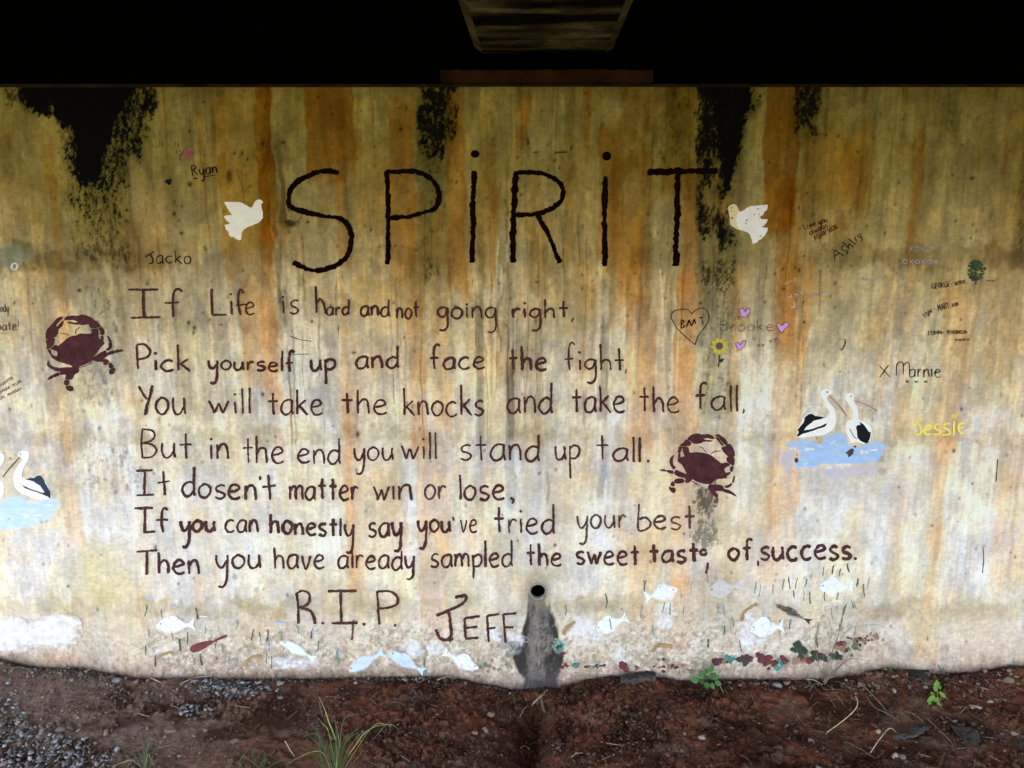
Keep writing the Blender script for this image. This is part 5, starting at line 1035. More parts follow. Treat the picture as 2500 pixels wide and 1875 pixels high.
P_ = Paint(); P_.stroke([(195, 455), (235, 480), (225, 530), (190, 545), (155, 515), (165, 470), (195, 455)], 3, cQ, .3); P_.build('painted_ring', m_wash, wall, 'small white ring near the left edge')
m_grit = paint('grey_wall_line', (.09, .075, .06), .2, .3, 90, .12)
for pts, w_ in [([(2434, 1120), (2432, 1150), (2430, 1176)], 2.2), ([(2398, 1335), (2400, 1365), (2397, 1398)], 1.8), ([(708, 820), (730, 828), (760, 833)], 2), ([(712, 865), (755, 864)], 1.4), ([(590, 415), (594, 470), (598, 500)], 1.2), ([(578, 412), (590, 450), (600, 470)], 1.2)]:
    q = Paint(); q.stroke(pts, w_); q.build('wall_crack', m_grit, wall)

# the painted sea bed along the foot of the wall
FTAIL = {}
def fmat(n, c, w, v, sc_, so):
    m = scumble(n, c, w, v, 40, .22, (1, 1, 1)); FTAIL[m.name] = paint(n + '_thin', c, w, v, sc_, so); return m
m_fw = fmat('fish_white', (.80, .84, .90), .34, .06, 60, .16); m_fb = fmat('fish_blue', (.56, .68, .84), .14, .10, 60, .12)
m_fg = fmat('fish_pale_green', (.72, .80, .76), .16, .08, 50, .14); m_fgr = fmat('fish_grey', (.56, .55, .54), .26, .12, 50, .16)
m_fdk = fmat('fish_brown', (.07, .055, .048), .10, .3, 60, .12); m_red = paint('squid_red', (.17, .055, .055), .10, .3, 60, .12)
m_brn = paint('prawn_brown', (.36, .24, .12), .28, .2, 50, .16); m_eye = paint('fish_eye', (.06, .06, .09), .1, .3, 60, .1)
def solid_of(m): return FTAIL[m.name]
def fish(head, tail, h, c, mat, lab, fat=.42, fin=1.0):
    (x0, y0), (x1, y1) = c(head), c(tail); L_ = math.hypot(x1 - x0, y1 - y0); ux, uy = (x1 - x0) / L_, (y1 - y0) / L_; h = h / 2.765 * 1.14; 
    T = lambda a, b_: (x0 + ux * a * L_ - uy * b_ * h, y0 + uy * a * L_ + ux * b_ * h)
    body = [T(*q) for q in [(0, .04), (.06, -.2), (.16, -.38), (.3, -.5), (.46, -.48), (.6, -.32), (.74, -.12), (.80, -.08), (.80, .10), (.72, .16), (.58, .36), (.42, .5), (.26, .46), (.12, .30), (.03, .16)]]
    o = soft_shape('painted_fish', body, cI, mat, wall, lab, step=2.0, soft=3.0, ns=5, ragged=6)
    q = Paint(); q.k = 1; q.fill([T(*t) for t in [(.79, -.06), (.88, -.2), (1.0, -.46), (.95, 0), (1.0, .44), (.88, .2), (.79, .08)]], rough=.5, sharp=True); q.build('painted_tail', solid_of(mat), o)
    if fin:
        q = Paint(); q.k = 2; sg = -1 if ux > 0 else 1; q.fill([T(.26, sg * .46), T(.36, sg * .66 * fin), T(.5, sg * .62 * fin), T(.6, sg * .36)], rough=.5, sharp=True); q.build('painted_fin', solid_of(mat), o)
    q = Paint(); q.k = 3; sg = -1 if ux > 0 else 1; q.dot(T(.11, sg * .12), 1.7, ry=1.5); q.build('painted_eye', m_eye, o)
    return o
fish((230, 572), (490, 562), 88, cE, m_fw, 'white painted fish low on the left, above the red squid')
fish((1065, 680), (1300, 800), 52, cE, m_fg, 'slim pale green painted fish slanting down to the right', fin=0)
fish((1522, 882), (1765, 745), 62, cE, m_fb, 'blue-white painted fish with its head down to the left')
fish((1792, 752), (2040, 885), 66, cE, m_fb, 'light blue painted fish with its head up to the left')
fish((322, 865), (88, 745), 74, cF, m_fw, 'white scaled painted fish left of the drain, head down to the right')
fish((1118, 608), (1335, 515), 88, cF, m_fw, 'white painted fish right of the drain stain')
fish((1668, 335), (1448, 385), 88, cF, m_fw, 'white painted bream facing right under the word taste')
fish((1880, 345), (2098, 300), 88, cF, m_fgr, 'greyish painted bream facing left under the word of')
fish((1382, 372), (1615, 365), 92, cG, m_fw, 'white painted bream highest on the right, among green weed')
fish((912, 652), (1145, 630), 104, cG, m_fw, 'white painted bream low on the right over the coral')
fish((1090, 485), (1328, 605), 42, cG, m_fdk, 'dark brown slim painted fish slanting down to the right', fin=.8)
p = Paint(); p.fill([(455, 740), (462, 712), (500, 692), (560, 678), (600, 674), (608, 690), (570, 715), (520, 742), (480, 752)], cE, .5); sq = p.build('painted_squid', m_red, wall, 'dark red painted squid low on the left')
p = Paint(); p.stroke([(606, 684), (640, 668), (690, 650)], 3.4, cE).stroke([(606, 680), (650, 655), (692, 640)], 2.4, cE).fill([(680, 645), (700, 632), (705, 642), (690, 656)], cE, .3); p.build('painted_tentacle', m_red, sq)
for pts, w_, c, lab in [([(228, 800), (250, 775), (290, 758), (342, 752)], 7, cE, 'faint brown painted prawn furthest left'), ([(822, 850), (845, 805), (880, 785), (935, 775)], 7, cE, 'brown painted prawn right of the squid'), ([(905, 640), (918, 600), (945, 570), (980, 548)], 9, cF, 'ochre painted prawn just right of the drain stain'),
                        ([(1498, 752), (1520, 722), (1560, 706), (1635, 710)], 8, cF, 'brown arched prawn low under the bream'), ([(855, 600), (870, 550), (900, 515), (965, 478)], 7, cG, 'brown painted prawn above the low white bream')]:
    p = Paint(); p.stroke(pts, w_, c, .25); p.build('painted_prawn', m_brn, wall, lab)
m_ws = scumble('white_scumble', (.76, .78, .84), .56, .08, 34, .2, (1, 1, 1)); m_gs = scumble('teal_scumble', (.34, .52, .46), .46, .1, 40, .2)
for pts, c_, m__ in [([(960, 560), (1000, 520), (1080, 530), (1120, 600), (1200, 620), (1150, 660), (1000, 670)], cF, m_ws), ([(880, 560), (930, 560), (940, 680), (1000, 720), (880, 780), (840, 690)], cG, m_ws), ([(0, 600), (120, 590), (200, 640), (330, 560), (480, 560), (530, 640), (440, 760), (200, 760), (0, 800)], crop(0, 1300, 2.765), m_ws),
                   ([(500, 640), (580, 630), (640, 690), (560, 760), (480, 720)], cF, m_ws), ([(400, 560), (450, 620), (520, 700), (430, 700), (370, 640)], cF, m_ws), ([(2080, 680), (2150, 700), (2140, 760), (2060, 760)], cE, m_ws), ([(1890, 690), (1960, 680), (2030, 740), (1940, 780)], cE, m_ws), ([(1000, 800), (1200, 790), (1330, 830), (1150, 860), (1010, 850)], cE, m_ws),
                   ([(1230, 780), (1300, 720), (1330, 800), (1290, 850)], cF, m_ws), ([(300, 500), (390, 480), (400, 620), (300, 640)], cG, m_ws), ([(540, 700), (580, 700), (570, 780), (530, 770)], cF, m_gs), ([(860, 670), (900, 680), (890, 760), (860, 740)], cF, m_gs)]:
    q = soft_shape('painted_wash', pts, c_, m__, wall, None, step=3, soft=6, ns=7, ragged=26, h=-.0006)
m_sg = [paint('weed_dark', (.085, .095, .06), .36, .3, 60, .15), paint('weed_green', (.12, .20, .12), .40, .3, 60, .15), paint('weed_teal', (.14, .31, .26), .42, .2, 60, .15), paint('weed_faint', (.30, .32, .24), .34, .2, 60, .18)]
weed = [(158, 470, cE, 0), (265, 490, cE, 0), (500, 490, cE, 0), (155, 735, cE, 0), (385, 700, cE, 0), (437, 655, cE, 0), (178, 620, cE, 3), (335, 640, cE, 3), (875, 635, cE, 0), (925, 650, cE, 0), (975, 640, cE, 0), (985, 700, cE, 2), (1070, 640, cE, 3), (770, 565, cE, 3), (555, 600, cE, 3),
        (1275, 625, cE, 0), (1320, 710, cE, 0), (1450, 790, cE, 2), (1445, 770, cE, 0), (718, 795, cE, 2), (530, 800, cE, 0), (222, 810, cE, 0), (970, 790, cE, 1), (1180, 600, cE, 2), (1550, 590, cE, 0), (2035, 820, cE, 1), (475, 805, cE, 3), (1005, 820, cE, 0), (670, 725, cE, 3), (630, 695, cE, 0),
        (1190, 420, cF, 0), (1190, 390, cF, 1), (1450, 300, cF, 1), (1215, 560, cF, 2), (1575, 450, cF, 1), (1620, 460, cF, 2), (1505, 605, cF, 2), (1425, 470, cF, 3), (1710, 470, cF, 3), (1985, 470, cF, 3), (1985, 600, cF, 1), (2040, 545, cF, 2), (1880, 690, cF, 0), (915, 470, cF, 1),
        (1180, 340, cG, 0), (1230, 345, cG, 1), (1290, 340, cG, 1), (1070, 380, cG, 3), (1140, 350, cG, 1), (950, 370, cG, 2), (980, 390, cG, 3), (1210, 415, cG, 0), (1320, 440, cG, 1), (1275, 420, cG, 3), (1410, 265, cG, 0), (1475, 250, cG, 0), (1525, 270, cG, 0), (1580, 240, cG, 0), (1640, 340, cG, 1), (1685, 390, cG, 1), (1715, 340, cG, 3),
        (1605, 485, cG, 1), (1625, 490, cG, 3), (1470, 550, cG, 3), (1420, 430, cG, 0), (1508, 430, cG, 3), (1185, 620, cG, 1), (1120, 690, cG, 3), (1370, 670, cG, 3), (1365, 740, cG, 0), (800, 600, cG, 2), (740, 660, cG, 2), (850, 760, cG, 0), (630, 745, cG, 0), (700, 510, cG, 3), (630, 300, cG, 3), (520, 360, cG, 3), (180, 540, cG, 3), (200, 360, cG, 1), (1050, 600, cG, 3), (1620, 670, cG, 3)]
for x, y, c, k in weed:
    h_ = rr.uniform(26, 44); l_ = rr.uniform(-9, 9); p = Paint(); p.k = rr.randrange(5)
    p.stroke([(x - l_, y + h_), (x + rr.uniform(-4, 4), y), (x + l_, y - h_)], rr.uniform(1.2, 3.4), c, .34); p.build('painted_seaweed', m_sg[k], wall)
m_cor = [paint('coral_red', (.16, .045, .045), .14, .35, 60, .14), paint('coral_maroon', (.11, .040, .045), .16, .35, 60, .14), paint('coral_teal', (.07, .24, .20), .18, .25, 60, .14), paint('coral_green', (.045, .065, .045), .14, .3, 60, .14), paint('coral_tan', (.30, .19, .13), .30, .25, 60, .18)]
def coral(x, y, rx, ry, n, c, kinds, r0=4, r1=8.5):
    for _ in range(int(n * 1.6)):
        p = Paint(); p.k = rr.randrange(9); q = c((x + rr.gauss(0, rx * .44), y + rr.gauss(0, ry * .40)))
        k = rr.choice(kinds); r_ = rr.uniform(r0, r1)
        p.fill([(q[0] + r_ * rr.uniform(.6, 1.3) * math.cos(t), q[1] + r_ * rr.uniform(.5, 1.1) * math.sin(t)) for t in [j * .785 for j in range(8)]], rough=.8, step=2); p.build('painted_coral', m_cor[k], wall)
for a_ in [(900, 850, 60, 40, 12, cG, [0, 1, 1, 3]), (990, 850, 60, 40, 16, cG, [0, 0, 1, 1]), (1080, 885, 60, 26, 8, cG, [0, 1, 2]), (770, 855, 50, 26, 5, cG, [2, 2, 0], 3, 6), (1250, 785, 40, 36, 11, cG, [3, 3, 3]), (1270, 850, 80, 36, 13, cG, [0, 0, 1, 4]), (1390, 830, 70, 36, 12, cG, [3, 3, 1]),
           (1490, 835, 50, 30, 7, cG, [3, 2, 3]), (1530, 775, 40, 36, 8, cG, [0, 4]), (1650, 730, 90, 60, 18, cG, [4, 4, 0, 1], 2, 4.5), (1750, 710, 80, 36, 9, cG, [4, 4], 2, 4), (1130, 870, 60, 30, 6, cG, [2, 0, 1]), (690, 870, 40, 30, 5, cG, [1, 4]), (1310, 845, 40, 24, 7, cF, [0, 0, 1]), (1395, 860, 26, 16, 3, cF, [0, 1], 2, 4),
           (900, 760, 20, 30, 4, cF, [0, 1], 2, 4), (905, 850, 20, 20, 3, cF, [0, 1], 3, 5), (980, 845, 40, 16, 4, cF, [2, 2], 3, 6), (1090, 850, 110, 12, 7, cF, [1, 1, 2], 2.5, 4.5), (880, 715, 26, 34, 5, cF, [3, 2], 3, 6), (560, 730, 40, 30, 4, cF, [2, 4], 2, 4), (420, 850, 120, 50, 10, cF, [4, 4, 2], 2, 4.5), (1600, 855, 110, 24, 8, cF, [4, 1, 1], 2.5, 5), (330, 860, 60, 30, 3, cG, [4, 1], 2, 4)]: coral(*a_)
for (x, y, c) in [(185, 392, cE), (350, 440, cE), (545, 512, cE), (1060, 558, cE), (1290, 628, cE), (990, 720, cE), (1460, 755, cE), (1990, 772, cE), (240, 757, cE), (1440, 482, cG), (1205, 435, cG), (1115, 325, cG), (735, 798, cG)]:
    p = Paint(); l_ = rr.uniform(14, 36); p.stroke([(x - l_, y + rr.uniform(-4, 4)), (x + l_, y + rr.uniform(-4, 4))], rr.uniform(1.6, 3.4), c, .3); p.build('painted_ripple', m_ripple_b if rr.random() < .6 else m_wash, wall)
p = Paint(); p.stroke([(1560, 535), (1552, 600), (1545, 670)], 5, cE, .3); p.build('painted_drip', m_red, wall, 'red paint drip below the letter I')

# ------------------------------------------------------------------ ground
BL_U = np.array([-700, -200, 0, 20, 60, 113, 188, 244, 300, 349, 424, 600, 826, 1000, 1100, 1150, 1190, 1250, 1300, 1360, 1400, 1430, 1480, 1560, 1700, 1850, 1990, 2090, 2130, 2180, 2210, 2260, 2350, 2420, 2500, 2700, 3200], float)
BL_V = np.array([1600, 1596, 1604, 1616, 1628, 1630, 1630, 1637, 1651, 1657, 1653, 1657, 1655, 1651, 1654, 1662, 1672, 1681, 1683, 1680, 1670, 1656, 1650, 1653, 1661, 1659, 1656, 1652, 1640, 1632, 1638, 1647, 1641, 1633, 1623, 1615, 1610], float)
blx = np.array([wall_xz(u, v)[0] for u, v in zip(BL_U, BL_V)]); blz = np.array([wall_xz(u, v)[1] for u, v in zip(BL_U, BL_V)])
def soil_z(x, y):
    """soil height; y is negative towards the camera"""
    d = -np.minimum(y, 0.0)
    zb = np.interp(x, blx, blz)
    gully = 0.08 * np.exp(-((x - (0.075 - 0.03 * d + .012 * np.sin(d * 14))) / (0.040 + 0.05 * d)) ** 2) * ss(0.02, 0.16, d) * (1 - ss(1.6, 2.4, d))
    z = zb * np.exp(-(d / 0.35) ** 2) - 0.010 * d + 0.03 * (vn(x * 1.1 + 5, y * 1.3, 301) - .5) * ss(0.05, .5, d) - gully
    lump = 0.026 * (fbm(x * 9, y * 9, 310, 4, .6) - .5) * (0.55 + .45 * ss(-.4, .5, x))
    crumb = 0.009 * ss(.50, .85, fbm(x * 60, y * 60, 320, 3, .65)) * (.35 + ss(.35, .65, vn(x * 5, y * 6, 330)))
    crack = 0.018 * np.exp(-(np.abs(vn(x * 16, y * 18, 340) - .5) / .035) ** 2) * ss(.5, .75, vn(x * 3, y * 4, 345)) * ss(-.6, .2, x)
    near = ss(-3.2, -1.8, y)
    edge = ss(0.0, .025, d)
    z = z - .006 * np.exp(-(d / .016) ** 2)
    return z + (lump + crumb * 1.0 - crack) * near * (.35 + .65 * edge)
gxs = np.concatenate([[-150, -60, -25, -12, -7, -5, -4, -3.2, -2.6], axis(-2.2, 2.25, -1.75, 1.8, 0.0045, 0.05), [2.6, 3.2, 4, 5, 7, 12, 25, 60, 150]])
gys = np.concatenate([[-150, -60, -30, -16, -10, -7, -5, -4, -3.4, -3], np.arange(-2.8, -0.78, 0.05), np.arange(-0.78, 0.012, 0.0045), [.016]])
QX, QY = np.meshgrid(gxs, gys); qx, qy = QX.ravel(), QY.ravel()
qz = soil_z(qx, qy)
far = ss(3.0, 9.0, np.hypot(qx * .7, qy))
qz = qz * (1 - far) - .02 * far
me = bpy.data.meshes.new('ground'); nx, ny = len(gxs), len(gys)
me.vertices.add(nx * ny); me.vertices.foreach_set('co', np.stack([qx, qy, qz], 1).astype(np.float32).ravel())
gi = np.arange(nx * ny).reshape(ny, nx)
gf = np.stack([gi[:-1, :-1], gi[:-1, 1:], gi[1:, 1:], gi[1:, :-1]], -1).reshape(-1, 4)
me.loops.add(len(gf) * 4); me.polygons.add(len(gf))
me.loops.foreach_set('vertex_index', gf.astype(np.int32).ravel()); me.polygons.foreach_set('loop_start', np.arange(0, len(gf) * 4, 4, dtype=np.int32))
me.update(calc_edges=True); me.polygons.foreach_set('use_smooth', [True] * len(gf))
GU, GV = to_uv(qx, np.maximum(qy, -2.0), qz)
grey = lin((114, 95, 85)); red = lin((106, 68, 50)); dk = lin((52, 34, 26)); tan = lin((136, 112, 98))
w = (1 - ss(150, 1000, GU + 260 * (fbm(qx * 3, qy * 3, 351) - .5)))[:, None]
S = red * (1 - w) + grey * w
p1 = ss(.42, .6, fbm(qx * 7, qy * 9, 355, 5))[:, None] * .75
S = S * (1 - p1) + (dk * (1 - w) + dk * 1.15 * w) * p1
p2 = (ss(.56, .72, fbm(qx * 9 + 9, qy * 12, 357, 5))[:, None]) * .5
S = S * (1 - p2) + tan * (.6 + .4 * w) * p2
S = S * (0.78 + .44 * fbm(qx * 90, qy * 90, 359, 3))[:, None]
wet = np.exp(-((qx - .06) / .11) ** 2) * ss(-1.2, -.1, qy)
S = S * (1 - .25 * wet[:, None])
S = S * 1.25
outf = far[:, None]; S = S * (1 - outf) + np.array([.075, .075, .045]) * outf
ca = me.color_attributes.new('pigment', 'FLOAT_COLOR', 'POINT'); cd = np.ones((nx * ny, 4), np.float32); cd[:, :3] = np.clip(S, .004, .6); ca.data.foreach_set('color', cd.ravel())
m_soil, nt, b = new_mat('soil', 1.0, .04)
at = nnode(nt, 'ShaderNodeAttribute'); at.attribute_name = 'pigment'
n1 = noise_node(nt, 300, 4, .75); n2 = noise_node(nt, 90, 5, .7)
r1 = ramp(nt, n1.outputs['Fac'], [(.3, (.45, .42, .40)), (.6, (1.1, 1.1, 1.1)), (.78, (2.2, 2.1, 2.0))])
mx = nnode(nt, 'ShaderNodeMix', data_type='RGBA', blend_type='MULTIPLY'); mx.inputs[0].default_value = 1
nt.links.new(at.outputs['Color'], mx.inputs[6]); nt.links.new(r1.outputs[0], mx.inputs[7]); nt.links.new(mx.outputs[2], b.inputs['Base Color'])
ad = nnode(nt, 'ShaderNodeMath', operation='ADD'); nt.links.new(n1.outputs['Fac'], ad.inputs[0]); nt.links.new(n2.outputs['Fac'], ad.inputs[1])
bump(nt, b, ad.outputs[0], .004)
ground = link('ground', me, m_soil); tag(ground, kind='structure')

# ------------------------------------------------------------------ loose stones, gravel and litter
rg = np.random.RandomState(3)
def ico(sub=1):
    import bmesh
    bm = bmesh.new(); bmesh.ops.create_icosphere(bm, subdivisions=sub, radius=1.0)
    v = np.array([p.co[:] for p in bm.verts]); f = np.array([[q.index for q in p.verts] for p in bm.faces]); bm.free(); return v, f
ICO1, ICO2 = ico(1), ico(2)
def rockshape(seed, base=ICO1, flat=.6, rough=.28):
    r = np.random.RandomState(seed); v = base[0].copy()
    for _ in range(9):                      # facets: cut with random planes
        n = r.normal(size=3); n /= np.linalg.norm(n); d = r.uniform(.45, .8); t = v @ n
        v = v - np.outer(np.maximum(t - d, 0), n)
    v *= (1 + rough * (r.rand(len(v), 1) - .5) * .6)
    v *= np.array([r.uniform(.8, 1.2), r.uniform(.65, 1.0), flat * r.uniform(.7, 1.1)])
    return v
ROCKS = [rockshape(k) for k in range(14)]
def m_stone_mat(name, c1, c2):
    m, nt, b = new_mat(name, .85, .3)
    oi = nnode(nt, 'ShaderNodeNewGeometry'); n = noise_node(nt, 70, 5, .7); b.inputs['Specular IOR Level'].default_value = .08
    r = ramp(nt, oi.outputs['Random Per Island'], [(0, c1), (.6, tuple((a + b_) / 2 for a, b_ in zip(c1, c2))), (1, c2)])
    r2 = ramp(nt, n.outputs['Fac'], [(.3, (.55, .53, .5)), (.7, (1.15, 1.15, 1.15))])
    mx = nnode(nt, 'ShaderNodeMix', data_type='RGBA', blend_type='MULTIPLY'); mx.inputs[0].default_value = 1
    nt.links.new(r.outputs[0], mx.inputs[6]); nt.links.new(r2.outputs[0], mx.inputs[7]); nt.links.new(mx.outputs[2], b.inputs['Base Color'])
    bump(nt, b, n.outputs['Fac'], .002); return m
m_gravel = m_stone_mat('blue_grey_gravel', (.10, .096, .095), (.42, .41, .43))
m_gravel2 = m_stone_mat('dusty_gravel', (.085, .066, .056), (.34, .28, .24))
m_crumb = m_stone_mat('soil_crumbs', (.022, .012, .008), (.19, .11, .08))
m_crumb2 = m_stone_mat('grey_crumbs', (.045, .035, .03), (.25, .20, .175))
m_pale = m_stone_mat('pale_stone', (.34, .28, .24), (.34, .28, .24)); m_tanst = m_stone_mat('tan_stone', (.22, .165, .13), (.22, .165, .13)); m_greyst = m_stone_mat('grey_stone', (.25, .235, .225), (.25, .235, .225))
def rotm(n):
    q = rg.normal(size=(n, 4)); q /= np.linalg.norm(q, axis=1)[:, None]; w, x, y, z = q.T
    return np.stack([1 - 2 * (y * y + z * z), 2 * (x * y - z * w), 2 * (x * z + y * w), 2 * (x * y + z * w), 1 - 2 * (x * x + z * z), 2 * (y * z - x * w), 2 * (x * z - y * w), 2 * (y * z + x * w), 1 - 2 * (x * x + y * y)], -1).reshape(n, 3, 3)
def scatter(name, pts, sizes, mat, label, cat='gravel', sink=.35):
    """pts are (x, y) on the ground"""
    n = len(pts); vs, fs = [], []; base = 0; R = rotm(n); F = ICO1[1]
    z = soil_z(pts[:, 0], pts[:, 1])
    for k in range(n):
        ang = rg.uniform(0, 6.28); ca_, sa = math.cos(ang), math.sin(ang)
        r = np.array([[ca_, -sa, 0], [sa, ca_, 0], [0, 0, 1]]) @ (np.eye(3) * .7 + R[k] * .3)
        v = ROCKS[rg.randint(14)] @ r.T * sizes[k]; v = v + np.array([pts[k, 0], pts[k, 1], z[k] + sizes[k] * sink]); vs.append(v); fs.append(F + base); base += len(v)
    vs = np.concatenate(vs); fs = np.concatenate(fs)
    me = bpy.data.meshes.new(name); me.vertices.add(len(vs)); me.vertices.foreach_set('co', vs.astype(np.float32).ravel())
    me.loops.add(len(fs) * 3); me.polygons.add(len(fs)); me.loops.foreach_set('vertex_index', fs.astype(np.int32).ravel()); me.polygons.foreach_set('loop_start', np.arange(0, len(fs) * 3, 3, dtype=np.int32)); me.update(calc_edges=True)
    o = link(name, me, mat); tag(o, label, cat, kind='stuff'); return o
def gp(u, v):
    """ground point seen at pixel u, v (iterated on the relief)"""
    z = 0.0
    for _ in range(6):
        x, y, _z = ground_pt(u, v, z); z = float(soil_z(np.array([x]), np.array([y]))[0])
    return x, y, z
def ell(n, u, v, ru, rv):
    out = []
    while len(out) < n:
        a, r = rg.uniform(0, 6.283), math.sqrt(rg.rand()) * (1 + .25 * rg.normal())
        x, y, z = ground_pt(u + ru * r * math.cos(a), min(v + rv * r * math.sin(a), 2100), 0.0)
        if y < -.008: out.append((x, y))
    return np.array(out)
def sz(n, a, b): return a * (b / a) ** (rg.rand(n) ** 1.8)
P1 = np.concatenate([ell(620, 70, 1850, 150, 75), ell(260, -60, 1760, 130, 90), ell(120, 190, 1860, 110, 45)])
scatter('gravel', P1, sz(len(P1), .008, .019), m_gravel, 'bed of loose blue grey gravel in the bottom left corner')
P2 = np.concatenate([ell(230, 120, 1668, 130, 26), ell(120, 330, 1690, 120, 30), ell(180, 150, 1760, 200, 60), ell(70, 420, 1820, 240, 50)])
scatter('gravel', P2, sz(len(P2), .005, .015), m_gravel2, 'dusty brown pebbles scattered along the left foot of the wall')
P3 = np.concatenate([ell(260, 545, 1690, 80, 24), ell(60, 620, 1690, 60, 24), ell(60, 480, 1740, 60, 16)])
scatter('gravel', P3, sz(len(P3), .006, .017), m_gravel, 'pocket of grey gravel against the wall under the blue fish')
P4 = np.concatenate([ell(160, 2160, 1690, 150, 22), ell(90, 2420, 1690, 120, 50), ell(60, 1890, 1680, 120, 16), ell(110, 1050, 1672, 160, 12), ell(60, 1800, 1800, 700, 70)])
scatter('gravel', P4, sz(len(P4), .006, .017), m_gravel2, 'pale brown pebbles strewn under the dry weed on the right')
def field(n, x0, x1, y0, y1): return np.stack([rg.uniform(x0, x1, n), y0 + (y1 - y0) * rg.rand(n)], 1)
P5 = field(16000, -.5, 1.9, -.75, -.012); P5 = P5[(vn(P5[:, 0] * 6, P5[:, 1] * 7, 401) > .40)]
scatter('soil_crumbs', P5, sz(len(P5), .0020, .013), m_crumb, 'dark red brown soil crumbs and clods covering the dug earth', 'soil')
P9 = field(7000, -.35, 1.9, -.75, -.012); P9 = P9[vn(P9[:, 0] * 8, P9[:, 1] * 9, 411) > .5]
scatter('soil_clods', P9, sz(len(P9), .0035, .017), m_stone_mat('soil_clods', (.030, .017, .012), (.17, .105, .078)), 'broken red brown clods lying over the dug earth', 'soil', sink=.2)
P6 = field(7000, -1.9, -.2, -.75, -.012); P6 = P6[(vn(P6[:, 0] * 6, P6[:, 1] * 7, 405) > .42)]
scatter('soil_crumbs', P6, sz(len(P6), .0018, .010), m_crumb2, 'grey brown grit over the trodden soil on the left', 'soil')
uw = rg.uniform(-1.9, 1.9, 1500); P8 = np.stack([uw, -rg.uniform(.003, .03, 1500) ** 1.0], 1)
scatter('soil_crumbs', P8[P8[:, 0] > -.3], sz(int((P8[:, 0] > -.3).sum()), .002, .010), m_crumb, 'line of red brown crumbs against the foot of the wall', 'soil', sink=.6)
scatter('soil_crumbs', P8[P8[:, 0] <= -.3], sz(int((P8[:, 0] <= -.3).sum()), .002, .010), m_crumb2, 'line of grey brown crumbs against the foot of the wall', 'soil', sink=.6)
P7 = field(520, -1.8, 1.9, -.75, -.02)
scatter('stone_chips', P7, sz(len(P7), .0018, .0045), m_stone_mat('white_chips', (.16, .13, .11), (.42, .36, .32)), 'tiny pale stone chips sprinkled over the soil', 'stone chips')

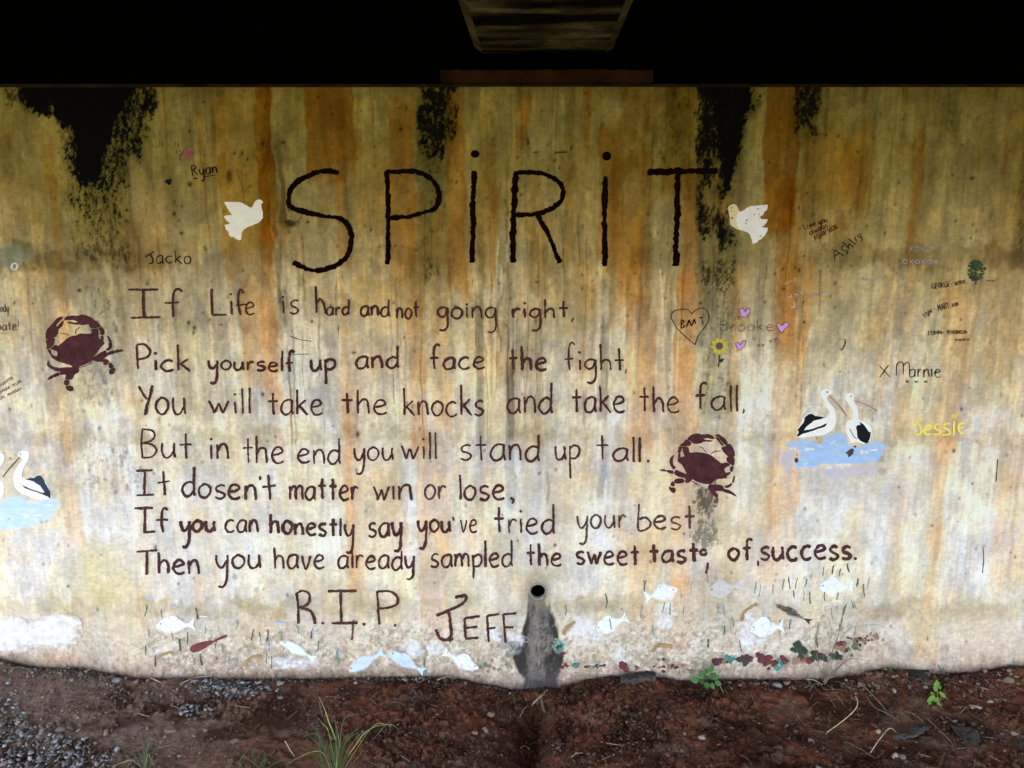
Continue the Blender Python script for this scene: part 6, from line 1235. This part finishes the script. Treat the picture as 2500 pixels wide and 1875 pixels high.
# single stones one can point at: u, v, radius px, material, squash, label
def stone(u, v, r, mat, lab, seed, wd=1.0, flat=.6, grp=None):
    x, y, z = gp(u, v); y = min(y, -.012); s = r * (2.35 + (y + .78) * .55) / FP * 1.02
    vv = rockshape(500 + seed, ICO2, flat, .10) * s; vv[:, 0] *= wd
    a = np.random.RandomState(seed).uniform(-.5, .5); ca_, sa = math.cos(a), math.sin(a)
    vv = vv @ np.array([[ca_, -sa, 0], [sa, ca_, 0], [0, 0, 1]]).T
    o = obj('stone', vv, [tuple(q) for q in ICO2[1].tolist()], mat); o.location = (x, y, z + s * flat * .38)
    tag(o, lab, 'stone', grp or 'loose stones on the soil')
for k, s_ in enumerate([
    (415, 1786, 17, m_tanst, 'tan oval stone with a dark hollow at its left, left foreground', 1.15, .62), (334, 1667, 12, m_tanst, 'whitish stone near the wall left of the grey gravel pocket', 1.0, .7), (287, 1664, 13, m_greyst, 'grey stone against the wall beside the whitish one', 1.0, .6),
    (34, 1697, 9, m_greyst, 'pale bluish stone near the left edge', .8, .7), (129, 1828, 9, m_pale, 'bright white pebble above the corner gravel', 1.0, .6), (190, 1753, 6, m_pale, 'small cream pebble on the trodden soil', .9, .6), (148, 1785, 13, m_tanst, 'brownish pebble left of centre of the trodden soil', 1.1, .6),
    (260, 1790, 12, m_tanst, 'brown stone just left of the leaning grass', 1.0, .7), (575, 1809, 11, m_tanst, 'small flat tan stone in the dark soil left of the grass', 1.1, .5), (404, 1799, 6, m_pale, 'tiny white pebble below the tan oval stone', 1.1, .5), (283, 1842, 11, m_greyst, 'grey stone near the bottom edge by the small tuft', 1.0, .6),
    (683, 1670, 10, m_greyst, 'grey wedge of stone at the right of the gravel pocket', 1.1, .6), (573, 1687, 11, m_greyst, 'largest blue grey stone of the gravel pocket', 1.0, .7), (657, 1686, 7, m_pale, 'little buff stone right of the gravel pocket', 1.0, .7), (685, 1706, 9, m_greyst, 'flat grey pebble lowest near the gravel pocket', 1.2, .5),
    (448, 1731, 10, m_greyst, 'flat grey pebble left below the gravel pocket', 1.3, .5), (868, 1669, 8, m_pale, 'small pale pebble at the wall left of the gully', .9, .7), (1160, 1797, 10, m_tanst, 'rounded brown clod left of the gully', 1.0, .8), (1185, 1787, 10, m_tanst, 'leaning brown clod touching the gully edge', .8, .9), (1200, 1750, 12, m_tanst, 'flat brown clod at the top of the gully', 1.1, .6),
    (1897, 1676, 13, m_greyst, 'angular grey stone below the red coral painting', 1.1, .7), (1920, 1670, 9, m_tanst, 'brown stone right beside the angular grey one', 1.0, .8), (1716, 1809, 9, m_pale, 'pale oval pebble on the bare red soil', 1.2, .6), (1981, 1813, 11, m_pale, 'buff stone in the dark soil below the white straw', 1.1, .7), (2186, 1844, 13, m_pale, 'white chunk near the bottom edge under the bark', 1.1, .7),
    (2144, 1786, 8, m_pale, 'small whitish stone beside the bent straw', .8, .9), (2380, 1727, 13, m_pale, 'rounded pale stone below the two pebbles on the right', 1.3, .7), (2416, 1714, 8, m_pale, 'upper right pebble of a close pair', 1.1, .7), (2458, 1665, 18, m_tanst, 'large flat tan rock near the right edge', 1.4, .5), (2463, 1638, 10, m_tanst, 'brown stone lodged at the wall near the right edge', 1.2, .7),
    (2404, 1640, 9, m_tanst, 'buff stone at the foot of the wall right of the seedlings', 1.0, .8), (2105, 1674, 11, m_pale, 'cream stone between the dry weed and the seedling', 1.0, .8), (2205, 1850, 10, m_greyst, 'pale stone half buried at the bottom right', 1.0, .6), (1999, 1873, 10, m_greyst, 'grey stone cut by the bottom edge', 1.0, .6), (2476, 1786, 10, m_tanst, 'round buff stone near the right edge above the leaves', 1.1, .7)]):
    stone(s_[0], s_[1], s_[2], s_[3], s_[4], k, s_[5], s_[6])

# straw, sticks, bark and dead leaves
m_straw = mottled('dry_straw', (.34, .26, .15), (.66, .55, .38), 40, .7, .0004); m_twig = mottled('twig_bark', (.07, .045, .03), (.17, .12, .08), 60, .9, .0008); m_root = mottled('pale_root', (.09, .065, .045), (.24, .18, .13), 60, .9, .0006)
m_grey = mottled('weathered_wood', (.018, .015, .013), (.115, .10, .09), 60, 1.0, .004, stretch=(.25, 2, 2), detail=7); m_deadleaf = mottled('dead_leaf', (.012, .010, .009), (.085, .075, .070), 45, 1.0, .002)
def tube(pts, r, name, mat, parent=None, lift=True, ns=6, r2=None):
    """pts are 3D points"""
    v, f = [], []; n = len(pts)
    for k in range(n):
        a, b_ = Vector(pts[max(0, k - 1)]), Vector(pts[min(n - 1, k + 1)]); d = (b_ - a).normalized(); s = d.cross(Vector((0, .3, 1))).normalized(); t = s.cross(d)
        rad = r + ((r2 if r2 is not None else r * .6) - r) * k / (n - 1)
        for j in range(ns):
            q = Vector(pts[k]) + (s * math.cos(j * 6.283 / ns) + t * math.sin(j * 6.283 / ns)) * rad; v.append(q[:])
    for k in range(n - 1):
        for j in range(ns): f.append((k * ns + j, k * ns + (j + 1) % ns, (k + 1) * ns + (j + 1) % ns, (k + 1) * ns + j))
    f.append(tuple(range(ns - 1, -1, -1))); f.append(tuple((n - 1) * ns + j for j in range(ns)))
    return obj(name, v, f, mat, parent, True)
def curve3(P, m=5):
    out = []; n = len(P)
    for k in range(n - 1):
        p0, p1, p2, p3 = P[max(0, k - 1)], P[k], P[k + 1], P[min(n - 1, k + 2)]
        for t in [j / m for j in range(m)]:
            out.append(tuple(0.5 * (2 * p1[i] + (p2[i] - p0[i]) * t + (2 * p0[i] - 5 * p1[i] + 4 * p2[i] - p3[i]) * t * t + (3 * p1[i] - p0[i] - 3 * p2[i] + p3[i]) * t ** 3) for i in range(3)))
    out.append(tuple(P[-1])); return out
def stick(uv, r, mat, lab, name='straw', cat='straw', h=.004, r2=None):
    P = []
    for q in uv:
        x, y, z = gp(q[0], q[1]); P.append((x, y, z + (q[2] if len(q) > 2 else h)))
    o = tube(curve3(P), r, name, mat, r2=r2); return tag(o, lab, cat)
cR = crop(1660, 1540, 2.633); cL = crop(0, 1580, 2.665); cS = crop(830, 1580, 2.665)
def cm(c, pts): return [(*c((p[0], p[1])), *p[2:]) for p in pts]
stick(cm(cR, [(1125, 455, .02), (1138, 500, .03), (1125, 550, .03), (1060, 600, .02), (945, 660)]), .0023, m_straw, 'bright curved straw lying below the dry weed')
stick(cm(cR, [(1225, 790), (1280, 720, .012), (1345, 660, .02), (1395, 668)]), .0018, m_straw, 'bent bright straw standing beside the dark bark')
stick(cm(cR, [(1140, 322), (1200, 390, .01), (1265, 460, .012), (1330, 525)]), .0042, m_root, 'thick pale dry stem slanting down from the dry weed', 'straw', 'straw')
stick(cm(cR, [(1200, 430), (1250, 510, .012), (1330, 555, .015), (1410, 582)]), .0028, m_root, 'curved pale dry stem below the thick one', 'straw', 'straw')
stick(cm(cR, [(1580, 565), (1640, 630, .01), (1745, 720)]), .003, m_twig, 'dark twig lying between bark and dead leaf', 'twig', 'twig')
stick(cm(cR, [(1665, 520), (1720, 570, .008), (1770, 600)]), .002, m_twig, 'thin dark twig under the bright green seedling', 'twig', 'twig')
stick(cm(cR, [(330, 400), (370, 460, .006), (415, 525)]), .0018, m_twig, 'thin twig below the round-leaved weed', 'twig', 'twig')
stick(cm(cR, [(225, 330), (250, 355, .01), (280, 380)]), .0016, m_straw, 'short pale straw at the foot of the round-leaved weed')
stick(cm(cR, [(1070, 720), (1150, 770, .01), (1260, 830)]), .0034, m_twig, 'brown stick half buried near the bottom edge', 'twig', 'twig')
stick(cm(cR, [(380, 805), (430, 835, .01), (460, 875)]), .003, m_twig, 'brown twig in the crack at the bottom', 'twig', 'twig')
stick(cm(cR, [(810, 320), (860, 335, .012), (915, 352)]), .0022, m_straw, 'pale straw left of the dry weed base')
stick(cm(cR, [(830, 650), (880, 655, .006), (945, 662)]), .0024, m_twig, 'dark twig end touching the bright curved straw', 'twig', 'twig')
stick(cm(cR, [(580, 805), (625, 800, .004), (665, 812)]), .003, m_twig, 'short flat twig on the crumbly soil', 'twig', 'twig')
for k, pts in enumerate([[(830, 400), (860, 375, .02), (905, 345)], [(905, 350), (925, 400, .015), (1000, 410, .02), (1080, 395)], [(820, 520), (870, 490, .015), (905, 465)], [(940, 420), (1010, 450, .02), (1060, 500)], [(960, 460), (1020, 480, .03), (1085, 470), (1100, 520)], [(900, 420, .01), (940, 460, .03), (1000, 500)], [(985, 330), (1050, 370, .02), (1110, 400), (1145, 410)], [(1090, 390), (1100, 440, .02), (1095, 480)]]):
    stick(cm(cR, pts), .0013, m_root, ['thin pale root leftmost of the tangle under the dry weed', 'long wavy root at the top of the tangle', 'root stub low on the left of the tangle', 'root arching through the middle of the tangle', 'root looping low in the tangle', 'faint root crossing the tangle diagonally', 'root running right from the weed base', 'short upright root at the right of the tangle'][k], 'root', 'root')
stick(cm(cL, [(55, 160), (90, 145, .006), (135, 130)]), .0014, m_straw, 'thin straw near the left edge at the foot of the wall')
stick(cm(cL, [(575, 148), (600, 140, .008), (640, 132)]), .0014, m_straw, 'short straw against the wall left of the pebbles')
stick(cm(cL, [(650, 135), (700, 160, .015), (800, 200), (880, 205)]), .0018, m_root, 'long dry stem along the wall at the left')
stick(cm(cL, [(960, 205), (1000, 220, .008), (1050, 238)]), .0016, m_straw, 'short straw under the red squid')
stick(cm(cL, [(1170, 250), (1220, 235, .01), (1290, 215, .012), (1420, 205, .012), (1590, 212)]), .0016, m_straw, 'long straw lying along the wall above the gravel pocket')
stick(cm(cL, [(1855, 620), (1865, 660, .02), (1890, 690, .01), (1915, 715)]), .0022, m_straw, 'pale curled straw left of the big grass tuft')
stick(cm(cS, [(635, 222), (690, 212, .012), (750, 214)]), .0028, m_straw, 'pale twig lying at the wall left of the drain stain')
stick(cm(cS, [(1800, 195), (1830, 180, .01)]), .0018, m_straw, 'short straw stub by the grey wood')
stick(cm(cS, [(1505, 722), (1540, 705, .008), (1580, 695)]), .0014, m_straw, 'thin straw at the right of the gully')
stick(cm(cS, [(1170, 485), (1200, 455, .02), (1225, 430)]), .0012, m_straw, 'fine straw in the gully')
stick(cm(cS, [(1175, 665), (1200, 658, .01), (1235, 670)]), .0012, m_straw, 'fine straw low in the gully')
def slab(uv, c, t, mat, name, lab, cat, seg=10, z0=.006, bend=0.0):
    uv = [(a[0] + (b_[0] - a[0]) * f_ + rr.uniform(-3, 3), a[1] + (b_[1] - a[1]) * f_ + rr.uniform(-3, 3)) for a, b_ in zip(uv, uv[1:] + uv[:1]) for f_ in (0, .33, .66)]
    P = [gp(*c(q)) for q in uv]; v = []; n = len(P); rz = random.Random(n)
    cx, cy = sum(p[0] for p in P) / n, sum(p[1] for p in P) / n; cz = sum(p[2] for p in P) / n + z0
    for s in (0, 1):
        for p in P: v.append((p[0] - cx, p[1] - cy, p[2] * .3 + cz * .7 - cz + s * t + rz.uniform(-.35, .35) * t + bend * abs(p[0] - cx)))
    v.append((0, 0, t * 1.15)); v.append((0, 0, -.002))
    f = [(k, (k + 1) % n, n + (k + 1) % n, n + k) for k in range(n)] + [(n + k, n + (k + 1) % n, 2 * n) for k in range(n)] + [((k + 1) % n, k, 2 * n + 1) for k in range(n)]
    o = obj(name, v, f, mat); o.location = (cx, cy, cz); return tag(o, lab, cat)
slab([(1828, 215), (1870, 212), (1930, 205), (2000, 198), (2050, 202), (2055, 225), (2000, 235), (1930, 240), (1870, 245), (1828, 240)], cS, .018, m_grey, 'wood_block', 'grey weathered piece of wood lying against the wall right of the drain', 'wood')
slab([(1365, 715), (1400, 690), (1470, 665), (1540, 640), (1575, 635), (1570, 665), (1520, 690), (1440, 718), (1390, 728)], cR, .010, m_grey, 'bark_piece', 'dark serrated strip of bark on the soil at the lower right', 'bark', bend=.12)
slab([(1740, 628), (1790, 615), (1850, 640), (1910, 680), (1925, 740), (1890, 755), (1830, 735), (1780, 690)], cR, .005, m_deadleaf, 'dead_leaf', 'large grey curled dead leaf right of the bark', 'leaf', bend=.25)
slab([(1530, 620), (1570, 600), (1610, 625), (1590, 650), (1545, 655)], cR, .004, m_deadleaf, 'dead_leaf', 'small dark dead leaf touching the bark tip', 'leaf', bend=.2)
slab([(1420, 300), (1440, 270), (1530, 265), (1600, 280), (1590, 305), (1500, 312)], cR, .006, m_deadleaf, 'dead_leaf', 'dark flat leaf in the hollow behind the seedling', 'leaf')
slab([(600, 310), (640, 290), (700, 295), (750, 320), (690, 325)], cR, .006, m_root, 'bark_piece', 'brown curl of bark at the wall under the coral painting', 'bark')
slab([(1285, 390), (1310, 385), (1330, 420), (1335, 455), (1310, 450), (1290, 420)], cS, .004, m_root, 'dead_leaf', 'pale brown dead leaf in the gully', 'leaf', bend=.2)
slab([(2140, 700), (2190, 680), (2240, 720), (2220, 770), (2160, 750)], cR, .004, m_deadleaf, 'dead_leaf', 'grey dead leaf at the right edge', 'leaf', bend=.2)

lv_, lf_ = [], []
for k in range(260):
    x, y = rr.uniform(-1.8, 1.9), -rr.uniform(.02, .75)
    if vn(np.array([x * 3.]), np.array([y * 4.]), 431)[0] < .45: continue
    z = float(soil_z(np.array([x]), np.array([y]))[0]) + .003; a = rr.uniform(0, 6.28); l_ = rr.uniform(.006, .035); w_ = rr.uniform(.0006, .0016); tz = rr.uniform(-.1, .25) * l_
    dx, dy = math.cos(a) * l_, math.sin(a) * l_; n = len(lv_)
    for q in (-1, 1):
        for sx, sy, sz_ in ((-w_, 0, 0), (0, 0, w_ * 1.6), (w_, 0, 0)): lv_.append((x + dx * q + sx * math.sin(a), y + dy * q - sx * math.cos(a), z + tz * q + sz_ + (.004 if q > 0 else 0)))
    lf_ += [(n, n + 1, n + 4, n + 3), (n + 1, n + 2, n + 5, n + 4), (n, n + 3, n + 5, n + 2)]
tag(obj('plant_litter', lv_, lf_, m_root), 'fine broken straw and rootlets littering the soil', 'litter', kind='stuff')

# ------------------------------------------------------------------ living and dry plants
def leafmat(name, c1, c2, tr=.35):
    m, nt, b = new_mat(name, .55, .35); n = noise_node(nt, 40, 4, .6)
    r = ramp(nt, n.outputs['Fac'], [(.3, c1), (.7, c2)]); nt.links.new(r.outputs[0], b.inputs['Base Color'])
    t = nnode(nt, 'ShaderNodeBsdfTranslucent'); nt.links.new(r.outputs[0], t.inputs[0]); ms = nnode(nt, 'ShaderNodeMixShader'); ms.inputs[0].default_value = tr
    out = nt.nodes['Material Output']; nt.links.new(b.outputs[0], ms.inputs[1]); nt.links.new(t.outputs[0], ms.inputs[2]); nt.links.new(ms.outputs[0], out.inputs[0]); return m
m_gr = leafmat('grass_green', (.018, .055, .010), (.055, .125, .028)); m_gr2 = leafmat('grass_yellow', (.14, .20, .05), (.34, .38, .14)); m_gr3 = leafmat('grass_dull', (.06, .08, .04), (.14, .15, .09))
m_lf = leafmat('broad_leaf', (.045, .14, .035), (.10, .26, .07)); m_lf2 = leafmat('seedling_leaf', (.10, .24, .03), (.22, .42, .07)); m_dry = leafmat('dry_weed', (.15, .13, .08), (.34, .29, .20)); m_hd = leafmat('seed_head', (.10, .14, .07), (.24, .27, .14))
def blade(P, w, mat, root, name='blade', fold=.25):
    """P world points base to tip"""
    C_ = curve3(P, 5); n = len(C_); v, f = [], []; o_ = Vector(root.location)
    for k, p in enumerate(C_):
        a, b_ = Vector(C_[max(0, k - 1)]), Vector(C_[min(n - 1, k + 1)]); d = (b_ - a).normalized(); s = d.cross(Vector((.15, 1, .1))).normalized()
        t = k / (n - 1); ww = w * .7 * (.55 + .9 * t - 1.45 * t ** 3) if t < .98 else w * .03; p = Vector(p) - o_
        up = s.cross(d) * ww * fold
        v += [(p - s * ww * .5)[:], (p + up)[:], (p + s * ww * .5)[:]]
    for k in range(n - 1):
        a = 3 * k; f += [(a, a + 1, a + 4, a + 3), (a + 1, a + 2, a + 5, a + 4)]
    return obj(name, v, f, mat, root, True)
def tuft(u, v, lab, blades, cat='grass'):
    x, y, z = gp(u, v); root = empty('grass_tuft', (x, y, z)); tag(root, lab, cat, 'grass tufts on the soil')
    for pts, w, mat in blades:
        dy = rr.uniform(-.05, .05); P = [(x + rr.uniform(-.008, .008), y + rr.uniform(-.008, .008), z - .004)]
        for k, q in enumerate(pts):
            off = -y + dy * (k + 1) / len(pts); X = plane_pt(q[0], q[1], off); P.append(X)
        blade(P, w, mat, root)
    return root
bl = [(cm(cL, [(2190, 640), (2140, 490), (2110, 400), (2072, 320)]), .0085, m_gr2), (cm(cL, [(2100, 640), (2050, 560), (1960, 590)]), .006, m_gr3), (cm(cL, [(2120, 660), (2070, 560), (2020, 500)]), .010, m_gr), (cm(cL, [(2120, 700), (2060, 620), (1990, 560)]), .007, m_gr), (cm(cL, [(2140, 560), (2100, 500), (2060, 450)]), .004, m_gr2),
      (cm(cL, [(2110, 700), (2040, 680), (1940, 720), (1840, 780)]), .005, m_gr2), (cm(cL, [(2160, 700), (2150, 640), (2165, 560)]), .012, m_gr), (cm(cL, [(2190, 760), (2180, 640), (2200, 540)]), .009, m_gr), (cm(cL, [(2100, 760), (2080, 660), (2085, 560)]), .012, m_gr), (cm(cL, [(2080, 760), (2030, 690), (1960, 650)]), .009, m_gr), (cm(cL, [(2205, 700), (2205, 600), (2185, 500)]), .005, m_gr2),
      (cm(cS, [(30, 740), (100, 640), (150, 570), (230, 515), (300, 505)]), .0065, m_gr2), (cm(cS, [(30, 720), (70, 640), (140, 560), (220, 525)]), .004, m_gr3), (cm(cS, [(200, 530), (300, 503), (350, 510), (380, 540)]), .0035, m_gr2), (cm(cS, [(300, 505), (325, 545), (298, 585)]), .003, m_gr3), (cm(cS, [(0, 640), (20, 480), (90, 440), (175, 438)]), .005, m_gr3), (cm(cS, [(20, 760), (60, 700), (120, 740)]), .007, m_gr), (cm(cS, [(10, 720), (30, 650), (40, 580)]), .006, m_gr), (cm(cS, [(-20, 700), (60, 560), (100, 590)]), .004, m_gr3)]
for k in range(3):
    a = rr.uniform(-1.2, 1.2); l_ = rr.uniform(70, 150); bl.append(([(822 + l_ * .45 * math.sin(a) * .5, 1880 - l_ * .55), (822 + l_ * math.sin(a) * .75, 1882 - l_ * rr.uniform(.75, 1.05))], rr.uniform(.005, .010), rr.choice([m_gr, m_gr, m_gr3])))
tuft(822, 1905, 'tall green grass tuft with yellow blades left of the gully, largest of the tufts', bl)
bl = [(cm(cL, [(940, 760), (935, 660), (905, 530)]), .006, m_gr3), (cm(cL, [(950, 740), (960, 650), (990, 590)]), .006, m_gr3), (cm(cL, [(935, 720), (930, 640)]), .009, m_gr), (cm(cL, [(900, 740), (850, 690), (790, 660)]), .004, m_gr3), (cm(cL, [(870, 740), (800, 750), (715, 780)]), .005, m_gr2), (cm(cL, [(920, 740), (880, 720), (830, 770)]), .003, m_dry), (cm(cL, [(960, 700), (985, 740), (1010, 786)]), .004, m_gr2), (cm(cL, [(950, 760), (955, 700), (930, 600)]), .005, m_gr), (cm(cL, [(930, 750), (900, 680), (870, 620)]), .004, m_gr3), (cm(cL, [(980, 760), (1000, 680), (1030, 640)]), .004, m_gr3)]
tuft(356, 1895, 'small dull green grass tuft at the bottom left', bl)
bl = [(cm(cL, [(1560, 760), (1590, 700), (1620, 640)]), .004, m_gr3), (cm(cL, [(1660, 740), (1690, 700), (1650, 650)]), .007, m_gr), (cm(cL, [(1650, 760), (1640, 700), (1655, 640)]), .009, m_gr), (cm(cL, [(1700, 760), (1740, 700), (1800, 730)]), .008, m_gr), (cm(cL, [(1760, 770), (1830, 740), (1910, 730)]), .007, m_gr), (cm(cL, [(1600, 770), (1570, 740), (1540, 786)]), .005, m_gr), (cm(cL, [(1720, 760), (1720, 690), (1700, 650)]), .007, m_gr), (cm(cL, [(1680, 780), (1600, 720), (1560, 700)]), .006, m_gr3)]
tuft(628, 1900, 'low spreading green grass tuft between the other two tufts', bl)
bl = [(cm(cS, [(1225, 400), (1270, 350), (1355, 270)]), .0055, m_straw), (cm(cS, [(1215, 390), (1210, 340), (1200, 318)]), .004, m_straw), (cm(cS, [(1222, 400), (1225, 340), (1222, 285)]), .0025, m_dry), (cm(cS, [(1240, 385), (1300, 330), (1340, 300)]), .003, m_straw), (cm(cS, [(1280, 380), (1282, 320), (1280, 280)]), .0025, m_dry), (cm(cS, [(1290, 360), (1270, 300), (1262, 288)]), .002, m_dry)]
tuft(1290, 1738, 'dry straw-coloured grass tuft in the gully under the drain', bl)
bl = [(cm(cS, [(1140, 370), (1130, 330), (1120, 280)]), .007, m_gr), (cm(cS, [(1142, 380), (1140, 340), (1135, 310)]), .005, m_gr)]
tuft(1256, 1727, 'single dark green grass shoot at the wall left of the dry tuft', bl)
tuft(1300, 1880, 'single grass blade across the gully at the bottom edge', [(cm(cS, [(1250, 775), (1310, 740)]), .005, m_gr)])
LEAF = [(0, 0), (.18, .34), (.45, .5), (.75, .42), (.95, .16), (1, 0)]
def leaf(base, tip, wd, mat, root, name='leaf', cup=.25, nrm=None):
    b_, t_ = Vector(base), Vector(tip); d = t_ - b_; L_ = d.length; d.normalize(); n = Vector(nrm or (0, -1, .5)); s = d.cross(n).normalized(); n = s.cross(d); o_ = Vector(root.location); v, f = [], []
    for k in range(7):
        t = k / 6; w = wd * math.sin(math.pi * min(1, t ** .8 * .98 + .01)) * .5; c_ = b_ + d * L_ * t - n * L_ * .18 * t * t * -1 - o_
        v += [(c_ - s * w + n * w * cup)[:], c_[:], (c_ + s * w + n * w * cup)[:]]
    for k in range(6): a = 3 * k; f += [(a, a + 1, a + 4, a + 3), (a + 1, a + 2, a + 5, a + 4)]
    return obj(name, v, f, mat, root, True)
def plant(u, v, off, name, lab, stems, leaves, mats, cat='plant', sr=.0012):
    X = plane_pt(u, v, off); z = float(soil_z(np.array([X[0]]), np.array([-off]))[0]); root = empty(name, (X[0], -off, z)); tag(root, lab, cat)
    for pts, r in stems:
        P = [(X[0], -off, z - .005)] + [plane_pt(q[0], q[1], off + (q[2] if len(q) > 2 else 0)) for q in pts]
        o = tube([tuple(Vector(p) - Vector(root.location)) for p in curve3(P)], r, 'stem', mats[0], root)
    for a, b_, w in leaves:
        off2 = off + rr.uniform(-.02, .03); A = plane_pt(a[0], a[1], off + .004); B = plane_pt(b_[0], b_[1], off2)
        leaf(A, B, w * PXM * .97, mats[1], root, nrm=(rr.uniform(-.5, .5), -1, rr.uniform(.1, 1)))
    return root
cmR = lambda pts: cm(cR, pts)
def lv(c, lst): return [(c(a), c(b_), w) for a, b_, w in lst]
plant(*cR((180, 370)), .07, 'round_leaved_weed', 'bushy green weed with round leaves below the coral painting', [(cmR([(175, 320), (195, 250), (207, 225)]), .0014), (cmR([(150, 330), (110, 310)]), .0012), (cmR([(200, 340), (240, 310)]), .0012)],
      lv(cR, [((125, 320), (68, 308), 19), ((150, 300), (122, 255), 17), ((160, 280), (165, 232), 17), ((200, 270), (207, 210), 13), ((210, 310), (250, 285), 15), ((225, 330), (262, 345), 15), ((170, 330), (178, 378), 16), ((200, 335), (215, 375), 14), ((185, 300), (222, 270), 15), ((150, 320), (125, 350), 15), ((175, 310), (140, 280), 14), ((215, 300), (235, 255), 10)]), (m_gr, m_lf))
plant(*cR((1372, 315)), .03, 'seedling', 'small green seedling at the wall in the dark hollow', [(cmR([(1365, 290), (1352, 250), (1352, 225)]), .001)], lv(cR, [((1358, 270), (1345, 245), 9), ((1362, 280), (1405, 290), 10), ((1365, 290), (1370, 322), 11), ((1355, 255), (1352, 215), 5), ((1370, 285), (1390, 265), 7), ((1368, 295), (1348, 305), 7)]), (m_gr, m_lf))
plant(*cR((1690, 300)), .02, 'seedling', 'thin dull seedling with narrow leaves close to the wall on the right', [(cmR([(1680, 260), (1662, 215)]), .001)], lv(cR, [((1680, 270), (1630, 262), 5), ((1685, 275), (1710, 270), 6), ((1670, 245), (1660, 212), 4), ((1688, 285), (1715, 305), 6), ((1675, 255), (1700, 240), 4)]), (m_gr3, m_gr3))
plant(*cR((1665, 420)), .205, 'seedling', 'bright yellow-green seedling nearest the right, with drooping leaves', [(cmR([(1655, 380), (1652, 320)]), .0014), (cmR([(1690, 400)]), .001)], lv(cR, [((1652, 370), (1645, 312), 15), ((1650, 390), (1625, 360), 11), ((1640, 420), (1575, 450), 14), ((1640, 430), (1655, 455), 14), ((1600, 450), (1615, 520), 10), ((1650, 450), (1678, 515), 11), ((1665, 390), (1712, 435), 9), ((1660, 370), (1690, 352), 8), ((1630, 415), (1610, 395), 9)]), (m_gr2, m_lf2))
dw = plant(*cR((930, 325)), .045, 'dry_weed', 'tall wispy dry weed with seed heads in front of the coral painting', [(cmR([(940, 250), (985, 120, -.01), (1015, 40, -.01), (1035, -50, -.02)]), .0019), (cmR([(925, 240), (918, 140), (912, 100)]), .0012), (cmR([(935, 280), (950, 200), (965, 90), (975, 0), (950, -90, .01)]), .0013), (cmR([(960, 290), (1020, 240), (1080, 185), (1130, 180), (1190, 188)]), .0018), (cmR([(950, 290), (1000, 250), (1060, 190), (1100, 120), (1120, 60)]), .0015), (cmR([(1005, 60), (1060, 10), (1130, -30), (1260, -40), (1330, -20)]), .0009), (cmR([(1030, 60), (1080, 0), (1120, -60)]), .0009), (cmR([(870, 110), (880, 0), (900, -60)]), .0010), (cmR([(960, 300), (990, 285), (1010, 280)]), .0016)],
      lv(cR, [((1035, -30), (1045, -110), 5), ((1045, -90), (1062, -170), 6), ((1050, -120), (1070, -185), 5), ((1030, 0), (1020, -60), 4), ((1100, 110), (1140, 70), 9), ((1110, 120), (1160, 100), 9), ((1090, 130), (1070, 90), 8), ((1120, 90), (1110, 50), 8), ((1110, 150), (1090, 170), 8), ((1130, 110), (1165, 130), 6), ((870, 60), (880, 110), 4), ((940, 310), (1015, 280), 4)]), (m_dry, m_hd))
